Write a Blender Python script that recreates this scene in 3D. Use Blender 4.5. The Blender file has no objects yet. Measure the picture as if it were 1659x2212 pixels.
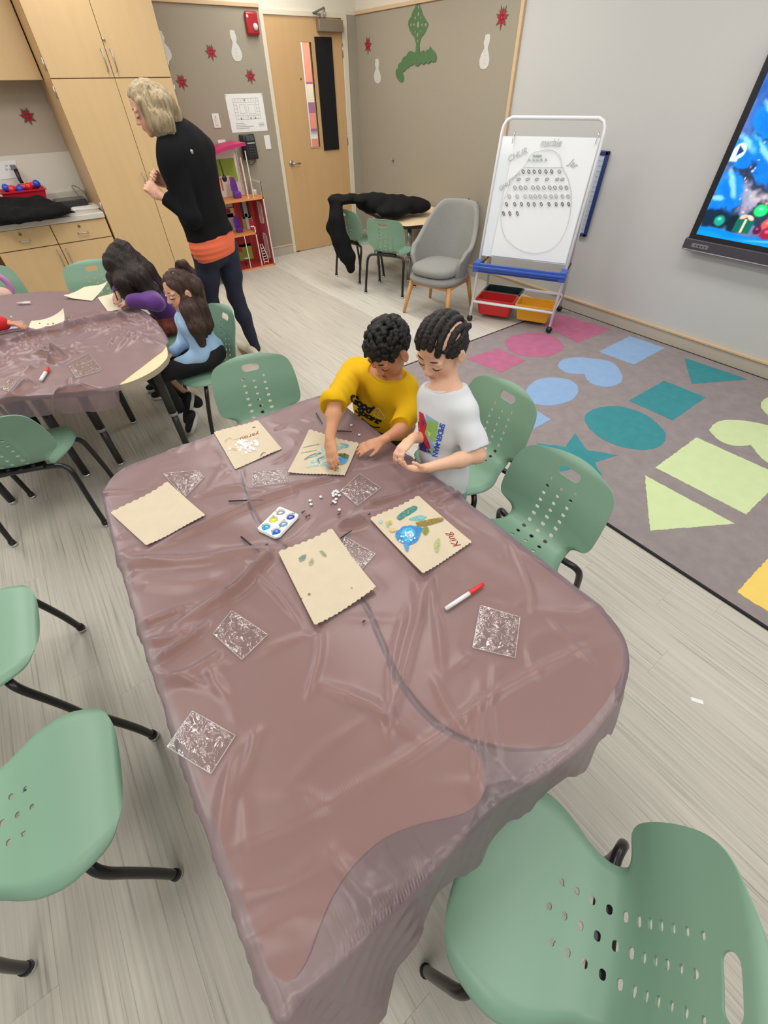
import bpy, bmesh, math, random
import numpy as np
from mathutils import Vector, Matrix
from mathutils.bvhtree import BVHTree
PI = math.pi
sc = bpy.context.scene
COL = sc.collection
rnd = random.Random(7)

# ------------------------------------------------------------------ camera
CAM = np.array([0.0, 0.0, 1.62])
FPX, PITCH, YAW, ROLL = 908.2, math.radians(45.62), math.radians(35.79), math.radians(1.104)
_f = np.array([math.sin(YAW)*math.cos(PITCH), math.cos(YAW)*math.cos(PITCH), -math.sin(PITCH)])
_r = np.array([math.cos(YAW), -math.sin(YAW), 0.0]); _d = np.cross(_f, _r)
_R = math.cos(ROLL)*_r + math.sin(ROLL)*_d
_D = -math.sin(ROLL)*_r + math.cos(ROLL)*_d
cam_data = bpy.data.cameras.new('camera')
cam = bpy.data.objects.new('camera', cam_data); COL.objects.link(cam)
cam_data.sensor_fit = 'HORIZONTAL'; cam_data.sensor_width = 36.0
cam_data.lens = FPX/1659*36.0; cam_data.clip_start = 0.02
m = Matrix(((_R[0], -_D[0], -_f[0], CAM[0]), (_R[1], -_D[1], -_f[1], CAM[1]), (_R[2], -_D[2], -_f[2], CAM[2]), (0, 0, 0, 1)))
cam.matrix_world = m
sc.camera = cam
sc.cycles.max_bounces = 7; sc.cycles.diffuse_bounces = 3; sc.cycles.glossy_bounces = 3; sc.cycles.transmission_bounces = 4; sc.cycles.transparent_max_bounces = 10

def at(px, py, x=None, y=None, z=None):
    """point of the room seen at a photograph position, on a plane x=, y= or z="""
    v = (px-829.5)/FPX*_R + (py-1106)/FPX*_D + _f
    if x is not None: t = (x-CAM[0])/v[0]
    elif y is not None: t = (y-CAM[1])/v[1]
    else: t = (z-CAM[2])/v[2]
    return Vector(CAM + t*v)
def at2(px, py, z=0.0):
    p = at(px, py, z=z); return (p.x, p.y)

# ------------------------------------------------------------------ light
sc.view_settings.view_transform = 'Standard'
sc.view_settings.look = 'None'
sc.view_settings.gamma = 1.0
sc.view_settings.use_curve_mapping = False
sc.view_settings.exposure = 0.0
w = bpy.data.worlds.new('world'); sc.world = w; w.use_nodes = True
w.node_tree.nodes['Background'].inputs[0].default_value = (1.0, 0.995, 0.985, 1)
w.node_tree.nodes['Background'].inputs[1].default_value = 0.40

def srgb(c):
    o = []
    for v in c[:3]:
        v /= 255.0
        o.append(v/12.92 if v <= 0.04045 else ((v+0.055)/1.055)**2.4)
    return (o[0], o[1], o[2], 1.0)

CEIL = 2.75
LAMPS = [(x, y) for x in (-0.9, 1.0, 2.9) for y in (-0.7, 1.4, 3.5, 5.2)]
for (x, y) in LAMPS:
    ld = bpy.data.lights.new('panel_light', 'AREA'); ld.shape = 'RECTANGLE'; ld.size = 0.55; ld.size_y = 1.15
    ld.energy = {-0.7: 13.0, 1.4: 14.0, 3.5: 19.0, 5.2: 14.0}[y]; ld.color = (1.0, 0.985, 0.955)
    lo = bpy.data.objects.new('panel_light', ld); COL.objects.link(lo); lo.location = (x, y, CEIL-0.03)

# ------------------------------------------------------------------ materials
MATS = {}
def mat(name, rgb, rough=0.5, metal=0.0, spec=0.5, noise=None, bump=None, alpha=None, emit=None, coat=0.0, sheen=0.0, vcol=False, sss=0.0):
    """plain procedural surface: noise=(scale, amount[, stretch]) varies the colour, bump=(scale, strength[, stretch])"""
    if name in MATS: return MATS[name]
    mt = bpy.data.materials.new(name); mt.use_nodes = True; MATS[name] = mt
    nt = mt.node_tree; b = nt.nodes['Principled BSDF']; L = nt.links.new
    col = srgb(rgb)
    b.inputs['Base Color'].default_value = col
    b.inputs['Roughness'].default_value = rough
    b.inputs['Metallic'].default_value = metal
    b.inputs['Specular IOR Level'].default_value = spec
    if coat: b.inputs['Coat Weight'].default_value = coat
    if sheen: b.inputs['Sheen Weight'].default_value = sheen
    if sss:
        b.inputs['Subsurface Weight'].default_value = sss; b.inputs['Subsurface Scale'].default_value = 0.008
        b.inputs['Subsurface Radius'].default_value = (1.0, 0.35, 0.2)
    def coords(stretch):
        tc = nt.nodes.new('ShaderNodeTexCoord'); mp = nt.nodes.new('ShaderNodeMapping')
        mp.inputs['Scale'].default_value = tuple(stretch[:3]) if stretch else (1, 1, 1); L(tc.outputs['Object'], mp.inputs['Vector']); return mp.outputs[0]
    src = None
    if vcol:
        a = nt.nodes.new('ShaderNodeAttribute'); a.attribute_name = 'Col'; src = a.outputs['Color']; L(src, b.inputs['Base Color'])
    if noise:
        n = nt.nodes.new('ShaderNodeTexNoise'); n.inputs['Scale'].default_value = noise[0]; n.inputs['Detail'].default_value = 4
        L(coords(noise[2] if len(noise) > 2 else None), n.inputs['Vector'])
        mr = nt.nodes.new('ShaderNodeMapRange'); mr.inputs[1].default_value = 0.25; mr.inputs[2].default_value = 0.75
        mr.inputs[3].default_value = 1-noise[1]; mr.inputs[4].default_value = 1+noise[1]; L(n.outputs[0], mr.inputs[0])
        mx = nt.nodes.new('ShaderNodeVectorMath'); mx.operation = 'MULTIPLY'
        if src: L(src, mx.inputs[0])
        else: mx.inputs[0].default_value = col[:3]
        L(mr.outputs[0], mx.inputs[1]); L(mx.outputs[0], b.inputs['Base Color'])
    if bump:
        n = nt.nodes.new('ShaderNodeTexNoise'); n.inputs['Scale'].default_value = bump[0]; n.inputs['Detail'].default_value = 3
        L(coords(bump[2] if len(bump) > 2 else None), n.inputs['Vector'])
        bp = nt.nodes.new('ShaderNodeBump'); bp.inputs['Strength'].default_value = bump[1]; bp.inputs['Distance'].default_value = bump[2][3] if len(bump) > 2 and len(bump[2]) > 3 else 0.004
        L(n.outputs[0], bp.inputs['Height']); L(bp.outputs[0], b.inputs['Normal'])
    if emit:
        b.inputs['Emission Color'].default_value = col; b.inputs['Emission Strength'].default_value = emit
        if vcol: L(src, b.inputs['Emission Color'])
        mt.cycles.emission_sampling = 'NONE'
    if alpha is not None: b.inputs['Alpha'].default_value = alpha
    return mt

# ------------------------------------------------------------------ geometry helpers
class MB:
    """collects shapes, then links them as one mesh object"""
    def __init__(s): s.v = []; s.f = []; s.c = []; s.sm = []
    def add(s, vs, fs, col=None, smooth=False):
        o = len(s.v); s.v += [tuple(v) for v in vs]
        for f in fs: s.f.append(tuple(i+o for i in f)); s.c.append(col); s.sm.append(smooth)
        return s
    def box(s, a, b, col=None, rot=None):
        x0, y0, z0 = a; x1, y1, z1 = b
        vs = [Vector((x, y, z)) for z in (z0, z1) for y in (y0, y1) for x in (x0, x1)]
        if rot is not None: vs = [rot @ v for v in vs]
        return s.add(vs, [(0, 2, 3, 1), (4, 5, 7, 6), (0, 1, 5, 4), (2, 6, 7, 3), (0, 4, 6, 2), (1, 3, 7, 5)], col)
    def rbox(s, a, b, r=0.004, seg=2, col=None, rot=None):
        bm = bmesh.new(); bmesh.ops.create_cube(bm, size=1)
        for v in bm.verts: v.co = Vector([a[i] + (v.co[i]+.5)*(b[i]-a[i]) for i in range(3)])
        r = min(r, min(abs(b[i]-a[i]) for i in range(3))*0.49)
        bmesh.ops.bevel(bm, geom=bm.edges[:], offset=r, segments=seg, profile=0.5, affect='EDGES')
        bm.verts.index_update()
        vs = [(rot @ v.co) if rot is not None else v.co.copy() for v in bm.verts]
        bm.normal_update(); o = len(s.v); s.v += [tuple(v) for v in vs]
        for f in bm.faces: s.f.append(tuple(v.index+o for v in f.verts)); s.c.append(col); s.sm.append(max(abs(c) for c in f.normal) < .999)
        bm.free(); return s
    def prism(s, poly, z0, z1, col=None, xf=None, smooth=False):
        n = len(poly); xf = xf or (lambda p: Vector(p))
        ar = sum(poly[i][0]*poly[(i+1) % n][1]-poly[(i+1) % n][0]*poly[i][1] for i in range(n))
        if ar < 0: poly = poly[::-1]
        vs = [xf((p[0], p[1], z0)) for p in poly]+[xf((p[0], p[1], z1)) for p in poly]
        s.add(vs, [tuple(range(n))[::-1], tuple(range(n, 2*n))]+[(i, (i+1) % n, n+(i+1) % n, n+i) for i in range(n)], col, smooth)
        return s
    def sheet(s, poly, z, col=None, xf=None):
        xf = xf or (lambda p: Vector(p)); n = len(poly)
        ar = sum(poly[i][0]*poly[(i+1) % n][1]-poly[(i+1) % n][0]*poly[i][1] for i in range(n))
        if ar < 0: poly = poly[::-1]
        return s.add([xf((p[0], p[1], z)) for p in poly], [tuple(range(n))], col)
    def tube(s, pts, r, n=10, col=None, caps=True, closed=False):
        pts = [Vector(p) for p in pts]; m = len(pts)
        rs = r if isinstance(r, (list, tuple)) else [r]*m
        if closed:
            T = [(pts[(i+1) % m]-pts[i-1]).normalized() for i in range(m)]
        else:
            T = [(pts[min(i+1, m-1)]-pts[max(i-1, 0)]).normalized() for i in range(m)]
        up = Vector((0, 0, 1)) if abs(T[0].z) < 0.9 else Vector((1, 0, 0))
        N = (up - T[0]*up.dot(T[0])).normalized(); vs = []
        for i in range(m):
            N = (N - T[i]*N.dot(T[i])).normalized(); B = T[i].cross(N)
            for k in range(n):
                a = 2*PI*k/n; vs.append(pts[i] + (N*math.cos(a)+B*math.sin(a))*rs[i])
        fs = [(i*n+k, i*n+(k+1) % n, ((i+1) % m)*n+(k+1) % n, ((i+1) % m)*n+k) for i in range(m if closed else m-1) for k in range(n)]
        if caps and not closed: fs += [tuple(range(n))[::-1], tuple(range((m-1)*n, m*n))]
        return s.add(vs, fs, col, True)
    def lathe(s, prof, n=20, origin=(0, 0, 0), axis=(0, 0, 1), col=None):
        q = Vector((0, 0, 1)).rotation_difference(Vector(axis)); o = Vector(origin); vs = []
        for (r, z) in prof:
            for k in range(n):
                a = 2*PI*k/n; vs.append(o + q @ Vector((r*math.cos(a), r*math.sin(a), z)))
        m = len(prof)
        fs = [(i*n+k, i*n+(k+1) % n, (i+1)*n+(k+1) % n, (i+1)*n+k) for i in range(m-1) for k in range(n)]
        fs += [tuple(range(n))[::-1], tuple(range((m-1)*n, m*n))]
        return s.add(vs, fs, col, True)
    def ball(s, c, r, n=12, col=None, rot=None):
        r = (r, r, r) if not isinstance(r, (tuple, list)) else r; c = Vector(c); vs = []; m = max(4, n*2//3)
        for i in range(m+1):
            t = PI*i/m
            for k in range(n):
                a = 2*PI*k/n; p = Vector((r[0]*math.sin(t)*math.cos(a), r[1]*math.sin(t)*math.sin(a), -r[2]*math.cos(t)))
                vs.append(c + (rot @ p if rot is not None else p))
        fs = [(i*n+k, i*n+(k+1) % n, (i+1)*n+(k+1) % n, (i+1)*n+k) for i in range(m) for k in range(n)]
        return s.add(vs, fs, col, True)
    def grid(s, fn, nu, nv, col=None, closed_u=False):
        vs = [fn(i/(nu if closed_u else nu-1), j/(nv-1)) for j in range(nv) for i in range(nu)]
        fs = [(j*nu+i, j*nu+(i+1) % nu, (j+1)*nu+(i+1) % nu, (j+1)*nu+i) for j in range(nv-1) for i in range(nu if closed_u else nu-1)]
        return s.add(vs, fs, col, True)
    def mesh(s, name):
        me = bpy.data.meshes.new(name); me.from_pydata([tuple(v) for v in s.v], [], s.f)
        me.polygons.foreach_set('use_smooth', s.sm)
        if any(c is not None for c in s.c):
            at_ = me.color_attributes.new('Col', 'FLOAT_COLOR', 'CORNER'); arr = []
            for p, c in zip(me.polygons, s.c): arr += list(srgb(c or (255, 255, 255)))*p.loop_total
            at_.data.foreach_set('color', arr)
        me.validate(); me.update(); return me
    def build(s, name, material, parent=None, loc=None, rz=0.0, clean=False):
        me = s.mesh(name)
        if clean:
            bm = bmesh.new(); bm.from_mesh(me); bmesh.ops.remove_doubles(bm, verts=bm.verts, dist=1e-5)
            bmesh.ops.recalc_face_normals(bm, faces=bm.faces); bm.to_mesh(me); bm.free()
        return link(name, me, material, parent, loc, rz)

def link(name, me, material, parent=None, loc=None, rz=0.0):
    o = bpy.data.objects.new(name, me); COL.objects.link(o)
    if material is not None and len(me.materials) == 0: me.materials.append(material)
    if loc is not None: o.location = loc
    o.rotation_euler[2] = rz
    if parent is not None:
        o.parent = parent
    return o
def keep(o, parent):
    """parent a world-space mesh without moving it"""
    o.parent = parent
    o.matrix_parent_inverse = world_of(parent).inverted(); return o
def world_of(o):
    mw = o.matrix_basis.copy()
    while o.parent is not None:
        mw = o.parent.matrix_basis @ o.matrix_parent_inverse @ mw; o = o.parent
    return mw
def tag(o, label, cat, group=None, kind=None):
    o['label'] = label; o['category'] = cat
    if group: o['group'] = group
    if kind: o['kind'] = kind
    return o
def thing(name, label, cat, loc=(0, 0, 0), rz=0.0, group=None):
    o = bpy.data.objects.new(name, None); COL.objects.link(o); o.location = loc; o.rotation_euler[2] = rz; o.empty_display_size = 0.05
    return tag(o, label, cat, group)
def struct(o, label, cat='structure'):
    o['kind'] = 'structure'; o['label'] = label; o['category'] = cat; return o
def copy_tree(o, parent=None):
    c = o.copy(); COL.objects.link(c); c.parent = parent
    for ch in list(o.children): copy_tree(ch, c)
    return c
def catmull(pts, n=8, closed=False):
    P = [np.array(p, float) for p in pts]; m = len(P); out = []
    for i in range(m if closed else m-1):
        if closed: p0, p1, p2, p3 = P[i-1], P[i], P[(i+1) % m], P[(i+2) % m]
        else: p0, p1, p2, p3 = P[max(i-1, 0)], P[i], P[i+1], P[min(i+2, m-1)]
        for k in range(n):
            t = k/n
            out.append(tuple(0.5*((2*p1)+(p2-p0)*t+(2*p0-5*p1+4*p2-p3)*t*t+(3*p1-p0-3*p2+p3)*t**3)))
    if not closed: out.append(tuple(P[-1]))
    return out
def round_poly(poly, r, n=5):
    out = []; m = len(poly)
    for i in range(m):
        p = Vector(poly[i]).to_2d(); a = Vector(poly[i-1]).to_2d(); b = Vector(poly[(i+1) % m]).to_2d()
        da = (a-p); db = (b-p); rr = min(r, da.length*.48, db.length*.48)
        p0 = p+da.normalized()*rr; p1 = p+db.normalized()*rr
        for k in range(n+1):
            t = k/n; q = p0*(1-t)**2+p*2*t*(1-t)+p1*t*t; out.append((q.x, q.y))
    return out
def ellipse(cx, cy, rx, ry, n=32, rot=0.0):
    return [(cx+rx*math.cos(2*PI*k/n)*math.cos(rot)-ry*math.sin(2*PI*k/n)*math.sin(rot), cy+rx*math.cos(2*PI*k/n)*math.sin(rot)+ry*math.sin(2*PI*k/n)*math.cos(rot)) for k in range(n)]
def text_mesh(txt, size, depth=0.0006, shear=0.0, bold=0.0, spacing=1.0, align='CENTER', dense=0.0):
    cu = bpy.data.curves.new('lettering', 'FONT'); cu.body = txt; cu.size = size; cu.extrude = depth; cu.align_x = align; cu.align_y = 'CENTER'
    cu.shear = shear; cu.offset = bold; cu.space_character = spacing; cu.resolution_u = 3
    o = bpy.data.objects.new('lettering', cu); COL.objects.link(o)
    bpy.context.view_layer.update()
    me = bpy.data.meshes.new_from_object(o.evaluated_get(bpy.context.evaluated_depsgraph_get()))
    bpy.data.objects.remove(o); bpy.data.curves.remove(cu)
    if dense:
        bm = bmesh.new(); bm.from_mesh(me); bmesh.ops.triangulate(bm, faces=bm.faces)
        for _ in range(4):
            es = [e for e in bm.edges if e.calc_length() > dense]
            if not es: break
            bmesh.ops.subdivide_edges(bm, edges=es, cuts=1); bmesh.ops.triangulate(bm, faces=[f for f in bm.faces if len(f.verts) > 3])
        bm.to_mesh(me); bm.free()
    return me

# walls as drawing boards: (along the wall, up, out of the wall) -> room
WY, WX = 6.04, 4.10
def on_back(p): return Vector((p[0], WY-p[2], p[1]))
def on_right(p): return Vector((WX-p[2], p[0], p[1]))
def pb(px, py): p = at(px, py, y=WY); return (p.x, p.z)
def pr(px, py): p = at(px, py, x=WX); return (p.y, p.z)
# ================================================================== THE ROOM
def wood_mat(name, rgb, amt=0.10, stretch=(9, 9, 0.7), rough=0.38):
    return mat(name, rgb, rough, noise=(2.2, amt, stretch), bump=(60, 0.03, (1, 1, 0.05)))
M_CREAM = mat('cream_paint', (226, 219, 203), 0.6, noise=(3, .012))
M_WHITE_WALL = mat('white_wall_paint', (200, 200, 198), 0.5, noise=(2, .012))
M_TAUPE = mat('taupe_tackboard', (162, 153, 136), 0.85, noise=(220, .05), bump=(400, .12))
M_MAPLE = wood_mat('maple_veneer', (212, 180, 132), 0.035)
M_MAPLE_EDGE = wood_mat('maple_edge', (198, 164, 118), 0.05)
M_DOOR = wood_mat('birch_door', (206, 168, 120), 0.04)
M_TRIM = mat('pale_wood_trim', (214, 184, 146), 0.5, noise=(6, .04, (1, 1, 12)))
M_BASE = mat('grey_vinyl_base', (188, 180, 166), 0.5)
M_BLACK = mat('black_plastic', (22, 22, 24), 0.38)
M_STEEL = mat('brushed_steel', (176, 174, 170), 0.32, 0.9)
M_CHROME = mat('chrome', (215, 215, 215), 0.12, 1.0)
M_WHITE = mat('white_plastic', (236, 235, 230), 0.4)
M_PAPER = mat('white_paper', (240, 240, 238), 0.7)
M_INK = mat('grey_ink', (110, 110, 112), 0.7)

# ---- floor: base slab and single planks
def plank_mat(name, rgb, light):
    mt = bpy.data.materials.new(name); mt.use_nodes = True; nt = mt.node_tree; L = nt.links.new; b = nt.nodes['Principled BSDF']
    b.inputs['Roughness'].default_value = 0.42; b.inputs['Specular IOR Level'].default_value = 0.4
    oi = nt.nodes.new('ShaderNodeObjectInfo'); tc = nt.nodes.new('ShaderNodeTexCoord'); mp = nt.nodes.new('ShaderNodeMapping')
    sx = nt.nodes.new('ShaderNodeCombineXYZ'); mm = nt.nodes.new('ShaderNodeMath'); mm.operation = 'MULTIPLY'; mm.inputs[1].default_value = 37.0
    L(oi.outputs['Random'], mm.inputs[0]); L(mm.outputs[0], sx.inputs[0]); L(mm.outputs[0], sx.inputs[1]); L(sx.outputs[0], mp.inputs['Location'])
    mp.inputs['Scale'].default_value = (1, 0.016, 1); L(tc.outputs['Object'], mp.inputs['Vector'])
    n1 = nt.nodes.new('ShaderNodeTexNoise'); n1.inputs['Scale'].default_value = 110; n1.inputs['Detail'].default_value = 5; n1.inputs['Roughness'].default_value = .6
    L(mp.outputs[0], n1.inputs['Vector'])
    mp2 = nt.nodes.new('ShaderNodeMapping'); mp2.inputs['Scale'].default_value = (1, 0.03, 1); L(tc.outputs['Object'], mp2.inputs['Vector']); L(sx.outputs[0], mp2.inputs['Location'])
    n2 = nt.nodes.new('ShaderNodeTexNoise'); n2.inputs['Scale'].default_value = 30; n2.inputs['Detail'].default_value = 3; L(mp2.outputs[0], n2.inputs['Vector'])
    c = srgb(rgb)
    cr = nt.nodes.new('ShaderNodeValToRGB'); e = cr.color_ramp.elements
    e[0].position = 0.30; e[0].color = (c[0]*.60, c[1]*.59, c[2]*.575, 1); e[1].position = 0.66; e[1].color = (c[0]*1.13, c[1]*1.125, c[2]*1.11, 1)
    em = cr.color_ramp.elements.new(0.43); em.color = (c[0]*.97, c[1]*.965, c[2]*.955, 1)
    L(n1.outputs[0], cr.inputs[0])
    cr2 = nt.nodes.new('ShaderNodeValToRGB'); e = cr2.color_ramp.elements
    e[0].position = .3; e[0].color = (.945, .955, .955, 1); e[1].position = .7; e[1].color = (1.05, 1.035, 1.025, 1); L(n2.outputs[0], cr2.inputs[0])
    mx = nt.nodes.new('ShaderNodeMix'); mx.data_type = 'RGBA'; mx.blend_type = 'MULTIPLY'; mx.inputs[0].default_value = 1
    L(cr.outputs[0], mx.inputs[6]); L(cr2.outputs[0], mx.inputs[7]); L(mx.outputs[2], b.inputs['Base Color'])
    return mt
M_PLANK = plank_mat('greige_vinyl_plank', (190, 185, 174), 0)
M_PLANK2 = plank_mat('pale_vinyl_plank', (206, 202, 192), 1)
fl = MB().box((-2.6, -1.6, -0.08), (WX+.1, WY+2.2, -0.004)).build('floor', mat('floor_adhesive', (168, 161, 150), .8))
struct(fl, 'streaky greige vinyl plank floor with a paler strip along the wall', 'floor')
SEAM = 2.44; PWID = 0.1524; PLEN = 1.22
plank_me = {}
def plank(x0, x1, y0, y1, mt):
    key = (round(x1-x0, 3), round(y1-y0, 3), mt.name)
    if key not in plank_me:
        me = MB().box((0.0002, 0.0002, -0.004), (x1-x0-.0002, y1-y0-.0002, 0)).mesh('plank'); me.materials.append(mt); plank_me[key] = me
    o = link('plank', plank_me[key], None, fl, (x0, y0, 0))
x = SEAM; i = 0
while x > -1.9:
    y = -0.75 - rnd.random()*1.0
    while y < WY:
        y1 = min(y+PLEN, WY)
        if y1 > -0.75: plank(x-PWID, x, max(y, -1.6), y1, M_PLANK)
        y += PLEN
    x -= PWID
x = SEAM
while x < WX-0.01:
    y = 2.0 - rnd.random()*1.0
    while y < WY:
        plank(x, min(x+PWID, WX), y, min(y+PLEN, WY), M_PLANK2); y += PLEN
    x += PWID
struct(MB().box((-2.6, -1.6, CEIL), (WX+.1, WY+.12, CEIL+.08)).build('ceiling', mat('ceiling_white', (238, 236, 230), .9)), 'flat white ceiling above the room', 'ceiling')
for (x, y) in LAMPS:
    t = thing('ceiling_light', 'white framed flat panel light in the ceiling', 'light', (x, y, CEIL), group='ceiling panel lights')
    b = MB()
    for a in ((-.31, -.61, -.27, .61), (.27, -.61, .31, .61), (-.27, -.61, .27, -.58), (-.27, .58, .27, .61)): b.box((a[0], a[1], -.02), (a[2], a[3], 0))
    b.build('frame', M_WHITE, t)
    MB().box((-.275, -.585, -.012), (.275, .585, -.004)).build('diffuser', mat('lamp_diffuser', (255, 252, 245), .5, emit=2.0), t)

# ---- back wall, with the door opening
DX0, DX1, DTOP = 2.955, 3.885, 2.115
b = MB(); b.box((-2.6, WY, 0), (DX0-.03, WY+.12, CEIL)); b.box((DX1+.03, WY, 0), (WX+.1, WY+.12, CEIL)); b.box((DX0-.03, WY, DTOP+.03), (DX1+.03, WY+.12, CEIL))
wb = b.build('wall_back', M_CREAM); struct(wb, 'cream painted wall behind the cabinets and the wooden door', 'wall')
def panel(name, parent, xf, poly, depth, material):
    return keep(MB().prism(poly, 0.0, depth, xf=xf).build(name, material), parent)
panel('tackboard', wb, on_back, [(1.668, .10), (2.905, .10), (2.905, 2.16), (1.668, 2.16)], .012, M_TAUPE)
panel('tackboard', wb, on_back, [(3.965, .10), (WX, .10), (WX, 2.15), (3.965, 2.15)], .012, M_TAUPE)
panel('splash_paint', wb, on_back, [(-2.5, .80), (.72, .80), (.72, 1.20), (-2.5, 1.20)], .004, mat('white_splash_paint', (226, 222, 210), .35))
panel('upper_paint', wb, on_back, [(-2.5, 1.20), (.72, 1.20), (.72, 1.70), (-2.5, 1.70)], .004, mat('beige_paint', (196, 184, 166), .7))
struct(MB().rbox((1.67, WY-.03, 2.16), (2.91, WY, 2.188), .003).build('trim_1', M_TRIM), 'pale wood strip on top of the tackboard by the cabinets', 'trim')
b = MB(); b.rbox((1.67, WY-.014, 0), (2.91, WY, .095), .003); b2 = MB().rbox((1.67, WY-.02, .095), (2.91, WY, .112), .003)
bb = b.build('baseboard_back', M_BASE); struct(bb, 'grey base strip with wood cap under the tackboard', 'baseboard'); keep(b2.build('wood_cap', M_TRIM), bb)

# ---- right wall
b = MB(); b.box((WX, -1.6, 0), (WX+.1, WY+.12, CEIL)); wr = b.build('wall_right', M_WHITE_WALL); struct(wr, 'pale grey painted wall carrying the wide screen', 'wall')
TV_Y = 3.615
panel('tackboard', wr, on_right, [(TV_Y, .10), (WY, .10), (WY, 2.15), (TV_Y, 2.15)], .012, M_TAUPE)
panel('upper_paint', wr, on_right, [(TV_Y, 2.17), (WY, 2.17), (WY, CEIL), (TV_Y, CEIL)], .004, M_CREAM)
b = MB().rbox((WX-.028, TV_Y, 2.15), (WX, WY, 2.178), .003)
struct(b.build('trim_2', M_TRIM), 'pale wood strip running along the top of the taupe tackboard', 'trim')
struct(MB().rbox((WX-.028, TV_Y-.035, .1), (WX, TV_Y, CEIL), .003).build('trim_3', M_TRIM), 'upright pale wood strip where tackboard meets pale grey wall', 'trim')
bb = MB().rbox((WX-.014, -1.5, 0), (WX, WY, .095), .003).build('baseboard_right', M_BASE); struct(bb, 'grey base strip with wood cap along the rug side', 'baseboard')
keep(MB().rbox((WX-.024, -1.5, .095), (WX, WY, .113), .003).build('wood_cap', M_TRIM), bb)

# ---- door
b = MB()
b.rbox((DX0-.05, WY-.018, 0), (DX0-.006, WY+.12, DTOP+.045), .003); b.rbox((DX1+.006, WY-.018, 0), (DX1+.075, WY+.12, DTOP+.045), .003); b.rbox((DX0-.006, WY-.018, DTOP+.006), (DX1+.006, WY+.12, DTOP+.045), .003)
df = b.build('trim_4', mat('cream_frame_paint', (226, 216, 194), .4)); struct(df, 'cream metal frame around the wooden door', 'door frame')
door = MB()
wx0, wx1, wz0, wz1 = 3.352, 3.482, 1.07, 1.94
y0, y1 = WY-.004, WY+.04
door.box((DX0, y0, .012), (wx0, y1, DTOP)); door.box((wx1, y0, .012), (DX1, y1, DTOP)); door.box((wx0, y0, .012), (wx1, y1, wz0)); door.box((wx0, y0, wz1), (wx1, y1, DTOP))
d = door.build('door_1', M_DOOR); struct(d, 'light wood veneer door with narrow window and black covering', 'door')
b = MB(); yy = WY-.010
for a in ((wx0-.008, wz0-.008, wx0, wz1+.008), (wx1, wz0-.008, wx1+.008, wz1+.008), (wx0, wz0-.008, wx1, wz0), (wx0, wz1, wx1, wz1+.008)): b.box((a[0], yy, a[1]), (a[2], WY+.03, a[3]))
keep(b.build('window_bead', M_DOOR), d)
g = mat('door_glass', (245, 248, 248), 0.03); gn = g.node_tree.nodes['Principled BSDF']; gn.inputs['Alpha'].default_value = 0.06; gn.inputs['Specular IOR Level'].default_value = .2
keep(MB().box((wx0, WY+.012, wz0), (wx1, WY+.018, wz1)).build('pane', g), d)
keep(MB().rbox((3.53, WY-.020, 1.03), (3.748, WY-.004, 1.98), .003).build('black_cover', mat('black_felt', (10, 10, 11), .9)), d)
h = keep(MB().lathe([(.028, 0), (.030, .006), (.026, .012)], 20, (3.05, WY-.004, .94), (0, -1, 0)).build('lever_rose', M_STEEL), d)
keep(MB().tube([(3.05, WY-.012, .94), (3.05, WY-.05, .94), (3.065, WY-.058, .94), (3.10, WY-.058, .94), (3.155, WY-.056, .935)], [.010, .010, .010, .009, .008], 10).build('lever_handle', M_STEEL), h)
for z in (1.88, 1.12, .30):
    keep(MB().rbox((DX1-.004, WY-.012, z-.055), (DX1+.014, WY+.004, z+.055), .003).tube([(DX1+.004, WY-.012, z-.055), (DX1+.004, WY-.012, z+.055)], .007, 8).build('hinge', M_STEEL), d)
c = keep(MB().rbox((3.565, WY-.075, 2.015), (3.875, WY-.004, 2.105), .006).build('door_closer', mat('closer_bronze', (150, 138, 122), .4, .5)), d)
keep(MB().tube([(3.60, WY-.05, 2.105), (3.60, WY-.05, 2.135), (3.50, WY-.075, 2.14), (3.655, WY-.05, 2.185)], .010, 8).tube([(3.66, WY-.04, 2.11), (3.67, WY-.03, 2.185)], .010, 8).build('closer_arm', M_STEEL), c)
keep(MB().lathe([(.009, 0), (.009, .004), (.004, .005)], 12, (3.31, WY-.004, 1.66), (0, -1, 0)).build('viewer', mat('brass', (140, 110, 60), .35, .9)), d)
keep(MB().box((DX0-.004, WY-.002, .88), (DX0+.004, WY+.03, .96)).build('latch_plate', M_STEEL), d)
keep(MB().box((DX0, WY-.012, .0), (DX0+.05, WY+.02, .014)).build('door_seal', mat('rubber_seal', (70, 60, 50), .7)), d)
# corridor behind the door
hb = MB().box((1.9, WY+1.9, 0), (5.6, WY+2.0, CEIL)).build('wall_corridor', mat('corridor_white', (240, 240, 240), .6)); struct(hb, 'bright corridor wall seen through the door window', 'wall')
ORG = mat('orange_panel', (246, 142, 104), .6); PUR = mat('purple_panel', (160, 78, 132), .6); CRM = mat('corridor_cream', (240, 226, 190), .6)
def hallp(z0, z1, x0, x1, mt): keep(MB().box((x0, WY+1.885, z0), (x1, WY+1.9, z1)).build('wall_panel', mt), hb)
cx = at(664, 200, y=WY+1.89).x
for (z0, z1, mt) in ((1.64, 2.6, ORG), (1.615, 1.64, PUR), (1.42, 1.615, CRM), (1.30, 1.42, PUR), (1.12, 1.30, ORG), (1.09, 1.12, PUR), (.3, 1.00, ORG)): hallp(z0, z1, cx, 5.5, mt)
keep(MB().box((1.9, WY+1.885, .3), (3.9, WY+1.9, 2.6)).build('wall_panel', ORG), hb)
ld = bpy.data.lights.new('corridor_light', 'AREA'); ld.shape = 'RECTANGLE'; ld.size = 2.6; ld.size_y = .5; ld.energy = 42
lo = bpy.data.objects.new('corridor_light', ld); COL.objects.link(lo); lo.location = (4.0, WY+1.3, CEIL-.05)

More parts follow.
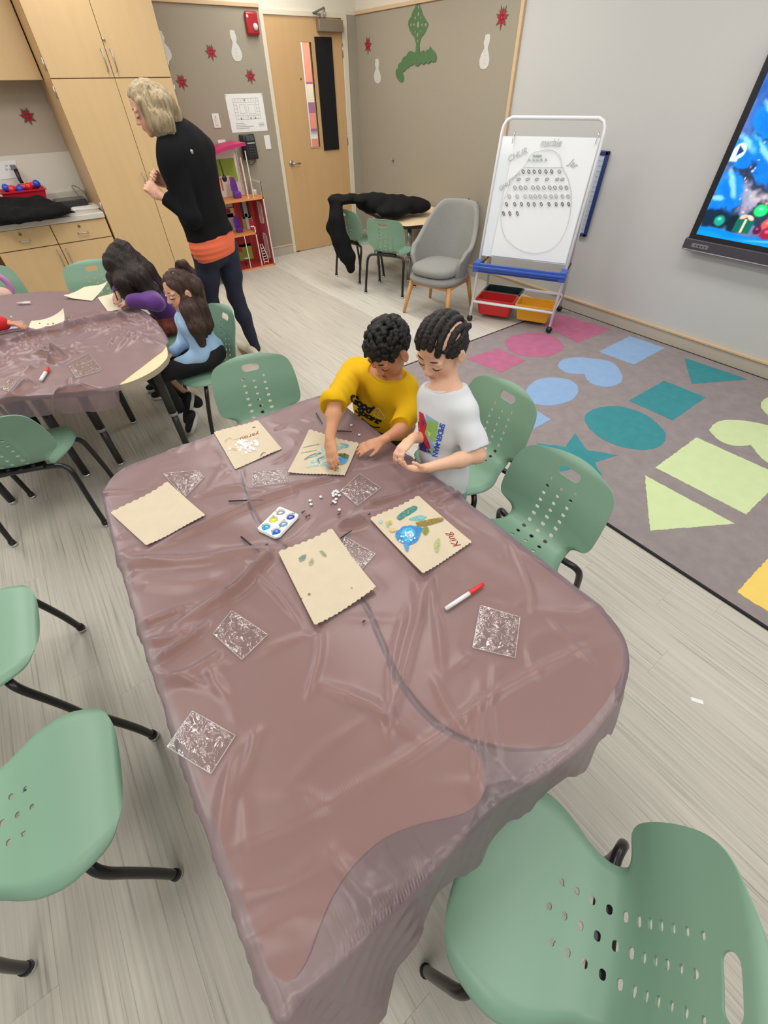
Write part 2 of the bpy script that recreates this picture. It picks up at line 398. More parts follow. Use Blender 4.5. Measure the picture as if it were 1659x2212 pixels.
# ================================================================== CABINETS
CY = 5.35
M_TOP = mat('speckled_grey_laminate', (206, 201, 190), .35, noise=(300, .03))
def bar_handle(parent, a, b, out=.03):
    a = Vector(a); b = Vector(b); n = Vector((0, -out, 0)); u = (b-a).normalized()*.012
    return keep(MB().tube([a, a+n*.85, a+n+u*.5, b+n-u*.5, b+n*.85, b], .0048, 8).build('handle', M_STEEL), parent)
def lock(parent, p, mt=None): return keep(MB().lathe([(.011, 0), (.011, .006), (.008, .008)], 14, p, (0, -1, 0)).build('lock', mt or M_STEEL), parent)
def tall_cabinet():
    x0, x1 = .72, 1.66; t = thing('tall_cabinet', 'tall maple storage cabinet with four doors reaching the ceiling trim', 'cabinet', ((x0+x1)/2, 5.7, 0))
    b = MB(); b.box((x0, CY+.022, .10), (x0+.02, WY-.008, 2.55)); b.box((x1-.02, CY+.022, .10), (x1, WY-.008, 2.55)); b.box((x0+.02, CY+.022, .10), (x1-.02, WY-.005, .12)); b.box((x0+.02, CY+.022, 2.53), (x1-.02, WY-.008, 2.55)); b.box((x0+.02, CY+.022, 1.66), (x1-.02, WY-.02, 1.68)); b.box((x0+.02, WY-.022, .12), (x1-.02, WY-.008, 2.53))
    keep(b.build('body', M_MAPLE_EDGE), t)
    keep(MB().box((x0+.005, CY+.07, 0), (x1-.005, WY-.005, .10)).build('toe_kick', mat('toe_kick_grey', (120, 112, 104), .6)), t)
    mid = 1.192
    for (a, c) in ((x0+.003, mid-.002), (mid+.002, x1-.003)):
        for (z0, z1) in ((.105, 1.672), (1.678, 2.548)):
            d = keep(MB().rbox((a, CY, z0), (c, CY+.02, z1), .0015, 1).build('door', M_MAPLE), t)
            left = a < .9; hx = mid-.035 if left else mid+.035
            if z0 > 1: bar_handle(d, (hx, CY, 1.715), (hx, CY, 1.835))
            else: bar_handle(d, (hx, CY, .94), (hx, CY, 1.06))
            if not left: lock(d, (mid+.012, CY, 1.888 if z0 > 1 else .90))
            ex = x0-.004 if left else x1+.004
            for hz in ((1.75, 2.4) if z0 > 1 else (1.60, .85, .56, .2)):
                keep(MB().tube([(ex, CY+.008, hz-.035), (ex, CY+.008, hz+.035)], .006, 8).build('hinge', M_STEEL), d)
tall_cabinet()
def upper_cabinet():
    x0, x1 = -1.4, .712; t = thing('wall_cabinet', 'maple wall cabinet hung over the counter', 'cabinet', (-.3, 5.87, 1.67))
    keep(MB().box((x0, 5.735, 1.67), (x1, WY-.005, 2.5)).build('body', M_MAPLE_EDGE), t)
    for i in range(4):
        a = x0+(x1-x0)*i/4
        keep(MB().rbox((a+.002, 5.71, 1.672), (a+(x1-x0)/4-.002, 5.732, 2.5), .0015, 1).build('door', M_MAPLE), t)
upper_cabinet()
def base_cabinet(x0, x1, label):
    t = thing('base_cabinet', label, 'cabinet', ((x0+x1)/2, 5.7, 0), group='base cabinets under the counter')
    keep(MB().box((x0, CY+.022, .10), (x1, WY-.005, .772)).build('body', M_MAPLE_EDGE), t)
    keep(MB().box((x0, CY+.07, 0), (x1, WY-.005, .10)).build('toe_kick', mat('toe_kick_grey', (120, 112, 104), .6)), t)
    dr = keep(MB().rbox((x0+.002, CY, .625), (x1-.002, CY+.02, .77), .0015, 1).build('drawer', M_MAPLE), t)
    cx = (x0+x1)/2; bar_handle(dr, (cx-.04, CY, .685), (cx+.04, CY, .685)); lock(dr, (cx-.01, CY, .735), mat('brass', (140, 110, 60), .35, .9))
    d = keep(MB().rbox((x0+.002, CY, .105), (x1-.002, CY+.02, .618), .0015, 1).build('door', M_MAPLE), t)
    hx = x1-.035 if x0 < 0 else x0+.035; bar_handle(d, (hx, CY, .46), (hx, CY, .58))
base_cabinet(-.222, .245, 'maple base cabinet with lock drawer next to the open knee space'); base_cabinet(.248, .707, 'maple base cabinet with lock drawer against the tall cabinet')
t = thing('knee_space_panel', 'shadowed brown wood panels of the open knee space below the counter', 'panel', (-.8, 5.8, 0))
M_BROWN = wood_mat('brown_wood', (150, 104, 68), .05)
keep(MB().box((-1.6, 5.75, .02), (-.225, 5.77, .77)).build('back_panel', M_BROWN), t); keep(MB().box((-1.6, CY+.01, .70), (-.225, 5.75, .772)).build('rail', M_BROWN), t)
t = thing('countertop', 'grey laminate countertop with low backsplash on the maple cabinets', 'countertop', (-.4, 5.7, .775))
keep(MB().rbox((-1.8, CY-.02, .775), (.707, WY-.005, .815), .004).build('slab', M_TOP), t); keep(MB().rbox((-1.8, WY-.025, .8155), (.707, WY-.005, .91), .003).build('backsplash', M_TOP), t)
# ================================================================== RUG
def carpet_mat(name, rgb, blot=0.10):
    return mat(name, rgb, 0.95, spec=0.1, noise=(14, blot), bump=(500, .25))
M_RUG = carpet_mat('rug_grey', (148, 138, 137)); RUGC = dict(pink=carpet_mat('rug_pink', (182, 108, 138), .08), blue=carpet_mat('rug_blue', (142, 172, 208), .05), teal=carpet_mat('rug_teal', (66, 140, 146), .08), lime=carpet_mat('rug_lime', (206, 221, 168), .03), yellow=carpet_mat('rug_yellow', (240, 208, 112), .02))
RX0, RX1, RY0, RY1 = 1.785, 4.07, -1.3, 2.52
rug = thing('shape_rug', 'grey classroom rug with colourful squares, circles, hearts and a star', 'rug', (2.9, .6, 0))
keep(MB().rbox((RX0+.012, RY0+.012, 0.0), (RX1-.012, RY1-.012, .008), .003, 1).build('pile', M_RUG), rug)
b = MB()
for a in ((RX0, RY0, RX0+.016, RY1), (RX1-.016, RY0, RX1, RY1), (RX0+.016, RY0, RX1-.016, RY0+.016), (RX0+.016, RY1-.016, RX1-.016, RY1)): b.rbox((a[0], a[1], 0), (a[2], a[3], .010), .004, 2)
keep(b.build('edge_binding', mat('black_binding', (24, 22, 24), .8)), rug)
def c7(x, y): return at2(1000+x*.3972, 600+y*.3972, .009)
def rshape(poly, colr, jag=.0025):
    out = []
    for i in range(len(poly)):
        a = Vector(poly[i]); c = Vector(poly[(i+1) % len(poly)]); n = max(1, int((c-a).length/.012))
        for k in range(n):
            p = a.lerp(c, k/n); out.append((p.x+rnd.uniform(-jag, jag), p.y+rnd.uniform(-jag, jag)))
    keep(MB().prism(out, .0078, .0092).build(colr+'_shape', RUGC[colr]), rug)
def crv(pts): return catmull([c7(*p) for p in pts], 6, True)
def wellipse(l, r, t, bt):
    L, R, T, B = [Vector(c7(*p)) for p in (l, r, t, bt)]; c = (L+R+T+B)/4
    rx = max((L-R).length, (T-B).length)/2; return c, rx
rshape([c7(520, 195), c7(800, 280), c7(625, 355), c7(440, 262)], 'pink')
rshape(crv([(228, 350), (290, 312), (400, 298), (500, 320), (548, 375), (500, 415), (400, 431), (280, 410)]), 'pink')
rshape([c7(190, 382), c7(340, 450), c7(210, 515), c7(20, 440)], 'pink')
rshape([c7(908, 317), c7(1098, 381), c7(930, 472), c7(738, 402)], 'blue')
h = [(512, 478), (540, 447), (620, 432), (710, 440), (790, 452), (840, 485), (868, 545), (840, 580), (780, 593), (712, 580), (675, 555)]
rshape(catmull([c7(*p) for p in h], 5)+[c7(660, 522)]+catmull([c7(*p) for p in [(655, 523), (600, 522), (545, 508), (512, 478)]], 5)[:-1], 'blue')
rshape(crv([(340, 622), (395, 560), (490, 542), (590, 560), (628, 608), (590, 665), (480, 694), (380, 680)]), 'blue')
rshape([c7(480, 770), c7(205, 917), c7(300, 660)], 'blue')
rshape([c7(1205, 435), c7(1550, 552), c7(1245, 577)], 'teal')
rshape([c7(1095, 560), c7(1320, 650), c7(1140, 775), c7(902, 668)], 'teal')
rshape(crv([(660, 760), (720, 712), (840, 699), (980, 738), (1080, 815), (1103, 870), (1060, 920), (960, 935), (820, 905), (710, 840)]), 'teal')
A, B, C = [Vector(c7(*p)) for p in ((610, 845), (845, 970), (765, 1115))]
ma, mb_ = (A+B)/2, (B+C)/2; da, db = Vector((-(B-A).y, (B-A).x)), Vector((-(C-B).y, (C-B).x))
den = da.x*db.y-da.y*db.x; tt = ((mb_-ma).x*db.y-(mb_-ma).y*db.x)/den; cc = ma+da*tt; R_ = (A-cc).length; a0 = math.atan2((A-cc).y, (A-cc).x); sg = 1 if (A-cc).x*(B-cc).y-(A-cc).y*(B-cc).x > 0 else -1
rshape([(cc.x+(R_ if k % 2 == 0 else R_*.42)*math.cos(a0+sg*k*PI/5), cc.y+(R_ if k % 2 == 0 else R_*.42)*math.sin(a0+sg*k*PI/5)) for k in range(10)], 'teal')
rshape(catmull([c7(*p) for p in [(1339, 830), (1370, 792), (1440, 772), (1560, 782), (1680, 810), (1790, 870), (1830, 960), (1800, 1030), (1720, 1030), (1650, 1000), (1600, 955)]], 5)+[c7(1567, 910)]+catmull([c7(*p) for p in [(1560, 911), (1470, 912), (1395, 885), (1339, 830)]], 5)[:-1], 'lime')
rshape(crv([(1620, 690), (1660, 648), (1760, 630), (1880, 660), (1920, 730), (1850, 790), (1740, 780), (1660, 748)]), 'lime')
p0, p1, p2 = [Vector(c7(*p)) for p in ((1270, 868), (1047, 1032), (1540, 1287))]
rshape([tuple(p0), tuple(p1), tuple(p2), tuple(p2+p0-p1)], 'lime')
rshape([c7(990, 1075), c7(1480, 1337), c7(1018, 1376)], 'lime')
p0, p1, p2 = [Vector(c7(*p)) for p in ((1659, 1525), (1492, 1710), (1659, 1815))]
e1 = (p0-p1).normalized(); e2 = (p2-p1).normalized(); rshape([tuple(p1), tuple(p1+e1*.42), tuple(p1+e1*.42+e2*.42), tuple(p1+e2*.42)], 'yellow')
tp = at2(1505, 1513)
o = MB().prism([at2(1491, 1505, .001), at2(1518, 1513, .001), at2(1520, 1522, .001), at2(1494, 1514, .001)], .0003, .0012).build('tape_strip', M_PAPER); tag(o, 'small white strip of tape stuck on the floor beside the rug', 'tape')

# ================================================================== SCHOOL CHAIRS
M_CHAIR = mat('sage_green_shell', (128, 163, 140), 0.42, spec=.45, noise=(5, .015))
M_TUBE = mat('black_tube', (26, 25, 26), 0.28)
PROF = [(.207, .372), (.198, .388), (.16, .397), (.09, .397), (.02, .391), (-.035, .386), (-.078, .388), (-.113, .402), (-.135, .430), (-.147, .468), (-.155, .51), (-.169, .57), (-.188, .625), (-.208, .683), (-.216, .704)]
_pp = np.array(catmull(PROF, 10)); _al = np.concatenate([[0], np.cumsum(np.linalg.norm(np.diff(_pp, axis=0), axis=1))])
ALEN = _al[-1]
def prof(a): return np.stack([np.interp(a, _al, _pp[:, 0]), np.interp(a, _al, _pp[:, 1])], -1)
def halfw(a):
    A_ = [0, .012, .03, .06, .11, .15, .195, .235, .27, .305, .335, .355, .375, .395, .425, .48, .54, ALEN-.068, ALEN-.036, ALEN-.014, ALEN]
    W_ = [.135, .155, .172, .187, .203, .207, .198, .180, .158, .141, .138, .145, .172, .195, .206, .207, .202, .193, .178, .152, .112]
    kk = catmull(list(zip(A_, W_)), 6); kk = np.array(kk); return np.interp(a, kk[:, 0], kk[:, 1])
def shell_mesh():
    nu, nv = 84, 150
    a = np.linspace(0, ALEN, nv); u = np.linspace(-1, 1, nu)
    A2, U = np.meshgrid(a, u, indexing='ij'); X = U*halfw(A2); A2 = A2-.016*U**2*(A2/ALEN)**8+.022*U**2*(1-A2/ALEN)**12
    def hole(x, aa):
        f = np.full(x.shape, 1.0)
        def rb(cx, ca, hx, ha, r):
            qx = np.abs(x-cx)-(hx-r); qa = np.abs(aa-ca)-(ha-r)
            return np.hypot(np.maximum(qx, 0), np.maximum(qa, 0))+np.minimum(np.maximum(qx, qa), 0)-r
        a_first = .222
        for col in (-1, 0, 1):
            for k in range(11):
                ca = a_first+(.0 if col else -.016)+.0325*k
                big = 1-abs(k-5)/8
                f = np.minimum(f, rb(col*.052, ca, .0045+.0055*big, .0045+.0022*big, .0045+.002*big))
        f = np.minimum(f, rb(0, ALEN-.062, .043, .0175, .0172)); return f
    cell = .0048; F = hole(X, A2)
    # snap grid points close to a hole rim on to it
    e = 1e-4; gx = (hole(X+e, A2)-F)/e; ga = (hole(X, A2+e)-F)/e
    s = (np.abs(F) < .0031); X2 = np.where(s, X-F*gx, X); A3 = np.where(s, A2-F*ga, A2)
    pr_ = prof(A3); Y, Z = pr_[..., 0], pr_[..., 1]
    d = prof(np.clip(A3+.002, 0, ALEN))-prof(np.clip(A3-.002, 0, ALEN)); d /= np.linalg.norm(d, axis=-1, keepdims=True)
    ny, nz = d[..., 1], -d[..., 0]     # normal on the sitter's side: (dy,dz)->(dz,-dy)
    back = np.clip((A3-.31)/.08, 0, 1); back = back*back*(3-2*back)
    curl = back*.040*(X2/.2)**2 + (1-back)*(.012*(X2/.2)**2 - .022*np.clip((np.abs(X2)/np.maximum(halfw(A3), .01)-.80)/.2, 0, 1)**2)
    top = np.clip((A3-(ALEN-.03))/.03, 0, 1); curl = curl-.010*top**2
    Yf = Y+ny*curl; Zf = Z+nz*curl
    rib = np.exp(-((np.abs(X2)-.026)/.008)**2)+np.exp(-((np.abs(X2)-.078)/.008)**2)
    rr = np.clip((A3-.35)/.05, 0, 1)*np.clip((ALEN-.13-A3)/.06, 0, 1); th = .005+.008*rib*rr
    nv_, nu_ = X.shape; n = nv_*nu_
    Vf = np.stack([X2, Yf, Zf], -1).reshape(-1, 3); Vb = np.stack([X2, Yf-ny*th, Zf-nz*th], -1).reshape(-1, 3)
    idx = np.arange(n).reshape(nv_, nu_); q = np.stack([idx[:-1, :-1], idx[:-1, 1:], idx[1:, 1:], idx[1:, :-1]], -1).reshape(-1, 4)
    xc = X2.reshape(-1)[q].mean(1); ac = A3.reshape(-1)[q].mean(1); keepf = hole(xc, ac) > 0.0004
    q = q[keepf]
    edges = {}
    for f in q:
        for i in range(4):
            k = (f[i], f[(i+1) % 4]); edges[k] = 1
    rim = [k for k in edges if (k[1], k[0]) not in edges]
    faces = [tuple(int(i) for i in f[::-1]) for f in q]+[tuple(int(i)+n for i in f) for f in q]+[(int(k[0]), int(k[1]), int(k[1])+n, int(k[0])+n) for k in rim]
    me = bpy.data.meshes.new('shell'); me.from_pydata(np.concatenate([Vf, Vb]).tolist(), [], faces)
    bm = bmesh.new(); bm.from_mesh(me); bmesh.ops.delete(bm, geom=[v for v in bm.verts if not v.link_faces], context='VERTS')
    bmesh.ops.recalc_face_normals(bm, faces=bm.faces); bm.to_mesh(me); bm.free()
    me.polygons.foreach_set('use_smooth', [True]*len(me.polygons)); me.update()
    me.materials.append(M_CHAIR); 
    try: me.set_sharp_from_angle(angle=math.radians(50))
    except Exception: pass
    return me
SHELL = shell_mesh()
def leg_mesh(sx, sy):
    y0 = .09 if sy > 0 else -.10
    pts = [(0, y0, .362), (sx*.06, y0, .362), (sx*.15, y0+sy*.012, .362), (sx*.185, y0+sy*.025, .352), (sx*.203, y0+sy*.04, .318), (sx*.208, y0+sy*.06, .23), (sx*.212, y0+sy*.08, .12), (sx*.215, y0+sy*.092, .020)]
    return MB().tube(catmull(pts, 5), .0125, 12)
def make_chair():
    t = thing('school_chair', 'x', 'chair'); link('shell', SHELL, M_CHAIR, t)
    for sx in (-1, 1):
        for sy in (-1, 1):
            l = leg_mesh(sx, sy).build('leg', M_TUBE, t); ty = (.09 if sy > 0 else -.10)+sy*.092
            MB().tube([(sx*.215, ty, .034), (sx*.2152, ty, .016)], [.0145, .016], 12).build('boot', M_BLACK, l)
            MB().lathe([(.004, .0), (.014, .002), (.0165, .008), (.0165, .012), (.010, .017)], 16, (sx*.215, ty, 0)).build('glide', M_CHROME, l)
    MB().rbox((-.10, .06, .366), (.10, .115, .384), .006).build('seat_mount', M_BLACK, t); MB().rbox((-.10, -.125, .362), (.10, -.075, .382), .006).build('seat_mount', M_BLACK, t)
    return t
chair0 = make_chair(); chair0_used = []
CHG = 'sage green school chairs'
def place_chair(x, y, fx, fy, label, z=0.0):
    o = chair0 if not chair0_used else copy_tree(chair0); chair0_used.append(1)
    o.location = (x, y, z); o.rotation_euler[2] = math.atan2(fy, fx)-PI/2; o['label'] = label; o['group'] = CHG; return o
CH = {}
CH['BL'] = (-.597, .69, .992, -.123, 'empty sage green chair facing the long side of the table, by a clear packet')
CH['ML'] = (-.715, 1.30, .99, -.08, 'empty sage green chair facing the blank paper bag along the table side')
CH['BR'] = (.290, -.190, -.44, .90, 'empty sage green chair tucked under the hanging corner of the tablecloth')
CH['R2'] = (.995, .53, -.995, .02, 'empty sage green chair pushed in by the bag signed King')
CH['R1'] = (1.215, 1.02, -.995, .05, 'sage green chair behind the boy in the white shirt')
CH['END'] = (.585, 1.785, -.22, -.975, 'empty sage green chair at the end of the table beside the blue sweater girl')
CH['T2N'] = (-.44, 2.345, .32, .95, 'sage green chair seen from behind, facing the other covered table')
CH['GIRL'] = (.585, 2.66, -.97, -.10, 'sage green chair holding the girl in the light blue sweater')
CH['T2B'] = (.30, 4.06, -.15, -.99, 'empty sage green chair between the far table and the base cabinets')
CH['GP'] = (.60, 3.32, -.95, -.2, 'sage green chair under the girl in the purple top')
CH['BA'] = (3.05, 4.02, .87, .5, 'sage green chair with its back to the grey armchair at the small table')
CH['BB'] = (3.05, 4.62, .93, .1, 'sage green chair with the black coat hung over its back')
for k, c in CH.items(): place_chair(*c)

# ================================================================== TABLES
TZ = .632
M_TABLE = mat('maple_laminate', (232, 206, 166), .35, noise=(3, .04, (1, 8, 1)))
M_TEDGE = mat('table_edge_band', (172, 160, 138), .5)
def table(name, label, poly, legs, ztop=TZ, edge=None, th=.028, legcol=None):
    cx = sum(p[0] for p in poly)/len(poly); cy = sum(p[1] for p in poly)/len(poly)
    t = thing(name, label, 'table', (cx, cy, 0))
    keep(MB().prism(poly, ztop-.002, ztop).build('table_top', M_TABLE), t); keep(MB().prism(poly, ztop-th, ztop-.0021).build('edge_band', edge or M_TEDGE), t)
    for (lx, ly) in legs:
        l = keep(MB().tube([(lx, ly, .26), (lx, ly, ztop-th)], .024, 14).build('leg', legcol or mat('dark_leg', (46, 45, 44), .35)), t)
        keep(MB().tube([(lx, ly, .02), (lx, ly, .262)], .0195, 14).build('leg_insert', legcol or mat('dark_leg', (46, 45, 44), .35)), l)
        keep(MB().tube([(lx, ly, .25), (lx, ly, .268)], .0255, 14).build('collar', mat('grey_collar', (150, 148, 142), .4)), l)
        keep(MB().lathe([(.012, 0), (.02, .004), (.02, .014), (.012, .022)], 14, (lx, ly, 0)).build('glide', M_CHROME), l)
    return t
gap = [(.34, 1.54), (.325, 1.40), (.28, 1.24), (.235, 1.08), (.225, .95), (.26, .78), (.305, .65), (.325, .546), (.297, .421), (.273, .33), (.270, .243), (.281, .179), (.305, .130)]
gapc = catmull(gap, 4)
R_low = catmull([(.305, .130), (.361, .064), (.424, .018), (.476, -.004), (.585, -.006), (.70, .015), (.765, .06), (.80, .14)], 4)[1:]
PR_ = gapc + R_low + round_poly([(.80, .3), (.79, 1.54), (.5, 1.54)], .09, 6)[7:14]
PR_ = [p for i, p in enumerate(PR_) if i == 0 or (Vector(p)-Vector(PR_[i-1])).length > .004]
L_low = catmull([(.292, .13), (.297, .083), (.274, .048), (.241, .035), (.2, .04), (.119, .079), (.058, .099), (-.003, .102), (-.059, .09), (-.1, .07), (-.140, .047), (-.172, .045), (-.190, .075)], 4)[1:]
gl = [(x-.018, y) for (x, y) in gapc]
PL_ = gl + L_low + catmull([(-.188, .5), (-.172, 1.0), (-.150, 1.40), (-.125, 1.48), (-.07, 1.53), (.02, 1.54)], 4)
table('wave_table', 'long wavy edged classroom table under the brown cloth, on the plank side', PL_, [(-.05, .3), (-.05, 1.2), (.16, .3), (.16, 1.2)])
table('wave_table', 'wavy edged classroom table under the brown cloth, on the rug side', PR_, [(.45, .3), (.45, 1.2), (.66, .3), (.66, 1.2)])
T2 = catmull([(-.78, 3.95), (-.5, 4.06), (-.29, 4.03), (.05, 3.86), (.29, 3.48), (.40, 3.10), (.405, 2.75), (.360, 2.44), (.30, 2.325), (.20, 2.25), (.08, 2.225), (-.1, 2.28), (-.35, 2.42), (-.62, 2.48), (-.80, 2.62), (-.80, 2.84), (-.57, 2.99), (-.49, 3.28), (-.57, 3.57), (-.80, 3.72)], 6, True)
table('wave_table', 'rounded classroom table by the cabinets, maple edge showing past its brown cloth', T2, [(.27, 2.50), (-.11, 2.59), (.07, 3.02), (-.30, 2.60), (-.68, 2.60), (-.7, 3.85), (.1, 3.6)])

# ================================================================== TABLECLOTHS
def cloth_mat():
    mt = bpy.data.materials.new('brown_plastic_sheet'); mt.use_nodes = True; nt = mt.node_tree; L = nt.links.new
    b = nt.nodes['Principled BSDF']; out = nt.nodes['Material Output']
    b.inputs['Base Color'].default_value = srgb((140, 121, 127)); b.inputs['Roughness'].default_value = .33; b.inputs['Specular IOR Level'].default_value = .7
    tc = nt.nodes.new('ShaderNodeTexCoord'); n = nt.nodes.new('ShaderNodeTexNoise'); n.noise_type = 'RIDGED_MULTIFRACTAL'; n.inputs['Scale'].default_value = 5; n.inputs['Detail'].default_value = 5; n.inputs['Distortion'].default_value = .6
    L(tc.outputs['Object'], n.inputs['Vector'])
    bp = nt.nodes.new('ShaderNodeBump'); bp.inputs['Strength'].default_value = .55; bp.inputs['Distance'].default_value = .006; L(n.outputs[0], bp.inputs['Height']); L(bp.outputs[0], b.inputs['Normal'])
    tr = nt.nodes.new('ShaderNodeBsdfTransparent'); tr.inputs[0].default_value = srgb((250, 230, 232))
    tl = nt.nodes.new('ShaderNodeBsdfTranslucent'); tl.inputs[0].default_value = srgb((120, 50, 52))
    m1 = nt.nodes.new('ShaderNodeMixShader'); lw = nt.nodes.new('ShaderNodeLayerWeight'); lw.inputs[0].default_value = .5
    cs = nt.nodes.new('ShaderNodeMath'); cs.operation = 'SUBTRACT'; cs.inputs[0].default_value = 1.0; L(lw.outputs['Facing'], cs.inputs[1]); cm_ = nt.nodes.new('ShaderNodeMath'); cm_.operation = 'MAXIMUM'; cm_.inputs[1].default_value = .12; L(cs.outputs[0], cm_.inputs[0])
    dv = nt.nodes.new('ShaderNodeMath'); dv.operation = 'DIVIDE'; dv.inputs[0].default_value = 1.0; L(cm_.outputs[0], dv.inputs[1]); pw = nt.nodes.new('ShaderNodeMath'); pw.operation = 'POWER'; pw.inputs[0].default_value = .47; L(dv.outputs[0], pw.inputs[1]); L(pw.outputs[0], m1.inputs[0])     # film absorbs along its slant path
    L(b.outputs[0], m1.inputs[1]); L(tr.outputs[0], m1.inputs[2])
    m2 = nt.nodes.new('ShaderNodeMixShader'); m2.inputs[0].default_value = .12; L(m1.outputs[0], m2.inputs[1]); L(tl.outputs[0], m2.inputs[2]); L(m2.outputs[0], out.inputs[0])
    return mt
M_CLOTH = cloth_mat()
def poly_sd(poly, X, Y):
    """signed distance (inside negative), nearest point, outline length parameter"""
    P = np.array(poly); n = len(P); best = np.full(X.shape, 1e9); bx = np.zeros_like(X); by = np.zeros_like(X); ins = np.zeros(X.shape, bool); par = np.zeros_like(X); acc = 0.0
    for i in range(n):
        a = P[i]; c = P[(i+1) % n]; e = c-a; l2 = e@e
        if l2 < 1e-12: continue
        t = np.clip(((X-a[0])*e[0]+(Y-a[1])*e[1])/l2, 0, 1); qx = a[0]+t*e[0]; qy = a[1]+t*e[1]; d = np.hypot(X-qx, Y-qy); m_ = d < best
        best = np.where(m_, d, best); bx = np.where(m_, qx, bx); by = np.where(m_, qy, by); par = np.where(m_, acc+t*math.sqrt(l2), par); acc += math.sqrt(l2)
        cr = ((a[1] > Y) != (c[1] > Y)); xx = a[0]+(Y-a[1])/(c[1]-a[1]+1e-12)*(c[0]-a[0]); ins ^= cr & (X < xx)
    return np.where(ins, -best, best), bx, by, par
def seg_dist(poly, X, Y):
    best = np.full(X.shape, 1e9); tt = np.zeros_like(X); P = np.array(poly); L_ = np.concatenate([[0], np.cumsum(np.linalg.norm(np.diff(P, axis=0), axis=1))]); L_ /= L_[-1]
    for i in range(len(P)-1):
        e = P[i+1]-P[i]; t = np.clip(((X-P[i, 0])*e[0]+(Y-P[i, 1])*e[1])/(e@e+1e-12), 0, 1); d = np.hypot(X-P[i, 0]-t*e[0], Y-P[i, 1]-t*e[1]); m_ = d < best
        best = np.where(m_, d, best); tt = np.where(m_, L_[i]+t*(L_[i+1]-L_[i]), tt)
    return best, tt
def make_cloth(hull, tops, x0, x1, tmin, tmax, ridges, step=.006, flare=.22, waves=.35, seed=1, ncrease=110, crease_amp=.009, flats=()):
    r = np.random.RandomState(seed); nx = int((x1-x0)/step); sx = np.linspace(x0, x1, nx); ny = int((max(tmax(s) for s in sx)-min(tmin(s) for s in sx))/step)
    v = np.linspace(0, 1, ny); S = np.repeat(sx[None], ny, 0); lo = np.array([tmin(s) for s in sx]); hi = np.array([tmax(s) for s in sx]); T = lo[None]+(hi-lo)[None]*v[:, None]
    d, bx, by, par = poly_sd(hull, S, T)
    gap_d = np.full(S.shape, 1e9)
    for p in tops: gap_d = np.minimum(gap_d, poly_sd(p, S, T)[0])
    wr = np.zeros_like(S)
    for (pl, amp, wd) in ridges:
        wd = max(wd, .0125); dd, tt = seg_dist(catmull(pl, 5), S, T); env = np.clip(np.minimum(tt, 1-tt)*5, 0, 1)
        wr += amp*env*(2.2*np.exp(-(np.abs(dd)/(.85*wd))**2))
    for k in range(ncrease):
        cx_, cy_ = r.uniform(x0, x1), r.uniform(lo.max(), hi.min()); a = r.choice([.5, 2.0, 1.2, 2.6])+r.normal()*.35; ln_ = r.uniform(.04, .22); dx_, dy_ = math.cos(a)*ln_, math.sin(a)*ln_; bnd = r.normal()*.25
        dd, tt = seg_dist([(cx_-dx_, cy_-dy_), (cx_-dy_*bnd*.5, cy_+dx_*bnd*.5), (cx_+dx_, cy_+dy_)], S, T); wd = r.uniform(.009, .016); wr += crease_amp*r.uniform(.3, 1)**2*np.clip(np.minimum(tt, 1-tt)*3, 0, 1)*np.exp(-(dd/wd)**2)
    for k in range(26):
        a = r.uniform(0, PI); fq = r.uniform(14, 60); ph = r.uniform(0, 6.28); wx, wy = r.uniform(x0, x1), r.uniform(-.1, 1.6) if seed == 1 else r.uniform(2, 4); sg_ = r.uniform(.12, .4)
        wr += .0011*np.sin(fq*(S*math.cos(a)+T*math.sin(a))+ph+1.5*np.sin(5*S+ph))*np.exp(-((S-wx)**2+(T-wy)**2)/sg_**2)
    for fp in flats:
        fd = poly_sd(fp, S, T)[0]; k_ = np.clip((fd-.014)/.025, 0, 1); wr = wr*(k_*k_*(3-2*k_))
    sag = np.clip(gap_d, 0, .10)*.22
    sag = np.where(gap_d > 0, sag, 0)
    Zt = TZ+.0030+np.maximum(wr, -.0015)+.0012 - sag*(d < 0)
    od = np.maximum(d, 0); nxv = np.where(od > 1e-6, (S-bx)/np.maximum(od, 1e-6), 0); nyv = np.where(od > 1e-6, (T-by)/np.maximum(od, 1e-6), 0)
    fl_ = flare+.10*np.sin(par*17+1)*waves+.06*np.sin(par*41)*waves
    roll = .010; drop = np.sqrt(od**2+roll**2)-roll
    outw = np.minimum(od, .012)+np.maximum(od-.012, 0)*np.clip(fl_, .04, .9)
    crump = np.clip(od/.08, 0, 1)*(.006*np.sin(par*63+S*20)+.004*np.sin(par*120+T*70))*waves
    PX = np.where(od > 0, bx+nxv*(outw+crump), S); PY = np.where(od > 0, by+nyv*(outw+crump), T)
    PZ = np.where(od > 0, Zt*1.0-drop*np.sqrt(np.clip(1-fl_**2, .2, 1)), Zt); PZ = np.maximum(PZ, .02)
    V = np.stack([PX, PY, PZ], -1).reshape(-1, 3); idx = np.arange(nx*ny).reshape(ny, nx)
    q = np.stack([idx[:-1, :-1], idx[:-1, 1:], idx[1:, 1:], idx[1:, :-1]], -1).reshape(-1, 4)
    me = bpy.data.meshes.new('tablecloth'); me.from_pydata(V.tolist(), [], q.tolist()); me.polygons.foreach_set('use_smooth', [True]*len(q)); me.update(); return me
def ridge(pts, amp, wd): return ([at2(x, y, TZ) for (x, y) in pts], amp, wd)
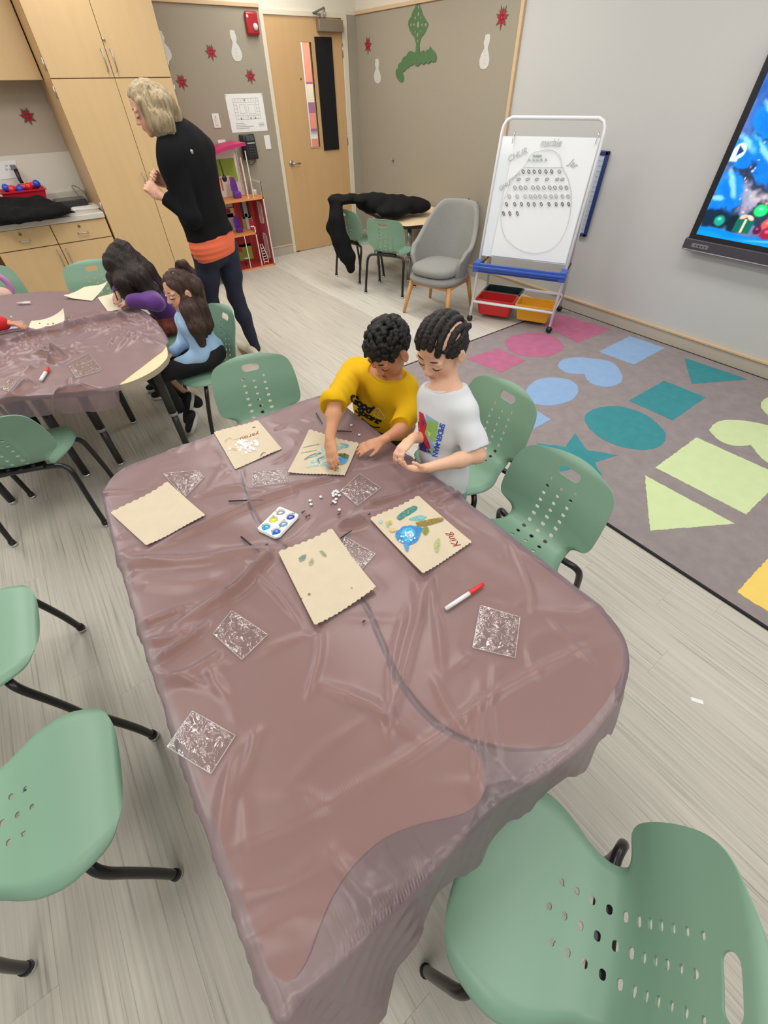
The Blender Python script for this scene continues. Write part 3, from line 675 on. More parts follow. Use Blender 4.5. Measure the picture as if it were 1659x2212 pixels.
RID = [ridge([(240, 1205), (420, 1150), (560, 1085), (700, 1040), (800, 1000), (880, 985)], .010, .020), ridge([(335, 1395), (420, 1330), (520, 1270), (600, 1195), (720, 1150), (860, 1100), (1010, 1045)], .017, .018),
       ridge([(262, 1215), (420, 1212), (520, 1195), (610, 1185)], .008, .022), ridge([(280, 1260), (400, 1265), (500, 1245)], .005, .03), ridge([(1000, 1120), (930, 1240), (905, 1330), (870, 1460), (830, 1600)], .004, .012),
       ridge([(690, 1350), (690, 1420), (660, 1520)], .003, .008), ridge([(330, 1500), (560, 1410), (700, 1360)], .0028, .007), ridge([(450, 1850), (700, 1740), (900, 1620), (1100, 1480), (1330, 1370)], .0028, .006),
       ridge([(930, 1450), (960, 1520), (1010, 1600)], .002, .006), ridge([(640, 2000), (760, 1965), (880, 1890), (1000, 1865)], .003, .020), ridge([(300, 1360), (370, 1330), (430, 1310)], .010, .010), ridge([(335, 1440), (390, 1400), (470, 1345)], .012, .010),
       ridge([(310, 1390), (360, 1385), (420, 1360)], .008, .008), ridge([(345, 1480), (420, 1450), (500, 1400)], .007, .009), ridge([(560, 1560), (540, 1640), (500, 1730)], .002, .006), ridge([(880, 1300), (850, 1420), (845, 1500), (840, 1640)], .003, .008),
       ridge([(950, 1040), (900, 1060), (840, 1085), (760, 1100)], .010, .014), ridge([(1010, 1060), (930, 1100), (860, 1120)], .009, .012), ridge([(260, 1120), (330, 1090), (420, 1075), (540, 1050)], .003, .012),
       ridge([(1180, 1330), (1230, 1390), (1290, 1440)], .0018, .006), ridge([(470, 1930), (620, 1900), (760, 1800)], .0015, .006), ridge([(250, 1165), (330, 1150), (420, 1120)], .006, .012), ridge([(1090, 1150), (1140, 1260), (1150, 1340)], .0018, .006)]
HULL = catmull([(-.197, .06), (-.195, .5), (-.180, 1.0), (-.157, 1.40), (-.13, 1.485), (-.07, 1.54), (.05, 1.549), (.4, 1.549), (.72, 1.549), (.785, 1.53), (.803, 1.46), (.806, .9), (.806, .3), (.803, .14), (.765, .055), (.69, .008), (.585, -.014), (.45, -.014), (.25, .018), (.05, .018), (-.13, .026), (-.175, .036)], 4, True)
def sm(a, b_, x): t = min(1, max(0, (x-a)/(b_-a))); return t*t*(3-2*t)
FLATS = [[at2(x, y, TZ) for (x, y) in q] for q in (((240, 1109), (365, 1045), (443, 1112), (316, 1179)), ((462, 934), (557, 908), (608, 968), (507, 1012)), ((668, 932), (775, 958), (745, 1026), (622, 1020)), ((800, 1122), (905, 1074), (1018, 1170), (912, 1241)), ((603, 1198), (718, 1144), (812, 1274), (680, 1353)),
    ((1038, 1307), (1124, 1332), (1113, 1420), (1021, 1398)), ((415, 1535), (508, 1588), (455, 1671), (360, 1612)), ((500, 1318), (578, 1370), (522, 1424), (460, 1368)), ((545, 1019), (617, 1010), (621, 1040), (546, 1050)), ((777, 1022), (822, 1053), (772, 1091), (735, 1060)), ((352, 1022), (428, 1015), (440, 1030), (398, 1074)), ((745, 1158), (811, 1196), (780, 1230), (735, 1196)), ((553, 1140), (603, 1097), (650, 1108), (598, 1169)), ((962, 1310), (1040, 1255), (1050, 1270), (966, 1325)), ((655, 1065), (740, 1050), (740, 1110), (655, 1100)), ((755, 950), (840, 940), (840, 990), (755, 995)))]
FLATS2 = [[at2(x*.1567, 560+y*.1567, TZ) for (x, y) in q] for q in (((1150, 385), (1500, 345), (1270, 565), (905, 535)), ((1345, 530), (1590, 455), (1680, 690), (1480, 710)), ((372, 985), (860, 960), (930, 790), (430, 850)), ((923, 1436), (1218, 1288), (1403, 1519), (1052, 1630)), ((0, 950), (380, 930), (380, 1010), (0, 1060)), ((0, 1770), (140, 1640), (256, 1640), (115, 1820)), ((520, 1680), (620, 1460), (740, 1500), (620, 1760)), ((200, 560), (440, 560), (440, 660), (200, 660)))]
c1 = link('tablecloth', make_cloth(HULL, [PL_, PR_], -.27, .93, lambda s: -.145-.36*(1-sm(-.10, .10, s))-.02*math.sin(s*40), lambda s: 1.66, RID, flats=FLATS), M_CLOTH)
tag(c1, 'thin brown plastic tablecloth with paint palette and paper bags on it', 'tablecloth')
T2H = [((x+.2)*1.012-.2, (y-3.1)*1.01+3.1) for (x, y) in T2]
def keep_wood(s): return 2.10
RID2 = [ridge([(0, 750), (120, 725), (230, 700), (330, 690)], .022, .022), ridge([(0, 735), (150, 690), (260, 668)], .006, .02), ridge([(60, 770), (130, 775), (160, 800), (150, 850)], .012, .02), ridge([(0, 870), (80, 830), (110, 790), (160, 755)], .02, .03),
        ridge([(60, 890), (140, 850), (220, 840)], .016, .02), ridge([(120, 700), (240, 690), (320, 710)], .008, .015), ridge([(0, 700), (110, 690), (200, 672)], .004, .014)]
c2 = link('tablecloth', make_cloth(T2H, [T2], -.575, .435, lambda s: (2.255+(s-.1)*.86 if s < .34 else 2.461+(s-.34)*1.6) if s > .1 else float(np.interp(s, (-.6, -.35, -.1, .0), (2.475, 2.42, 2.28, 2.25)))-.125*(1-sm(.0, .1, s)), lambda s: float(np.interp(s, (-.6, -.29, .05, .29, .40, .5), (4.05, 4.03, 3.86, 3.48, 3.1, 2.9)))+.085, RID2, .009, .25, .5, 2, 130, .014, FLATS2), M_CLOTH)
tag(c2, 'rumpled brown plastic tablecloth on the table by the cabinets', 'tablecloth')
# ================================================================== WALL DECORATION
def flat(name, parent_or_label, cat, polys, xf, depth=.002, off=.013, group=None):
    """paper cut-out pinned to a wall; polys = [(part name, polygon, material, layer)]"""
    t = None
    p0 = polys[0][1]; cx = sum(p[0] for p in p0)/len(p0); cz = sum(p[1] for p in p0)/len(p0)
    t = thing(name, parent_or_label, cat, xf((cx, cz, off)), group=group)
    for (nm, pl, mt, lay) in polys: keep(MB().prism(pl, off+lay*.0015, off+lay*.0015+depth, xf=xf).build(nm, mt), t)
    return t
M_RED = mat('poinsettia_red', (178, 30, 52), .7, noise=(40, .12)); M_LEAFG = mat('poinsettia_leaf', (92, 88, 66), .7); M_DRED = mat('dark_red', (120, 20, 36), .7)
M_SNOW = mat('translucent_white_paper', (212, 210, 204), .7); M_GARL = mat('garland_green_paper', (82, 118, 76), .75, noise=(30, .06))
def petal_poly(cx, cz, n, r1, r2, a0): return [(cx+(r1 if k % 2 == 0 else r2)*math.cos(a0+PI*k/n), cz+(r1 if k % 2 == 0 else r2)*math.sin(a0+PI*k/n)) for k in range(2*n)]
def poinsettia(cx, cz, xf, label, r=.062):
    flat('poinsettia_cutout', label, 'decoration', [('leaves', petal_poly(cx, cz, 7, r, r*.45, .3), M_LEAFG, 0), ('petals', petal_poly(cx, cz, 8, r*.78, r*.42, .1), M_RED, 1), ('petals', petal_poly(cx+.003, cz, 6, r*.45, r*.2, .5), M_DRED, 2), ('flower_eye', ellipse(cx, cz, r*.12, r*.12, 10), mat('flower_eye', (200, 60, 70), .7), 3)], xf, group='paper poinsettias')
p = pb(455, 113); poinsettia(*p, on_back, 'red poinsettia cutout on the tackboard level with the paper snowman')
p = pb(392, 177); poinsettia(*p, on_back, 'red poinsettia cutout beside the tall cabinet edge')
p = pb(540, 165); poinsettia(*p, on_back, 'red poinsettia cutout between evacuation map and fire alarm')
p = pb(59, 251); poinsettia(*p, on_back, 'red poinsettia cutout above the counter under the wall cabinet')
p = pr(797, 98); poinsettia(*p, on_right, 'red poinsettia cutout close to the door hinge side', .075)
p = pr(1087, 38); poinsettia(*p, on_right, 'red poinsettia cutout near the upright wood strip', .075)
def snowman(cx, cz, xf, label, h=.21, lean=.0, s=1):
    b_ = catmull([(cx-.028*s, cz+h*.5), (cx+.018*s, cz+h*.5), (cx+.02*s, cz+h*.42), (cx+.030*s, cz+h*.28), (cx+.018*s, cz+h*.12), (cx+.045*s, cz-h*.05), (cx+.058*s, cz-h*.28), (cx+.030*s, cz-h*.48), (cx-.030*s, cz-h*.48), (cx-.055*s, cz-h*.28), (cx-.040*s, cz-h*.05), (cx-.022*s, cz+h*.12), (cx-.034*s, cz+h*.28)], 4, True)
    pl = [(x+lean*(z-cz), z) for (x, z) in b_]
    flat('snowman_cutout', label, 'decoration', [('body', pl, M_SNOW, 0)]+[('button', ellipse(cx+lean*dz, cz+dz, .004, .004, 8), mat('pale_grey_ink', (180, 178, 172), .7), 1) for dz in (-.02, -.045, -.07)], xf, group='paper snowmen')
p = pb(507, 100); snowman(*p, on_back, 'white paper snowman cutout next to the fire alarm', .21)
p = pb(352, 100); snowman(*p, on_back, 'white paper snowman cutout half hidden by the tall cabinet', .19)
p = pr(817, 154); snowman(*p, on_right, 'white paper snowman cutout near the door on the taupe wall', .19, .1, 1.2)
p = pr(1051, 113); snowman(*p, on_right, 'white paper snowman cutout beside the upright wood strip', .21, .0, 1.1)
# green bell garland: lattice diamond on a stem over a row of scallops
g = [at(*q, x=WX) for q in ((905, 4), (883, 52), (926, 52), (904, 100))]
dy, dz = g[0].y, g[0].z
def yz(px, py): return pr(px, py)
t = thing('garland_cutout', 'green paper ornament with pierced diamond hanging above a curling garland', 'decoration', (WX, 4.95, 1.9))
dia = [(905, 2), (897, 20), (893, 27), (890, 37), (885, 44), (884, 54), (887, 64), (892, 74), (897, 80), (902, 97), (908, 97), (913, 80), (919, 74), (924, 64), (928, 52), (922, 42), (916, 32), (912, 18)]
bm = bmesh.new()
def add_holed(outer, holes, off, depth, xf):
    cu = bpy.data.curves.new('tmp', 'CURVE'); cu.dimensions = '2D'; cu.fill_mode = 'BOTH'; cu.extrude = depth/2
    for pl in [outer]+holes:
        sp = cu.splines.new('POLY'); sp.points.add(len(pl)-1); sp.use_cyclic_u = True
        for q, p_ in zip(sp.points, pl): q.co = (p_[0], p_[1], 0, 1)
    o = bpy.data.objects.new('tmp', cu); COL.objects.link(o); bpy.context.view_layer.update()
    me = bpy.data.meshes.new_from_object(o.evaluated_get(bpy.context.evaluated_depsgraph_get())); bpy.data.objects.remove(o); bpy.data.curves.remove(cu)
    for v in me.vertices: v.co = xf((v.co.x, v.co.y, off+v.co.z))
    return me
holes = []
for (hx, hy, hw, hh) in ((906, 15, 2, 4), (906, 30, 2.2, 5), (899, 38, 2, 4), (905, 53, 3, 7.5), (890, 53, 2, 4), (896.5, 53, 2, 3.5), (914, 53, 2, 4), (921.5, 53, 2.4, 4.5), (899, 68, 1.6, 3), (911, 67, 1.6, 3), (904, 75, 2, 5), (904, 88, 1.6, 4), (911, 38, 1.6, 3.5)):
    holes.append([yz(hx+hw*math.cos(2*PI*k/10), hy+hh*math.sin(2*PI*k/10)) for k in range(10)])
me = add_holed([yz(*q) for q in dia], holes, .0145, .002, on_right); keep(link('pierced_diamond', me, M_GARL), t)
keep(MB().prism([yz(*q) for q in ((902, 95), (908, 95), (909, 108), (909, 125), (905, 133), (900, 125), (901, 108))], .0175, .0195, xf=on_right).build('stem', M_GARL), t)
for i, (sx, sy, rw, rh, rt) in enumerate(((866, 163, 8, 16, .35), (871, 145, 9, 11, .2), (880, 135, 10, 14, 0), (890, 126, 10, 16, 0), (904, 126, 9, 17, 0), (917, 124, 8, 15, 0), (928, 122, 8, 15, 0), (937, 120, 8, 14, .3))):
    pl = []
    for k in range(20):
        a = 2*PI*k/20; ex, ey = rw*math.cos(a), rh*math.sin(a); pl.append(yz(sx+ex*math.cos(rt)+ey*math.sin(rt), sy-ex*math.sin(rt)+ey*math.cos(rt)))
    keep(MB().prism(pl, .013+.0011*i, .0146+.0011*i, xf=on_right).build('scallop', M_GARL), t)
keep(MB().prism([yz(927, 112), yz(933, 100), yz(937, 112)], .02, .022, xf=on_right).build('leaf_tip', M_GARL), t)
p = at(852, 345, x=WX)
h_ = thing('wall_hook', 'small metal wall hook on the taupe tackboard', 'hook', (WX-.012, p.y, p.z)); keep(MB().lathe([(.012, 0), (.014, .004), (.006, .01), (.006, .02), (.011, .03), (.004, .034)], 14, (WX-.012, p.y, p.z), (-1, 0, 0)).build('knob', M_STEEL), h_)
keep(MB().tube([(WX-.016, p.y, p.z-.01), (WX-.03, p.y, p.z-.025), (WX-.038, p.y, p.z-.014)], .004, 8).build('prong', M_STEEL), h_)

# fire alarm
M_ALARM = mat('alarm_red', (172, 34, 44), .35)
t = thing('fire_alarm', 'red fire alarm strobe beside the door top', 'alarm', (2.80, WY-.012, 2.05))
keep(MB().rbox((2.735, WY-.055, 1.972), (2.872, WY-.012, 2.135), .02, 3).build('housing', M_ALARM), t)
keep(MB().lathe([(.026, 0), (.026, .008), (.02, .018), (.008, .022)], 18, (2.826, WY-.055, 2.03), (0, -1, 0)).build('strobe_lens', mat('strobe_lens', (215, 215, 212), .15)), t)
keep(MB().prism([(2.755+.012*math.cos(k*PI/4), 2.10+.012*math.sin(k*PI/4)) for k in range(8)], .0555, .057, xf=on_back).build('label_disc', mat('alarm_pale', (220, 190, 185), .5)), t)
# evacuation map
t = thing('evacuation_map', 'white sheet with printed floor plan pinned above the telephone', 'poster', (2.59, WY-.013, 1.40))
P00, P10, P01, P11 = (2.375, 1.25), (2.803, 1.25), (2.375, 1.555), (2.803, 1.555)
keep(MB().prism([P00, P10, P11, P01], .013, .0138, xf=on_back).build('sheet', M_PAPER), t)
b = MB(); LN = .0016
def ln(u0, v0, u1, v1, w_=LN):
    x0, x1 = sorted((2.375+u0*.428, 2.375+u1*.428)); z0, z1 = sorted((1.555-v0*.305, 1.555-v1*.305)); b.box((x0-w_/2, WY-.0146, z0-w_/2), (x1+w_/2, WY-.0136, z1+w_/2))
for (u0, v0, u1, v1) in ((.18, .12, .86, .12), (.18, .12, .18, .66), (.86, .12, .86, .66), (.18, .66, .86, .66), (.26, .22, .78, .22), (.26, .22, .26, .56), (.78, .22, .78, .56), (.26, .56, .78, .56), (.50, .22, .50, .66), (.33, .28, .46, .28), (.33, .28, .33, .50), (.46, .28, .46, .50), (.33, .5, .46, .5), (.56, .28, .74, .28), (.56, .28, .56, .52), (.74, .28, .74, .52), (.56, .52, .74, .52)): ln(u0, v0, u1, v1)
for k in range(9): ln(.24+.07*k, .12, .24+.07*k, .20); ln(.24+.07*k, .58, .24+.07*k, .66)
for k in range(5): ln(.18, .20+.09*k, .25, .20+.09*k); ln(.79, .20+.09*k, .86, .20+.09*k)
for (u, v) in ((.48, .15), (.32, .63), (.58, .62), (.70, .62)): ln(u, v, u+.012, v+.03, .006)
for k in range(4): ln(.14, .76+.045*k, (.36, .42, .62, .50)[k], .76+.045*k, .0028)
for k in range(3): ln(.78, .78+.04*k, .92, .78+.04*k, .0028)
keep(b.build('map_print', M_INK), t)
for (x, z) in ((2.385, 1.545), (2.793, 1.545)): keep(MB().lathe([(.004, 0), (.004, .003), (.002, .004)], 8, (x, WY-.0138, z), (0, -1, 0)).build('pin', M_STEEL), t)
def plate(x0, x1, z0, z1, name, label, cat, rocker=True):
    t = thing(name, label, cat, ((x0+x1)/2, WY-.012, z0)); keep(MB().rbox((x0, WY-.019, z0), (x1, WY-.012, z1), .002).build('cover', M_WHITE), t)
    if rocker:
        mx_ = (x0+x1)/2
        keep(MB().rbox((mx_-.016, WY-.023, z0+.02), (mx_+.016, WY-.019, z1-.03), .002).build('rocker', mat('switch_ivory', (225, 222, 212), .4)), t)
        keep(MB().box((mx_-.006, WY-.0235, z1-.028), (mx_+.004, WY-.019, z1-.022)).build('indicator', M_INK), t)
plate(2.185, 2.262, 1.298, 1.412, 'light_switch', 'white wall switch between poinsettia and floor plan sheet', 'switch')
plate(2.742, 2.812, 1.09, 1.21, 'wall_plate', 'blank white wall plate beside the black telephone', 'plate', False)
t = thing('note_card', 'white card taped on the tackboard over the dollhouse roof', 'card', (2.23, WY-.013, 1.13)); keep(MB().prism([pb(469, 302), pb(485, 301), pb(492, 326), pb(475, 327)], .013, .014, xf=on_back).build('card', M_PAPER), t)
keep(MB().prism([pb(474, 301.5), pb(480, 301), pb(480, 303.5), pb(474, 304)], .0142, .0147, xf=on_back).build('tape', mat('tape_clear', (225, 224, 215), .3)), t)
# telephone
t = thing('wall_telephone', 'black corded wall telephone above the dollhouse', 'telephone', (2.53, WY-.013, 1.02))
M_PH = mat('phone_black', (30, 30, 32), .35)
rt = Matrix.Translation((2.525, WY-.04, 1.13)) @ Matrix.Rotation(-.10, 4, 'X')
keep(MB().rbox((-.085, -.028, -.115), (.085, .028, .105), .012, rot=rt).build('base', M_PH), t)
keep(MB().tube([(2.462, WY-.085, 1.225), (2.458, WY-.098, 1.18), (2.458, WY-.098, 1.08), (2.462, WY-.085, 1.035)], [.024, .016, .016, .024], 12).build('handset', M_PH), t)
keep(MB().rbox((-.022, -.033, .045), (.070, -.026, .090), .002, rot=rt).build('display', mat('phone_screen', (70, 78, 80), .2)), t)
keep(MB().rbox((-.022, -.033, .022), (.068, -.027, .030), .001, rot=rt).build('label_strip', mat('phone_strip', (205, 205, 200), .5)), t)
for r_ in range(4):
    for c_ in range(3): keep(MB().rbox((-.015+.028*c_, -.034, -.01-.022*r_), (.005+.028*c_, -.027, .004-.022*r_), .002, 1, rot=rt).build('key', mat('phone_key', (58, 58, 60), .5)), t)
keep(MB().tube(catmull([(2.47, WY-.06, 1.03), (2.50, WY-.05, .97), (2.56, WY-.045, .99), (2.58, WY-.03, 1.03)], 6), .004, 6).build('cord', M_PH), t)

# ================================================================== SCREEN
M_TVF = mat('screen_frame', (34, 32, 36), .35); M_TVB = mat('screen_bar', (70, 66, 74), .4)
TY1, TY0, TZ0, TZ1 = 1.60, -.12, .70, 1.80
t = thing('wall_screen', 'large dark framed wall screen showing snowy blue winter scene', 'screen', (WX, .8, TZ0))
TX = WX-.085
keep(MB().rbox((TX, TY0, TZ0+.055), (WX-.03, TY1, TZ1), .006).build('housing', M_TVF), t)
keep(MB().rbox((TX-.012, TY0, TZ0), (WX-.03, TY1+.012, TZ0+.075), .006).build('control_bar', M_TVB), t)
keep(MB().rbox((TX-.014, TY0, TZ0+.004), (TX-.006, TY1+.008, TZ0+.010), .001, 1).build('silver_strip', mat('silver_strip', (190, 190, 196), .3, .6)), t)
keep(MB().rbox((TX-.0145, TY1-.17, TZ0+.025), (TX-.011, TY1-.05, TZ0+.052), .002, 1).build('port_panel', mat('port_grey', (120, 118, 122), .4)), t)
b = MB()
for k in range(4): b.box((TX-.0155, TY1-.15+.022*k, TZ0+.034), (TX-.0143, TY1-.142+.022*k, TZ0+.042))
keep(b.build('port', M_BLACK), t)
keep(MB().box((WX-.03, .3, 1.0), (WX, 1.2, 1.5)).build('wall_bracket', M_BLACK), t)
SY1, SZ0, SZ1 = TY1-.045, TZ0+.105, TZ1-.045
def on_scr(p): return Vector((TX-.0008-p[2], SY1-p[0], SZ0+p[1]))     # u: away from the screen edge next to the easel, v up
M_PIC = mat('screen_picture', (255, 255, 255), .2, spec=.2, vcol=True, emit=0.85)
W_, H_ = SY1-TY0-.045, SZ1-SZ0
def screen_picture():
    """the winter picture shown by the screen: colours laid on a fine grid of points"""
    nu, nv = 300, 200; uu = np.linspace(0, 1, nu)**1.5*W_; vv = np.linspace(0, H_, nv); U, V = np.meshgrid(uu, vv)
    # picture units: 1 = 1/10 of the picture height, origin at the lower corner beside the easel
    X, Y = U/H_*10, V/H_*10; rs = np.random.RandomState(3); C = np.zeros(U.shape+(3,))
    def noise(f, sd):
        q = np.random.RandomState(sd); o = np.zeros_like(X)
        for _ in range(9): w_ = q.normal(size=2)*f; o += np.sin(w_[0]*X+w_[1]*Y+q.uniform(0, 6.28)+1.3*np.sin(w_[1]*.6*X-w_[0]*.6*Y))
        return o/4
    n1, n2, n3 = noise(2.2, 1), noise(6, 2), noise(14, 4)
    def lay(mask, col, al=1.0): m_ = np.clip(mask, 0, 1)[..., None]*al; C[:] = C*(1-m_)+np.array(col, float)[None, None]*m_
    def ell(cx, cy, rx, ry, col, al=1.0, soft=.5, rot=0.0, rough=.0):
        dx, dy = X-cx, Y-cy; a_, b_ = dx*math.cos(rot)+dy*math.sin(rot), -dx*math.sin(rot)+dy*math.cos(rot); d_ = np.sqrt((a_/rx)**2+(b_/ry)**2)+rough*n2+rough*.5*n3; lay((1+soft*.5-d_)/soft, col, al)
    k = np.clip(Y/10, 0, 1)[..., None]; C[:] = (1-k)*np.array((96, 110, 150))+k*np.array((40, 92, 178)); C += (n1*14+n2*7)[..., None]
    for (x, y, rx, ry, c_) in ((3.2, 2.9, 1.5, 1.1, (196, 178, 186)), (4.3, 4.2, 1.3, 1.1, (250, 206, 168)), (5.3, 4.5, 1.5, .9, (214, 134, 106)), (2.6, 5.6, 1.0, .8, (184, 150, 142)), (6.5, 3.2, 2.2, 1.6, (226, 170, 140)), (8.5, 5, 2.5, 2, (150, 110, 120))): ell(x, y, rx, ry, c_, .9, 1.2, 0, .15)
    def bough(cx, cy, rx, ry, rot, al=1.0):     # snow on a fir bough: dark needles below, bright top edge
        ell(cx+.25, cy-.55*ry-.25, rx*1.02, ry*.9, (40, 52, 74), .95, .5, rot, .22); ell(cx, cy, rx, ry, (24, 126, 236), al, .28, rot, .16); ell(cx+.05, cy-.25*ry, rx*.8, ry*.55, (14, 96, 206), .55, .8, rot, .3); ell(cx-.05*rx, cy+.62*ry, rx*.72, ry*.22, (150, 208, 255), .8, .8, rot, .25)
    for (cx, cy, rx, ry, rot) in ((6.8, 7.6, 1.9, .8, -.3), (4.4, 8.3, 1.3, .7, -.4), (2.6, 7.5, 1.2, .7, -.5), (9.2, 6.0, 1.8, .9, -.3), (7.4, 5.3, 1.3, .6, -.4), (1.4, 6.5, 1.1, .8, -.5), (2.0, 4.55, 1.75, .75, -.62), (.7, 4.9, .9, .8, -.6), (.9, 2.75, 1.25, .85, -.95), (.35, 1.9, .55, .7, 0), (8.6, 3.0, 1.6, .7, -.2), (10.5, 4.2, 1.8, .8, -.2), (12, 6, 2, 1, -.2)): bough(cx, cy, rx, ry, rot)
    ell(3.6, 3.6, .55, .75, (70, 66, 86), .8, .6, .3, .2); ell(4.55, 3.35, .52, .46, (56, 176, 250), 1, .3); ell(4.45, 3.5, .25, .15, (170, 225, 255), .8, .8)
    ell(.75, 1.1, 1.1, .62, (22, 40, 58), .95, .4, 0, .15); ell(3.5, 1.75, .8, .7, (34, 48, 66), .9, .5, 0, .25); ell(2.2, .95, .55, .5, (16, 34, 44), .95, .4, 0, .1)
    lay((.55+.10*np.sin(X*1.3+.5)+.05*n1-Y)/.10, (8, 126, 244)); lay((.30+.08*np.sin(X*2.1)-Y)/.14, (20, 148, 252), .6); ell(5.2, .35, 1.6, .06, (120, 200, 250), .7, 1.0, .12); ell(6.5, .55, 1.8, .05, (150, 214, 252), .7, 1.0, -.1)
    for (x, y, rx, ry, c_) in ((3.45, 1.95, .42, .34, (40, 226, 112)), (1.15, 1.05, .36, .32, (34, 150, 130)), (3.9, 4.9, .2, .18, (90, 230, 140)), (4.3, 1.25, .4, .35, (214, 84, 84)), (4.5, .75, .42, .36, (150, 30, 60)), (3.8, .85, .26, .26, (92, 24, 54)), (5.0, .95, .42, .3, (255, 206, 170)), (4.7, 1.25, .36, .34, (58, 62, 150)), (5.6, 1.4, .4, .4, (200, 40, 60)), (6.3, 1.0, .4, .3, (240, 190, 120))): ell(x, y, rx, ry, c_, 1, .35, 0, .05); ell(x-.1*rx, y+.3*ry, rx*.35, ry*.25, tuple(min(255, v_+90) for v_ in c_), .7, .9)
    def quad(x0, x1, y0, y1, sk, col): lay(np.minimum(np.minimum(X-x0-sk*Y, x1+sk*Y-X), np.minimum(Y-y0, y1-Y))/.04+.5, col)
    quad(2.25, 3.35, .55, 1.35, .02, (20, 98, 84)); quad(2.74, 2.90, .55, 1.37, .01, (226, 194, 164)); ell(2.6, 1.48, .26, .12, (214, 180, 156), 1, .4, .4); ell(3.05, 1.48, .26, .12, (226, 196, 172), 1, .4, -.4)
    for i in range(150): ell(rs.uniform(1.5, 9), rs.uniform(1.5, 7.5), rs.uniform(.03, .08), rs.uniform(.03, .08), ((255, 240, 214), (255, 200, 140), (200, 226, 255), (130, 240, 180), (250, 120, 110))[rs.randint(5)], .85, .9)
    ell(.42, 4.95+.0, .40, .42, (196, 216, 250), 1, .2); lay(np.minimum(np.minimum(X-.0, (.55-X)), np.minimum(Y-4.35, 4.95-Y+.0*X))/.05, (196, 216, 250)); lay(np.minimum(X-.30, .32-np.abs(Y-4.95)-.75*(X-.30))/.04, (36, 56, 110))
    b = MB(); me = bpy.data.meshes.new('picture'); P = [on_scr((u_, v_, .0004)) for u_, v_ in zip(U.ravel(), V.ravel())]; idx = np.arange(nu*nv).reshape(nv, nu); q = np.stack([idx[:-1, :-1], idx[:-1, 1:], idx[1:, 1:], idx[1:, :-1]], -1).reshape(-1, 4); me.from_pydata([tuple(p) for p in P], [], q.tolist())
    c = np.clip(C/255, 0, 1); c = np.where(c <= .04045, c/12.92, ((c+.055)/1.055)**2.4); at_ = me.color_attributes.new('Col', 'FLOAT_COLOR', 'POINT'); at_.data.foreach_set('color', np.concatenate([c, np.ones(U.shape+(1,))], -1).astype(np.float32).ravel()); me.update(); return me
keep(link('picture', screen_picture(), M_PIC), t)

# ================================================================== BLUE FRAMED BOARD ON THE WALL
t = thing('lined_board', 'blue framed lined writing board hung behind the easel', 'board', (WX, 2.8, .62))
Y0, Y1, Z0, Z1 = 2.475, 3.25, .62, 1.21
keep(MB().rbox((WX-.018, Y0+.01, Z0+.01), (WX-.004, Y1-.01, Z1-.01), .003).build('panel', mat('board_pale_blue', (186, 196, 212), .3)), t)
b = MB()
for a in ((Y0, Z0, Y0+.03, Z1), (Y1-.03, Z0, Y1, Z1), (Y0, Z0, Y1, Z0+.025), (Y0, Z1-.03, Y1, Z1)): b.rbox((WX-.026, a[0], a[1]), (WX-.002, a[2], a[3]), .006)
keep(b.build('frame', mat('navy_frame', (32, 54, 112), .4)), t)
b = MB()
for k in range(15): b.box((WX-.0192, Y0+.03, Z0+.05+.034*k), (WX-.0178, Y1-.03, Z0+.052+.034*k))
keep(b.build('ruled_line', mat('ruled_grey', (140, 150, 168), .5)), t)

# ================================================================== EASEL
FL, FR = Vector((*at2(1013, 694), 0)), Vector((*at2(1183, 722), 0)); ax = (FR-FL).normalized(); bk = Vector((-ax.y, ax.x, 0))
if bk.x < 0: bk = -bk
EW = (FR-FL).length; M_EZ = mat('white_enamel', (232, 233, 234), .3)
es = thing('easel', 'white metal whiteboard easel on castors with blue tray', 'easel', FL)
E_DEP = .58
def ez(u, h, out=0.0):     # point on the leaning front: u along the width, h height above floor
    return FL + ax*u + bk*(E_DEP*.5*h/1.43) + Vector((0, 0, h)) - bk*out
TOPH = 1.42
arc = [ez(.0, .05), ez(.0, TOPH-.08), ez(.006, TOPH-.045), ez(.025, TOPH-.015), ez(.06, TOPH), ez(EW-.06, TOPH), ez(EW-.025, TOPH-.015), ez(EW-.006, TOPH-.045), ez(EW, TOPH-.08), ez(EW, .05)]
keep(MB().tube(arc, .0125, 10).build('front_frame', M_EZ), es)
def ezb(u, h): return FL + ax*u + bk*(E_DEP*(1-.5*h/1.43)) + Vector((0, 0, h))
keep(MB().tube([ezb(0, .05), ezb(0, 1.16), ezb(.04, 1.20), ezb(EW-.04, 1.20), ezb(EW, 1.16), ezb(EW, .05)], .0125, 10).build('rear_frame', M_EZ), es)
for i in range(2):
    fn_ = (ez, ezb)[i]
    keep(MB().tube([fn_(.0, .172), fn_(EW, .172)], .011, 8).build('crossbar', M_EZ), es)
for u in (0, EW): keep(MB().tube([ez(u, .45), ezb(u, .45)], .008, 8).build('side_brace', M_BLACK), es)
for qi, q in enumerate((ez(0, .05), ez(EW, .05), ezb(0, .05), ezb(EW, .05))):
    q = q+Vector((0, 0, .0098 if qi % 2 else .0004))
    c_ = keep(MB().ball(q+Vector((0, 0, -.022)), (.028, .028, .028), 12).build('castor', M_BLACK), es)
    keep(MB().tube([q+Vector((0, 0, -.01)), q+Vector((0, 0, .02))], .008, 8).build('castor_stem', M_STEEL), c_)
BZ0, BZ1 = .535, 1.315
def ezrect(u0, u1, h0, h1, o0, o1, mb):
    vs = [ez(u, h, o) for o in (o0, o1) for (u, h) in ((u0, h0), (u1, h0), (u1, h1), (u0, h1))]
    return mb.add(vs, [(0, 1, 2, 3), (7, 6, 5, 4), (0, 4, 5, 1), (1, 5, 6, 2), (2, 6, 7, 3), (3, 7, 4, 0)])
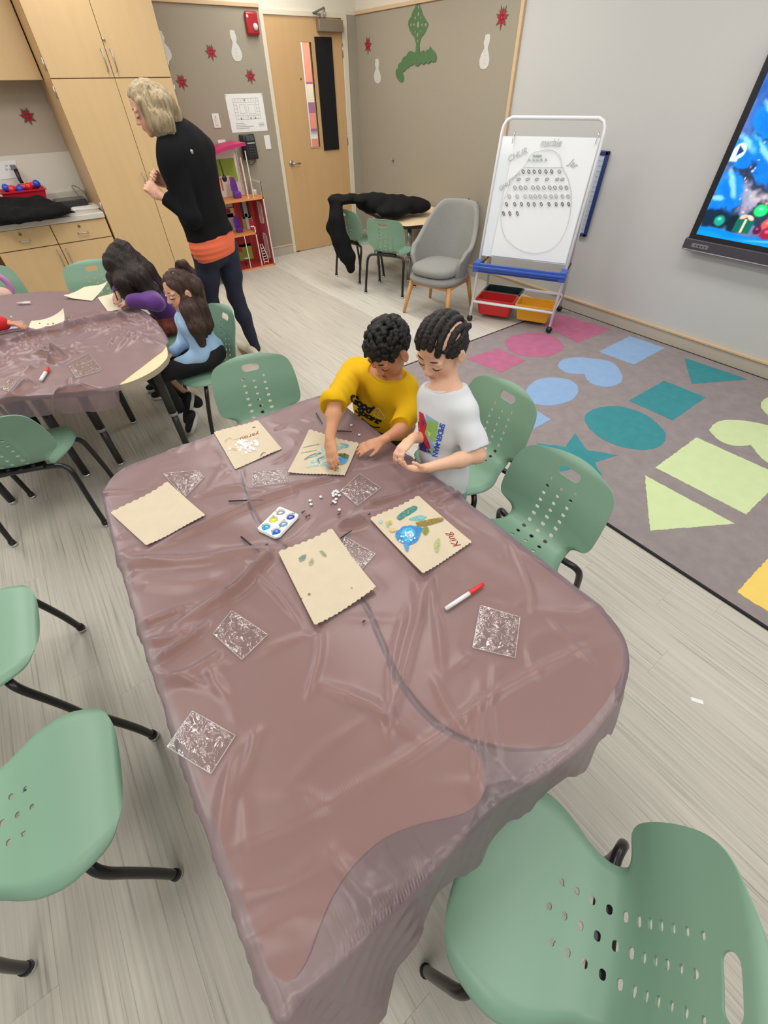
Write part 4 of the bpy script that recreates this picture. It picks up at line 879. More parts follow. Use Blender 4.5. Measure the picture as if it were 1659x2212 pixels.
keep(ezrect(.012, EW-.012, BZ0, BZ1, -.012, .004, MB()).build('whiteboard', mat('dry_erase_white', (228, 234, 238), .12)), es)
# flip-chart paper on rings with its drawing
def chart():
    nu, nv = 24, 30; u0, u1, h0, h1 = .115, EW-.018, .545, 1.318
    def f_(s, v):
        bow = .002+.003*math.sin(v*3.1)*(1 if s > .7 else .5)+.002*math.sin(s*6+v*4)
        return ez(u0+(u1-u0)*s-.02*(1-v)*(1-s), h0+(h1-h0)*v, .009+max(bow, 0))
    return f_, (u0, u1, h0, h1)
cf, (cu0, cu1, ch0, ch1) = chart()
ct = thing('flip_chart', 'large white chart paper with drawn jar and rows of ovals, hung on the easel', 'chart', ez(.4, .5))
keep(MB().grid(cf, 24, 30).build('sheet', mat('chart_paper', (238, 240, 242), .6)), ct)
def chp(px, py):      # photograph position -> on the sheet
    best = None
    v = (px-829.5)/FPX*_R + (py-1106)/FPX*_D + _f; n_ = np.array((ez(0, 1)-ez(0, 0)).cross(ax)); p0_ = np.array(ez(0, 0, .016)); t_ = ((p0_-CAM)@n_)/(v@n_); return Vector(CAM+t_*v)
cn = (ez(0, 1)-ez(0, 0)).cross(ax).normalized()
if cn.dot(bk) > 0: cn = -cn
up_e = (ez(0, 1)-ez(0, 0)).normalized()
def pen(mb, pts, r=.0018): mb.tube([chp(*p)+cn*.006 for p in pts], r, 5)
def c4(x, y): return (980+x*.2351, 220+y*.2351)
b = MB(); 
for line in ([(560, 1330), (650, 1375), (760, 1390), (870, 1365), (960, 1300), (1020, 1200), (1060, 1090), (1080, 950), (1078, 820), (1050, 700), (1000, 600), (985, 520), (950, 470), (880, 440), (800, 450), (720, 480), (650, 590), (560, 690), (480, 850), (440, 1000), (440, 1130), (480, 1250), (560, 1330)], [(650, 600), (820, 605), (1000, 602)], [(800, 408), (890, 400), (985, 402)]):
    pen(b, [c4(*p) for p in catmull(line, 4)], .0016)
keep(b.build('jar_drawing', mat('pale_marker', (196, 198, 198), .7)), ct)
MDK, MGR, MLT, MGN = mat('marker_dark', (84, 86, 88), .7), mat('marker_grey', (150, 152, 152), .7), mat('marker_light', (176, 178, 178), .7), mat('marker_green', (160, 188, 178), .7)
def oval(mt, x, y, rx, ry, tilt=.3, r=.0026):
    keep(MB().tube([chp(*c4(x+rx*math.cos(a)+tilt*ry*math.sin(a), y+ry*math.sin(a)))+cn*.006 for a in [2*PI*k/10 for k in range(10)]], r, 5, closed=True).build('drawn_oval', mt), ct)
for x in (640, 692, 741, 793, 849, 902): oval(MDK, x, 641, 11, 16)
oval(MGR, 972, 640, 14, 14)
for x in (598, 681, 765, 858, 952, 1000): oval(MGR, x, 711, 15, 11, -.6)
for x in (565, 617, 662, 730, 777, 830, 884, 932, 985, 1037): oval(MGR, x, 788, 14, 16)
for x in (512, 585, 658, 708, 750, 793, 843, 897, 942, 1000, 1052): oval(MLT, x, 868, 13, 16)
for x in (488, 563, 625, 688, 741, 806, 877, 942, 1000, 1057): oval(MDK, x, 940, 9, 18)
for x in (460, 517, 586): oval(MDK, x, 1025, 8, 20)
for (x, y) in ((697, 535), (735, 535), (770, 535), (808, 533), (850, 532), (738, 495), (762, 495), (782, 495), (802, 495)): oval(MGN, x, y, 7, 9)
def chart_text(txt, x, y, size, ang, mt):
    me = text_mesh(txt, size, .0004, shear=.2); p = chp(*c4(x, y))+cn*.005
    e1 = (ax*math.cos(ang)+up_e*math.sin(ang)); e2 = cn.cross(e1)
    for v in me.vertices: v.co = p+e1*v.co.x+e2*v.co.y+cn*v.co.z
    keep(link('lettering', me, mt), ct)
MT_ = mat('marker_light', (176, 178, 178), .7)
chart_text('marble', 895, 375, .055, .02, MT_); chart_text('Jar', 1100, 570, .060, -.45, MT_); chart_text('CHUR', 585, 490, .055, .42, MT_); chart_text('GHU', 468, 775, .042, .55, MGR); chart_text('owers', 555, 690, .038, .55, MT_)
for (x, y) in ((555, 330), (1322, 335)):
    p = chp(*c4(x, y)); rg = [p+cn*.014+cn*.018*math.cos(a)+up_e*.034*math.sin(a)+ax*.004*math.sin(a) for a in [2*PI*k/16 for k in range(16)]]
    keep(MB().tube(rg, .0022, 6, closed=True).build('binder_ring', M_CHROME), ct)
# blue tray
tb = mat('tray_blue', (58, 92, 180), .35); ty = .452
b = MB(); R3 = Matrix((( ax.x, -bk.x, 0, 0), (ax.y, -bk.y, 0, 0), (0, 0, 1, 0), (0, 0, 0, 1))); org = ez(0, ty); R3 = Matrix.Translation(org) @ R3
b.rbox((-.02, -.01, -.02), (EW+.02, .10, .0), .004, rot=R3); b.rbox((-.02, .085, -.02), (EW+.02, .10, .05), .004, rot=R3); b.rbox((-.025, -.01, -.02), (.03, .105, .055), .004, rot=R3); b.rbox((EW-.03, -.01, -.02), (EW+.025, .105, .055), .004, rot=R3); b.rbox((-.02, .098, .012), (EW+.02, .112, .03), .004, rot=R3)
keep(b.build('marker_tray', tb), es)
def bin_(u0, u1, d0, d1, z0, z1, rgb, label):
    t = thing('storage_bin', label, 'bin', FL+ax*u0+bk*d0+Vector((0, 0, z0)), group='plastic bins under the easel')
    mt = mat('bin_%d_%d' % (rgb[0], rgb[1]), rgb, .35); R4 = Matrix.Translation(FL) @ Matrix(((ax.x, bk.x, 0, 0), (ax.y, bk.y, 0, 0), (0, 0, 1, 0), (0, 0, 0, 1)))
    b = MB(); tp = .025; w_ = .003
    outer0 = [(u0+tp, d0+tp), (u1-tp, d0+tp), (u1-tp, d1-tp), (u0+tp, d1-tp)]; outer1 = [(u0, d0), (u1, d0), (u1, d1), (u0, d1)]
    o0 = round_poly(outer0, .02, 4); o1 = round_poly(outer1, .02, 4); cu_, cd_ = (u0+u1)/2, (d0+d1)/2
    def shrink(pl, k): return [(cu_+(x-cu_)*(1-k/(abs(u1-u0)/2)), cd_+(y-cd_)*(1-k/(abs(d1-d0)/2))) for (x, y) in pl]
    n = len(o0); rings = [(o0, z0), (o1, z1-.012), (shrink(o1, -.012), z1-.012), (shrink(o1, -.012), z1), (shrink(o1, w_), z1), (shrink(o0, w_), z0+.004)]
    vs = [R4 @ Vector((x, y, z)) for (pl, z) in rings for (x, y) in pl]
    fs = [(i*n+k, i*n+(k+1) % n, (i+1)*n+(k+1) % n, (i+1)*n+k) for i in range(len(rings)-1) for k in range(n)]+[tuple(range(n))[::-1], tuple(range((len(rings)-1)*n, len(rings)*n))]
    b.add(vs, fs, None, False); o = keep(b.build('tub', mt), t)
    # rail that carries the bin
    return t
bin_(.024, .362, .09, .30, .045, .185, (206, 34, 36), 'red plastic bin on the lower rail of the easel')
bin_(.395, EW-.024, .09, .30, .045, .185, (240, 170, 40), 'yellow plastic bin on the lower rail of the easel')
bin_(.032, .365, .33, .52, .045, .185, (14, 40, 36), 'dark green plastic bin behind the red bin')
for d_ in (.083, .307, .323, .527): keep(MB().tube([FL+ax*.0+bk*d_+Vector((0, 0, .168)), FL+ax*EW+bk*d_+Vector((0, 0, .168))], .004, 6).build('bin_rail', M_EZ), es)
for u in (0, EW): keep(MB().tube([ez(u, .168), ezb(u, .168)], .006, 6).build('side_rail', M_EZ), es)

# ================================================================== GREY ARMCHAIR
M_FAB = mat('grey_wool_fabric', (146, 146, 142), .95, spec=.15, noise=(160, .10), bump=(350, .35)); M_BEECH = wood_mat('beech_legs', (206, 150, 92), .06)
AC = Vector((3.08, 3.26, 0)); aF = Vector((-.93, -.30, 0)).normalized(); aR = Vector((-aF.y, aF.x, 0))
t = thing('tub_armchair', 'grey wool tub armchair on beech legs beside the easel', 'armchair', AC)
def ac(r, f_, z): return AC+aR*r+aF*f_+Vector((0, 0, z))
def shell_pt(s, v, off):
    a = -PI*1.16/2*1.0 + s*PI*1.16; # angle round the back, 0 = straight back
    a = (s-.5)*2*2.05
    k = abs(s-.5)*2
    top = .86-.30*sm(.25, .85, k)-.075*sm(.85, 1.0, k); bot = .30
    z = bot+(top-bot)*v
    rx = .235+.065*v+off; ry = .225+.085*v*(1-k*.5)+off
    x = rx*math.sin(a)*(1.0 if k < .8 else 1.0); y = -ry*math.cos(a)
    return ac(x, y-.055*v*(1-k)+.02, z)
def shell_o():
    b = MB(); nu, nv = 56, 18
    prof_ = [(v, 0.0) for v in np.linspace(0.05, 1, nv)]+[(1.012, -.008), (1.016, -.02), (1.01, -.034)]+[(v, -.042) for v in np.linspace(1, .0, nv)]
    vs = []; m = len(prof_)
    for (v, off) in prof_:
        for i in range(nu): 
            s = i/(nu-1); p = shell_pt(s, min(v, 1.0), off); p.z += max(0, v-1)*.6; vs.append(p)
    fs = [(j*nu+i, j*nu+i+1, (j+1)*nu+i+1, (j+1)*nu+i) for j in range(m-1) for i in range(nu-1)]
    for i in (0, nu-1): fs.append(tuple(j*nu+i for j in range(m)) if i == 0 else tuple(j*nu+i for j in range(m))[::-1])
    return b.add(vs, fs, None, True)
keep(shell_o().build('backrest', M_FAB), t)
def seat_f(u, v):
    a = 2*PI*u; k = 1-abs(2*v-1)**3.0
    rr = (1-abs(2*v-1)**8)**.5 if 0 < v < 1 else 0.0
    x = .255*math.cos(a)*(abs(math.cos(a))**-.25 if abs(math.cos(a)) > .01 else 1); y = .27*math.sin(a)
    return ac(x*max(rr, .0)*.92, y*max(rr, .0)*.95+.03, .335+.105*v)
def cush(z0, z1, rx, ry, cf_, r=.03):
    b = MB(); rings = [(z0, .80), (z0+r*.3, .93), (z0+r, 1.0), (z1-r, 1.0), (z1-r*.3, .95), (z1, .82), (z1+.006, .5), (z1+.008, .02)]; n = 48; vs = []
    for (z, k) in rings:
        for i in range(n):
            a = 2*PI*i/n; e = 3.0; cx_ = math.copysign(abs(math.cos(a))**(2/e), math.cos(a)); cy_ = math.copysign(abs(math.sin(a))**(2/e), math.sin(a)); vs.append(ac(rx*k*cx_, cf_+ry*k*cy_, z))
    fs = [(j*n+i, j*n+(i+1) % n, (j+1)*n+(i+1) % n, (j+1)*n+i) for j in range(len(rings)-1) for i in range(n)]+[tuple(range(n))[::-1], tuple(range((len(rings)-1)*n, len(rings)*n))]
    return b.add(vs, fs, None, True)
keep(cush(.355, .435, .225, .245, .045).build('seat_cushion', M_FAB), t); keep(cush(.285, .358, .25, .265, .03).build('seat_pan', M_FAB), t)
b = MB()
for (r0, f0, r1, f1) in ((-.2, .2, .2, .2), (-.2, -.18, .2, -.18), (-.2, .2, -.2, -.18), (.2, .2, .2, -.18)): b.tube([ac(r0, f0, .272), ac(r1, f1, .272)], .017, 8)
keep(b.build('leg_frame', M_BEECH), t)
for (r0, f0) in ((-.2, .2), (.2, .2), (-.2, -.18), (.2, -.18)): keep(MB().tube([ac(r0, f0, .285), ac(r0*1.22, f0*1.32, .004)], [.024, .014], 12).build('leg', M_BEECH), t)

# ================================================================== SMALL BACK TABLE WITH COAT
T3Z = .585
T3 = round_poly([(3.20, 3.98), (3.95, 3.72), (4.05, 3.78), (4.05, 4.95), (3.35, 4.95)], .06)
t3 = table('small_table', 'small maple table against the wall behind the grey armchair', T3, [(3.38, 4.12), (3.92, 3.90), (3.46, 4.82), (3.95, 4.82)], T3Z, mat('black_edge', (34, 33, 32), .5), .03, M_STEEL)
o = MB().rbox((-.11, -.08, 0), (.11, .08, .012), .003, rot=Matrix.Translation((3.99-.02, 4.06, T3Z)) @ Matrix.Rotation(.5, 4, 'Z')).build('clipboard', mat('dark_clipboard', (52, 50, 48), .5)); tag(o, 'dark flat clipboard on the small maple table', 'clipboard')
bt = thing('black_bin', 'black box with a clip showing above the armchair back', 'box', (3.93, 3.80, T3Z))
keep(MB().rbox((3.86, 3.775, T3Z), (4.02, 3.90, T3Z+.14), .006).build('box', mat('box_black', (28, 28, 34), .5)), bt); keep(MB().tube([(3.92, 3.83, T3Z+.14), (3.92, 3.83, T3Z+.165), (3.95, 3.84, T3Z+.165), (3.95, 3.84, T3Z+.14)], .008, 8).build('clip', M_BLACK), bt)
# ================================================================== SOFT BODIES (one continuous skin grown from blended volumes)
class Field:
    def __init__(s, h=.004): s.h = h; s.ops = []
    def cap(s, a, b, ra, rb=None, k=.01, sub=False): s.ops.append(('cap', np.array(a, float), np.array(b, float), ra, ra if rb is None else rb, k, sub)); return s
    def chain(s, pts, rs, k=.01):
        for i in range(len(pts)-1): s.cap(pts[i], pts[i+1], rs[i], rs[i+1], k)
        return s
    def ell(s, c, r, rot=None, k=.01, sub=False):
        R = np.eye(3) if rot is None else np.array(rot)[:3, :3]; s.ops.append(('ell', np.array(c, float), np.array(r, float), R, None, k, sub)); return s
    def cut(s, p, n, k=.004):      # remove everything on the side n points to
        n = np.array(n, float); s.ops.append(('cut', np.array(p, float), n/np.linalg.norm(n), None, None, k, True)); return s
    def cutball(s, c, r, p, n, k=.004):   # the same, only inside a ball
        n = np.array(n, float); s.ops.append(('cutb', np.array(c, float), np.array(p, float), n/np.linalg.norm(n), r, k, True)); return s
    def bbox(s):
        lo, hi = [], []
        for o in s.ops:
            if o[0] == 'cap' and not o[6]: r = max(o[3], o[4])+o[5]*.3; lo.append(np.minimum(o[1], o[2])-r); hi.append(np.maximum(o[1], o[2])+r)
            elif o[0] == 'ell' and not o[6]:
                e = np.abs(o[3])@o[2]+o[5]*.3; lo.append(o[1]-e); hi.append(o[1]+e)
        return np.min(lo, 0), np.max(hi, 0)
    def mesh(s, name, disp=None, smooth=1):
        h = s.h; lo, hi = s.bbox(); lo = lo-4*h; hi = hi+4*h; n = np.ceil((hi-lo)/h).astype(int)+1
        F = np.full(n, .05, np.float32)
        ax_ = [lo[i]+h*np.arange(n[i]) for i in range(3)]
        for o in s.ops:
            t, k, sub = o[0], o[5], o[6]
            if t == 'cap': r = max(o[3], o[4]); b0, b1 = np.minimum(o[1], o[2])-r-k-3*h, np.maximum(o[1], o[2])+r+k+3*h
            elif t == 'ell': e = np.abs(o[3])@o[2]+k+3*h; b0, b1 = o[1]-e, o[1]+e
            elif t == 'cutb': b0, b1 = o[1]-o[4], o[1]+o[4]
            else: b0, b1 = lo, hi
            i0 = np.clip(np.floor((b0-lo)/h).astype(int), 0, n); i1 = np.clip(np.ceil((b1-lo)/h).astype(int)+1, 0, n)
            if np.any(i1 <= i0): continue
            sl = tuple(slice(i0[i], i1[i]) for i in range(3))
            X = ax_[0][sl[0]][:, None, None]; Y = ax_[1][sl[1]][None, :, None]; Z = ax_[2][sl[2]][None, None, :]
            if t == 'cap':
                a, b, ra, rb = o[1:5]; e = b-a; l2 = e@e+1e-12
                tt = np.clip(((X-a[0])*e[0]+(Y-a[1])*e[1]+(Z-a[2])*e[2])/l2, 0, 1)
                d = np.sqrt((X-a[0]-tt*e[0])**2+(Y-a[1]-tt*e[1])**2+(Z-a[2]-tt*e[2])**2)-(ra+(rb-ra)*tt)
            elif t == 'ell':
                c, r, R = o[1], o[2], o[3]; dx, dy, dz = X-c[0], Y-c[1], Z-c[2]
                p = [dx*R[0, i]+dy*R[1, i]+dz*R[2, i] for i in range(3)]
                k0 = np.sqrt((p[0]/r[0])**2+(p[1]/r[1])**2+(p[2]/r[2])**2); k1 = np.sqrt((p[0]/r[0]**2)**2+(p[1]/r[1]**2)**2+(p[2]/r[2]**2)**2)+1e-9
                d = k0*(k0-1)/k1
            elif t == 'cut':
                d = -((X-o[1][0])*o[2][0]+(Y-o[1][1])*o[2][1]+(Z-o[1][2])*o[2][2])
            else:
                d = -((X-o[2][0])*o[3][0]+(Y-o[2][1])*o[3][1]+(Z-o[2][2])*o[3][2]); bd = np.sqrt((X-o[1][0])**2+(Y-o[1][1])**2+(Z-o[1][2])**2)-o[4]; d = np.maximum(d, bd)
            f = F[sl]
            if sub:
                d = -d; kk = max(k, 1e-5); hh = np.clip(.5-.5*(d-f)/kk, 0, 1); F[sl] = np.where(True, (f*hh+d*(1-hh))+kk*hh*(1-hh), f) if False else np.maximum(f, d)
            else:
                kk = max(k, 1e-5); hh = np.clip(.5+.5*(d-f)/kk, 0, 1); F[sl] = d+(f-d)*hh-kk*hh*(1-hh)
        if disp is not None:
            m_ = np.abs(F) < 4*h; I = np.argwhere(m_); P = lo+I*h; F[m_] += disp(P[:, 0], P[:, 1], P[:, 2])
        V, Q = surface_nets(F, lo, h)
        if smooth:
            E = np.concatenate([Q[:, [0, 1]], Q[:, [1, 2]], Q[:, [2, 3]], Q[:, [3, 0]]])
            for _ in range(smooth):
                A = np.zeros_like(V); C = np.zeros(len(V)); np.add.at(A, E[:, 0], V[E[:, 1]]); np.add.at(A, E[:, 1], V[E[:, 0]]); np.add.at(C, E[:, 0], 1); np.add.at(C, E[:, 1], 1); V = V*.5+.5*A/np.maximum(C, 1)[:, None]
        me = bpy.data.meshes.new(name); me.vertices.add(len(V)); me.vertices.foreach_set('co', V.astype(np.float32).ravel())
        me.loops.add(len(Q)*4); me.loops.foreach_set('vertex_index', Q.astype(np.int32).ravel()); me.polygons.add(len(Q)); me.polygons.foreach_set('loop_start', np.arange(0, len(Q)*4, 4, dtype=np.int32))
        me.polygons.foreach_set('use_smooth', np.ones(len(Q), bool)); me.update(calc_edges=True); me.validate(); return me
def surface_nets(F, lo, h):
    S = F < 0; n = np.array(F.shape); c = n-1
    cnt = np.zeros(c, np.int8); offs = [(i, j, k) for i in (0, 1) for j in (0, 1) for k in (0, 1)]
    for (i, j, k) in offs: cnt += S[i:i+c[0], j:j+c[1], k:k+c[2]]
    act = np.argwhere((cnt > 0) & (cnt < 8)); idm = np.full(c, -1, np.int32); idm[tuple(act.T)] = np.arange(len(act))
    acc = np.zeros((len(act), 3)); num = np.zeros(len(act)); vals = {o: F[act[:, 0]+o[0], act[:, 1]+o[1], act[:, 2]+o[2]] for o in offs}
    for a in offs:
        for ax_ in range(3):
            if a[ax_]: continue
            b = list(a); b[ax_] = 1; b = tuple(b); va, vb = vals[a], vals[b]; m_ = (va < 0) != (vb < 0)
            t = np.where(m_, va/np.where(m_, va-vb, 1), 0); p = np.array(a, float)[None]+t[:, None]*np.eye(3)[ax_][None]; acc[m_] += p[m_]; num[m_] += 1
    V = lo+h*(act+acc/np.maximum(num, 1)[:, None]); Q = []
    for ax_ in range(3):
        u, v = (ax_+1) % 3, (ax_+2) % 3; s0 = [slice(None)]*3; s1 = [slice(None)]*3; s0[ax_] = slice(0, n[ax_]-1); s1[ax_] = slice(1, n[ax_])
        A, B = S[tuple(s0)], S[tuple(s1)]; ch = np.argwhere(A != B); ch = ch[(ch[:, u] > 0) & (ch[:, v] > 0) & (ch[:, u] < c[u]) & (ch[:, v] < c[v])]
        if not len(ch): continue
        flip = A[tuple(ch.T)]; eu = np.eye(3, dtype=int)[u]; ev = np.eye(3, dtype=int)[v]
        q = np.stack([idm[tuple((ch-eu-ev).T)], idm[tuple((ch-ev).T)], idm[tuple(ch.T)], idm[tuple((ch-eu).T)]], 1); q[~flip] = q[~flip][:, ::-1]; Q.append(q)
    Q = np.concatenate(Q); Q = Q[(Q >= 0).all(1)]; return V, Q
def wobble(scale, amp, seed=0, aniso=(1, 1, 1)):
    r = np.random.RandomState(seed); ws = [(r.normal(size=3)*scale*np.array(aniso), r.uniform(0, 6.28)) for _ in range(7)]
    return lambda x, y, z: amp*sum(np.sin(w_[0]*x+w_[1]*y+w_[2]*z+p) for (w_, p) in ws)/2.6
def frame(fwd, up=(0, 0, 1), roll=0.0):
    """rotation matrix whose columns are right, forward, up"""
    f = Vector(fwd).normalized(); u = Vector(up); r = f.cross(u).normalized(); u = r.cross(f)
    M_ = Matrix((r, f, u)).transposed(); return M_ @ Matrix.Rotation(roll, 3, 'Y')
# ================================================================== COATS
M_COAT = mat('black_coat', (16, 16, 18), .9, spec=.2, noise=(60, .3), bump=(90, .4))
f = Field(.010)
for (x, y, z, rx, ry, rz) in ((3.42, 4.45, .69, .22, .26, .085), (3.22, 4.55, .71, .18, .22, .09), (3.04, 4.62, .755, .14, .17, .040), (3.62, 4.32, .67, .16, .18, .07), (3.3, 4.3, .67, .2, .15, .06), (2.84, 4.62, .775, .13, .15, .038)): f.ell((x, y, z), (rx, ry, rz), k=.04)
f.chain([(2.76, 4.54, .75), (2.705, 4.50, .62), (2.71, 4.44, .45), (2.74, 4.38, .30), (2.75, 4.34, .20)], [.045, .075, .085, .075, .05], .03)
f.chain([(2.76, 4.60, .75), (2.71, 4.58, .55), (2.72, 4.50, .34)], [.04, .068, .06], .03)
f.cutball((3.66, 4.4, .50), .52, (0, 0, .598), (0, 0, -1))
o = link('black_coat', f.mesh('black_coat', wobble(26, .006, 3), 1), M_COAT); tag(o, 'puffy black coat spilling from the small table over a chair back', 'coat')
# counter items (countertop surface z = .815)
CZ = .8158
f = Field(.010)
c = at(60, 462, z=CZ+.05)
f.ell((c.x, c.y, CZ+.05), (.30, .20, .055), k=.05); f.ell((c.x-.2, c.y+.03, CZ+.06), (.24, .18, .06), k=.05); f.ell((c.x+.15, c.y+.05, CZ+.045), (.2, .13, .05), k=.05); f.ell((c.x-.02, c.y+.10, CZ+.10), (.24, .10, .05), k=.05); f.chain([(c.x+.2, c.y-.05, CZ+.03), (c.x+.34, c.y-.06, CZ+.02)], [.05, .02], .04); f.cut((0, 0, CZ+.024), (0, 0, -1))
o = link('black_jacket', f.mesh('black_jacket', wobble(22, .010, 8), 1), M_COAT); tag(o, 'crumpled black jacket lying on the grey countertop', 'jacket')
# red basket
bx0, bx1 = at(8, 430, y=5.80).x, at(103, 425, y=5.80).x
t = thing('red_basket', 'red plastic basket full of red and blue balls on the countertop', 'basket', ((bx0+bx1)/2, 5.8, CZ))
def taper(x0, x1, y0, y1, z0, z1, tp, th=.004):
    b = MB(); cx_, cy_ = (x0+x1)/2, (y0+y1)/2
    def ring(k, z, g=0): return [Vector((cx_+sx*((x1-x0)/2-k+g), cy_+sy*((y1-y0)/2-k+g), z)) for (sx, sy) in ((-1, -1), (1, -1), (1, 1), (-1, 1))]
    rg = [ring(tp, z0), ring(0, z1-.01), ring(0, z1-.01, .012), ring(0, z1, .012), ring(th, z1), ring(tp+th, z0+th)]
    vs = [v for r_ in rg for v in r_]; fs = [(i*4+k, i*4+(k+1) % 4, (i+1)*4+(k+1) % 4, (i+1)*4+k) for i in range(5) for k in range(4)]+[(3, 2, 1, 0), (20, 21, 22, 23)]
    return b.add(vs, fs)
mr_ = mat('basket_red', (190, 28, 52), .3)
keep(taper(bx0, bx1, 5.70, 5.92, CZ, CZ+.17, .045).build('tub', mr_), t)
for i, (u, v, zz, cc_) in enumerate(((.17, .35, .190, 0), (.28, .3, .178, 1), (.34, .5, .17, 1), (.46, .25, .175, 0), (.58, .5, .18, 1), (.68, .3, .185, 1), (.78, .6, .18, 1), (.88, .22, .200, 0), (.84, .65, .178, 1), (.18, .7, .178, 0), (.3, .8, .17, 1), (.5, .8, .17, 0), (.7, .8, .17, 1))):
    o = MB().ball((bx0+(bx1-bx0)*u, 5.71+.2*v, CZ+zz), .03, 14).build('play_ball', mat('ball_blue', (44, 70, 190), .25) if cc_ == 0 else mat('ball_red', (222, 44, 52), .25)); tag(o, ('blue' if cc_ == 0 else 'red')+' plastic play ball heaped in the red basket', 'ball', ('blue' if cc_ == 0 else 'red')+' balls in the basket')
t = thing('black_brush', 'black handled brush standing behind the red basket', 'brush', (at(40, 385, y=5.94).x, 5.94, CZ)); p = at(33, 365, y=5.95); q = at(43, 388, y=5.94)
keep(MB().tube([q+Vector((.02, 0, -.12)), q, p], [.014, .016, .018], 10).build('handle', M_BLACK), t); keep(MB().rbox((p.x-.03, p.y-.015, p.z-.01), (p.x+.015, p.y+.015, p.z+.03), .008).build('brush_head', mat('grey_bristle', (120, 116, 110), .8)), t)
px_ = at(20, 365, y=WY); t = thing('outlet_sheet', 'white notice sheet taped to the wall over the counter', 'paper', (px_.x, WY-.006, px_.z)); keep(MB().prism([pb(0, 348), pb(34, 346), pb(36, 384), pb(0, 388)], .006, .008, xf=on_back).build('sheet', M_PAPER), t)
b = MB()
for k in range(4): p = pb(14+(k % 2)*9, 358+8*(k//2)); b.prism(ellipse(p[0], p[1], .012, .008, 12), .0082, .0086, xf=on_back)
keep(b.build('print', mat('pale_print', (190, 196, 206), .6)), t)
p = at(0, 418, y=5.85); o = MB().lathe([(.03, 0), (.05, .01), (.055, .1), (.05, .14), (.02, .15)], 20, (p.x-.075, 5.84, CZ)).build('teal_jar', mat('teal_plastic', (70, 178, 196), .3)); tag(o, 'teal plastic jar at the counter beside the red basket', 'jar')
p0, p1 = at(120, 428, y=5.90), at(186, 435, y=5.80)
t = thing('media_box', 'flat black electronic box with cable on the countertop', 'device', (.5, 5.85, CZ)); x0_, x1_ = at(118, 436, y=5.82).x, at(186, 434, y=5.82).x
keep(MB().rbox((x0_, 5.74, CZ), (x1_, 5.95, CZ+.055), .005).build('case', mat('device_black', (40, 40, 42), .4)), t); keep(MB().rbox((x0_+.01, 5.75, CZ+.055), (x1_-.01, 5.94, CZ+.058), .001, 1).build('lid', mat('device_grey', (86, 86, 84), .4)), t)
keep(MB().tube(catmull([(x1_-.03, 5.93, CZ+.05), (x1_-.05, 5.99, CZ+.13), (x1_-.005, 5.975, CZ+.12), (min(x1_+.03, .69), 5.92, CZ+.07), (min(x1_+.02, .69), 5.86, CZ+.012), (x1_+.008, 5.97, CZ+.02)], 6), .004, 6).build('cable', mat('grey_cable', (120, 118, 112), .5)), t)
for i in range(3):
    o = MB().prism([(p.x, p.y) for p in (at(144+i, 440, z=CZ+.003), at(203-i, 437+i, z=CZ+.003), at(214, 449-i, z=CZ+.003), at(160+2*i, 455, z=CZ+.003))], CZ+.0006+.0022*i, CZ+.0022+.0022*i).build('paper_sheet', M_PAPER); tag(o, 'white paper sheet in the loose stack on the countertop', 'paper', 'papers on the countertop')
p = at(136, 447, z=CZ+.012); o = MB().tube([p+Vector((-.05, .01, 0)), p+Vector((.05, -.01, 0))], [.007, .009], 10).build('pink_pen', mat('pink_pen', (210, 60, 130), .4)); tag(o, 'pink marker beside the jacket on the countertop', 'pen')

# ================================================================== DOLLHOUSE
DXR, DY0, DY1 = 2.465, 5.70, 5.995
DXL = 1.83
ORW = mat('orange_wood_edge', (226, 150, 86), .5); WHT = mat('white_board', (235, 230, 222), .45); REDF = mat('red_brick_print', (168, 40, 44), .6, noise=(30, .25, (1, 1, 3)))
t = thing('dollhouse', 'tall open dollhouse with pink roof and white posts by the door', 'dollhouse', ((DXL+DXR)/2, 5.85, 0))
def zat(px, py, yy=DY0): return at(px, py, y=yy).z
Zs = [0.0, zat(540, 503), zat(530, 430), zat(500, 330)]
z1, z2, z3 = .26, .56, .96
keep(MB().box((DXL, DY0, 0.0), (DXR, DY1, .018)).build('floor_board', ORW), t)
keep(MB().box((DXL, DY0+.002, .018), (DXR, DY1, .020)).build('floor_print', REDF), t)
xr1 = at(553, 500, y=DY0).x; xr2 = at(571, 421, y=DY0).x; xr3 = at(548, 420, y=DY0).x; xt = at(529, 330, y=DY0).x
zf1, zf2 = at(520, 508, y=DY0).z, at(520, 432, y=DY0).z
ztop1 = at(567, 392, y=DY0).z; ztop2 = at(528, 326, y=DY0).z; zs1 = at(553, 487, y=DY0).z
keep(MB().box((DXL, DY0, zf1-.016), (xr1, DY1, zf1)).build('shelf', ORW), t); keep(MB().box((DXL, DY0, zf2-.018), (xr2, DY1, zf2)).build('shelf', ORW), t)
keep(MB().box((DXL, DY1-.006, .02), (DXR-.01, DY1, zf2)).build('back_wall', REDF), t); keep(MB().box((DXL, DY1-.006, zf2), (xr3, DY1, ztop2)).build('back_wall', WHT), t)
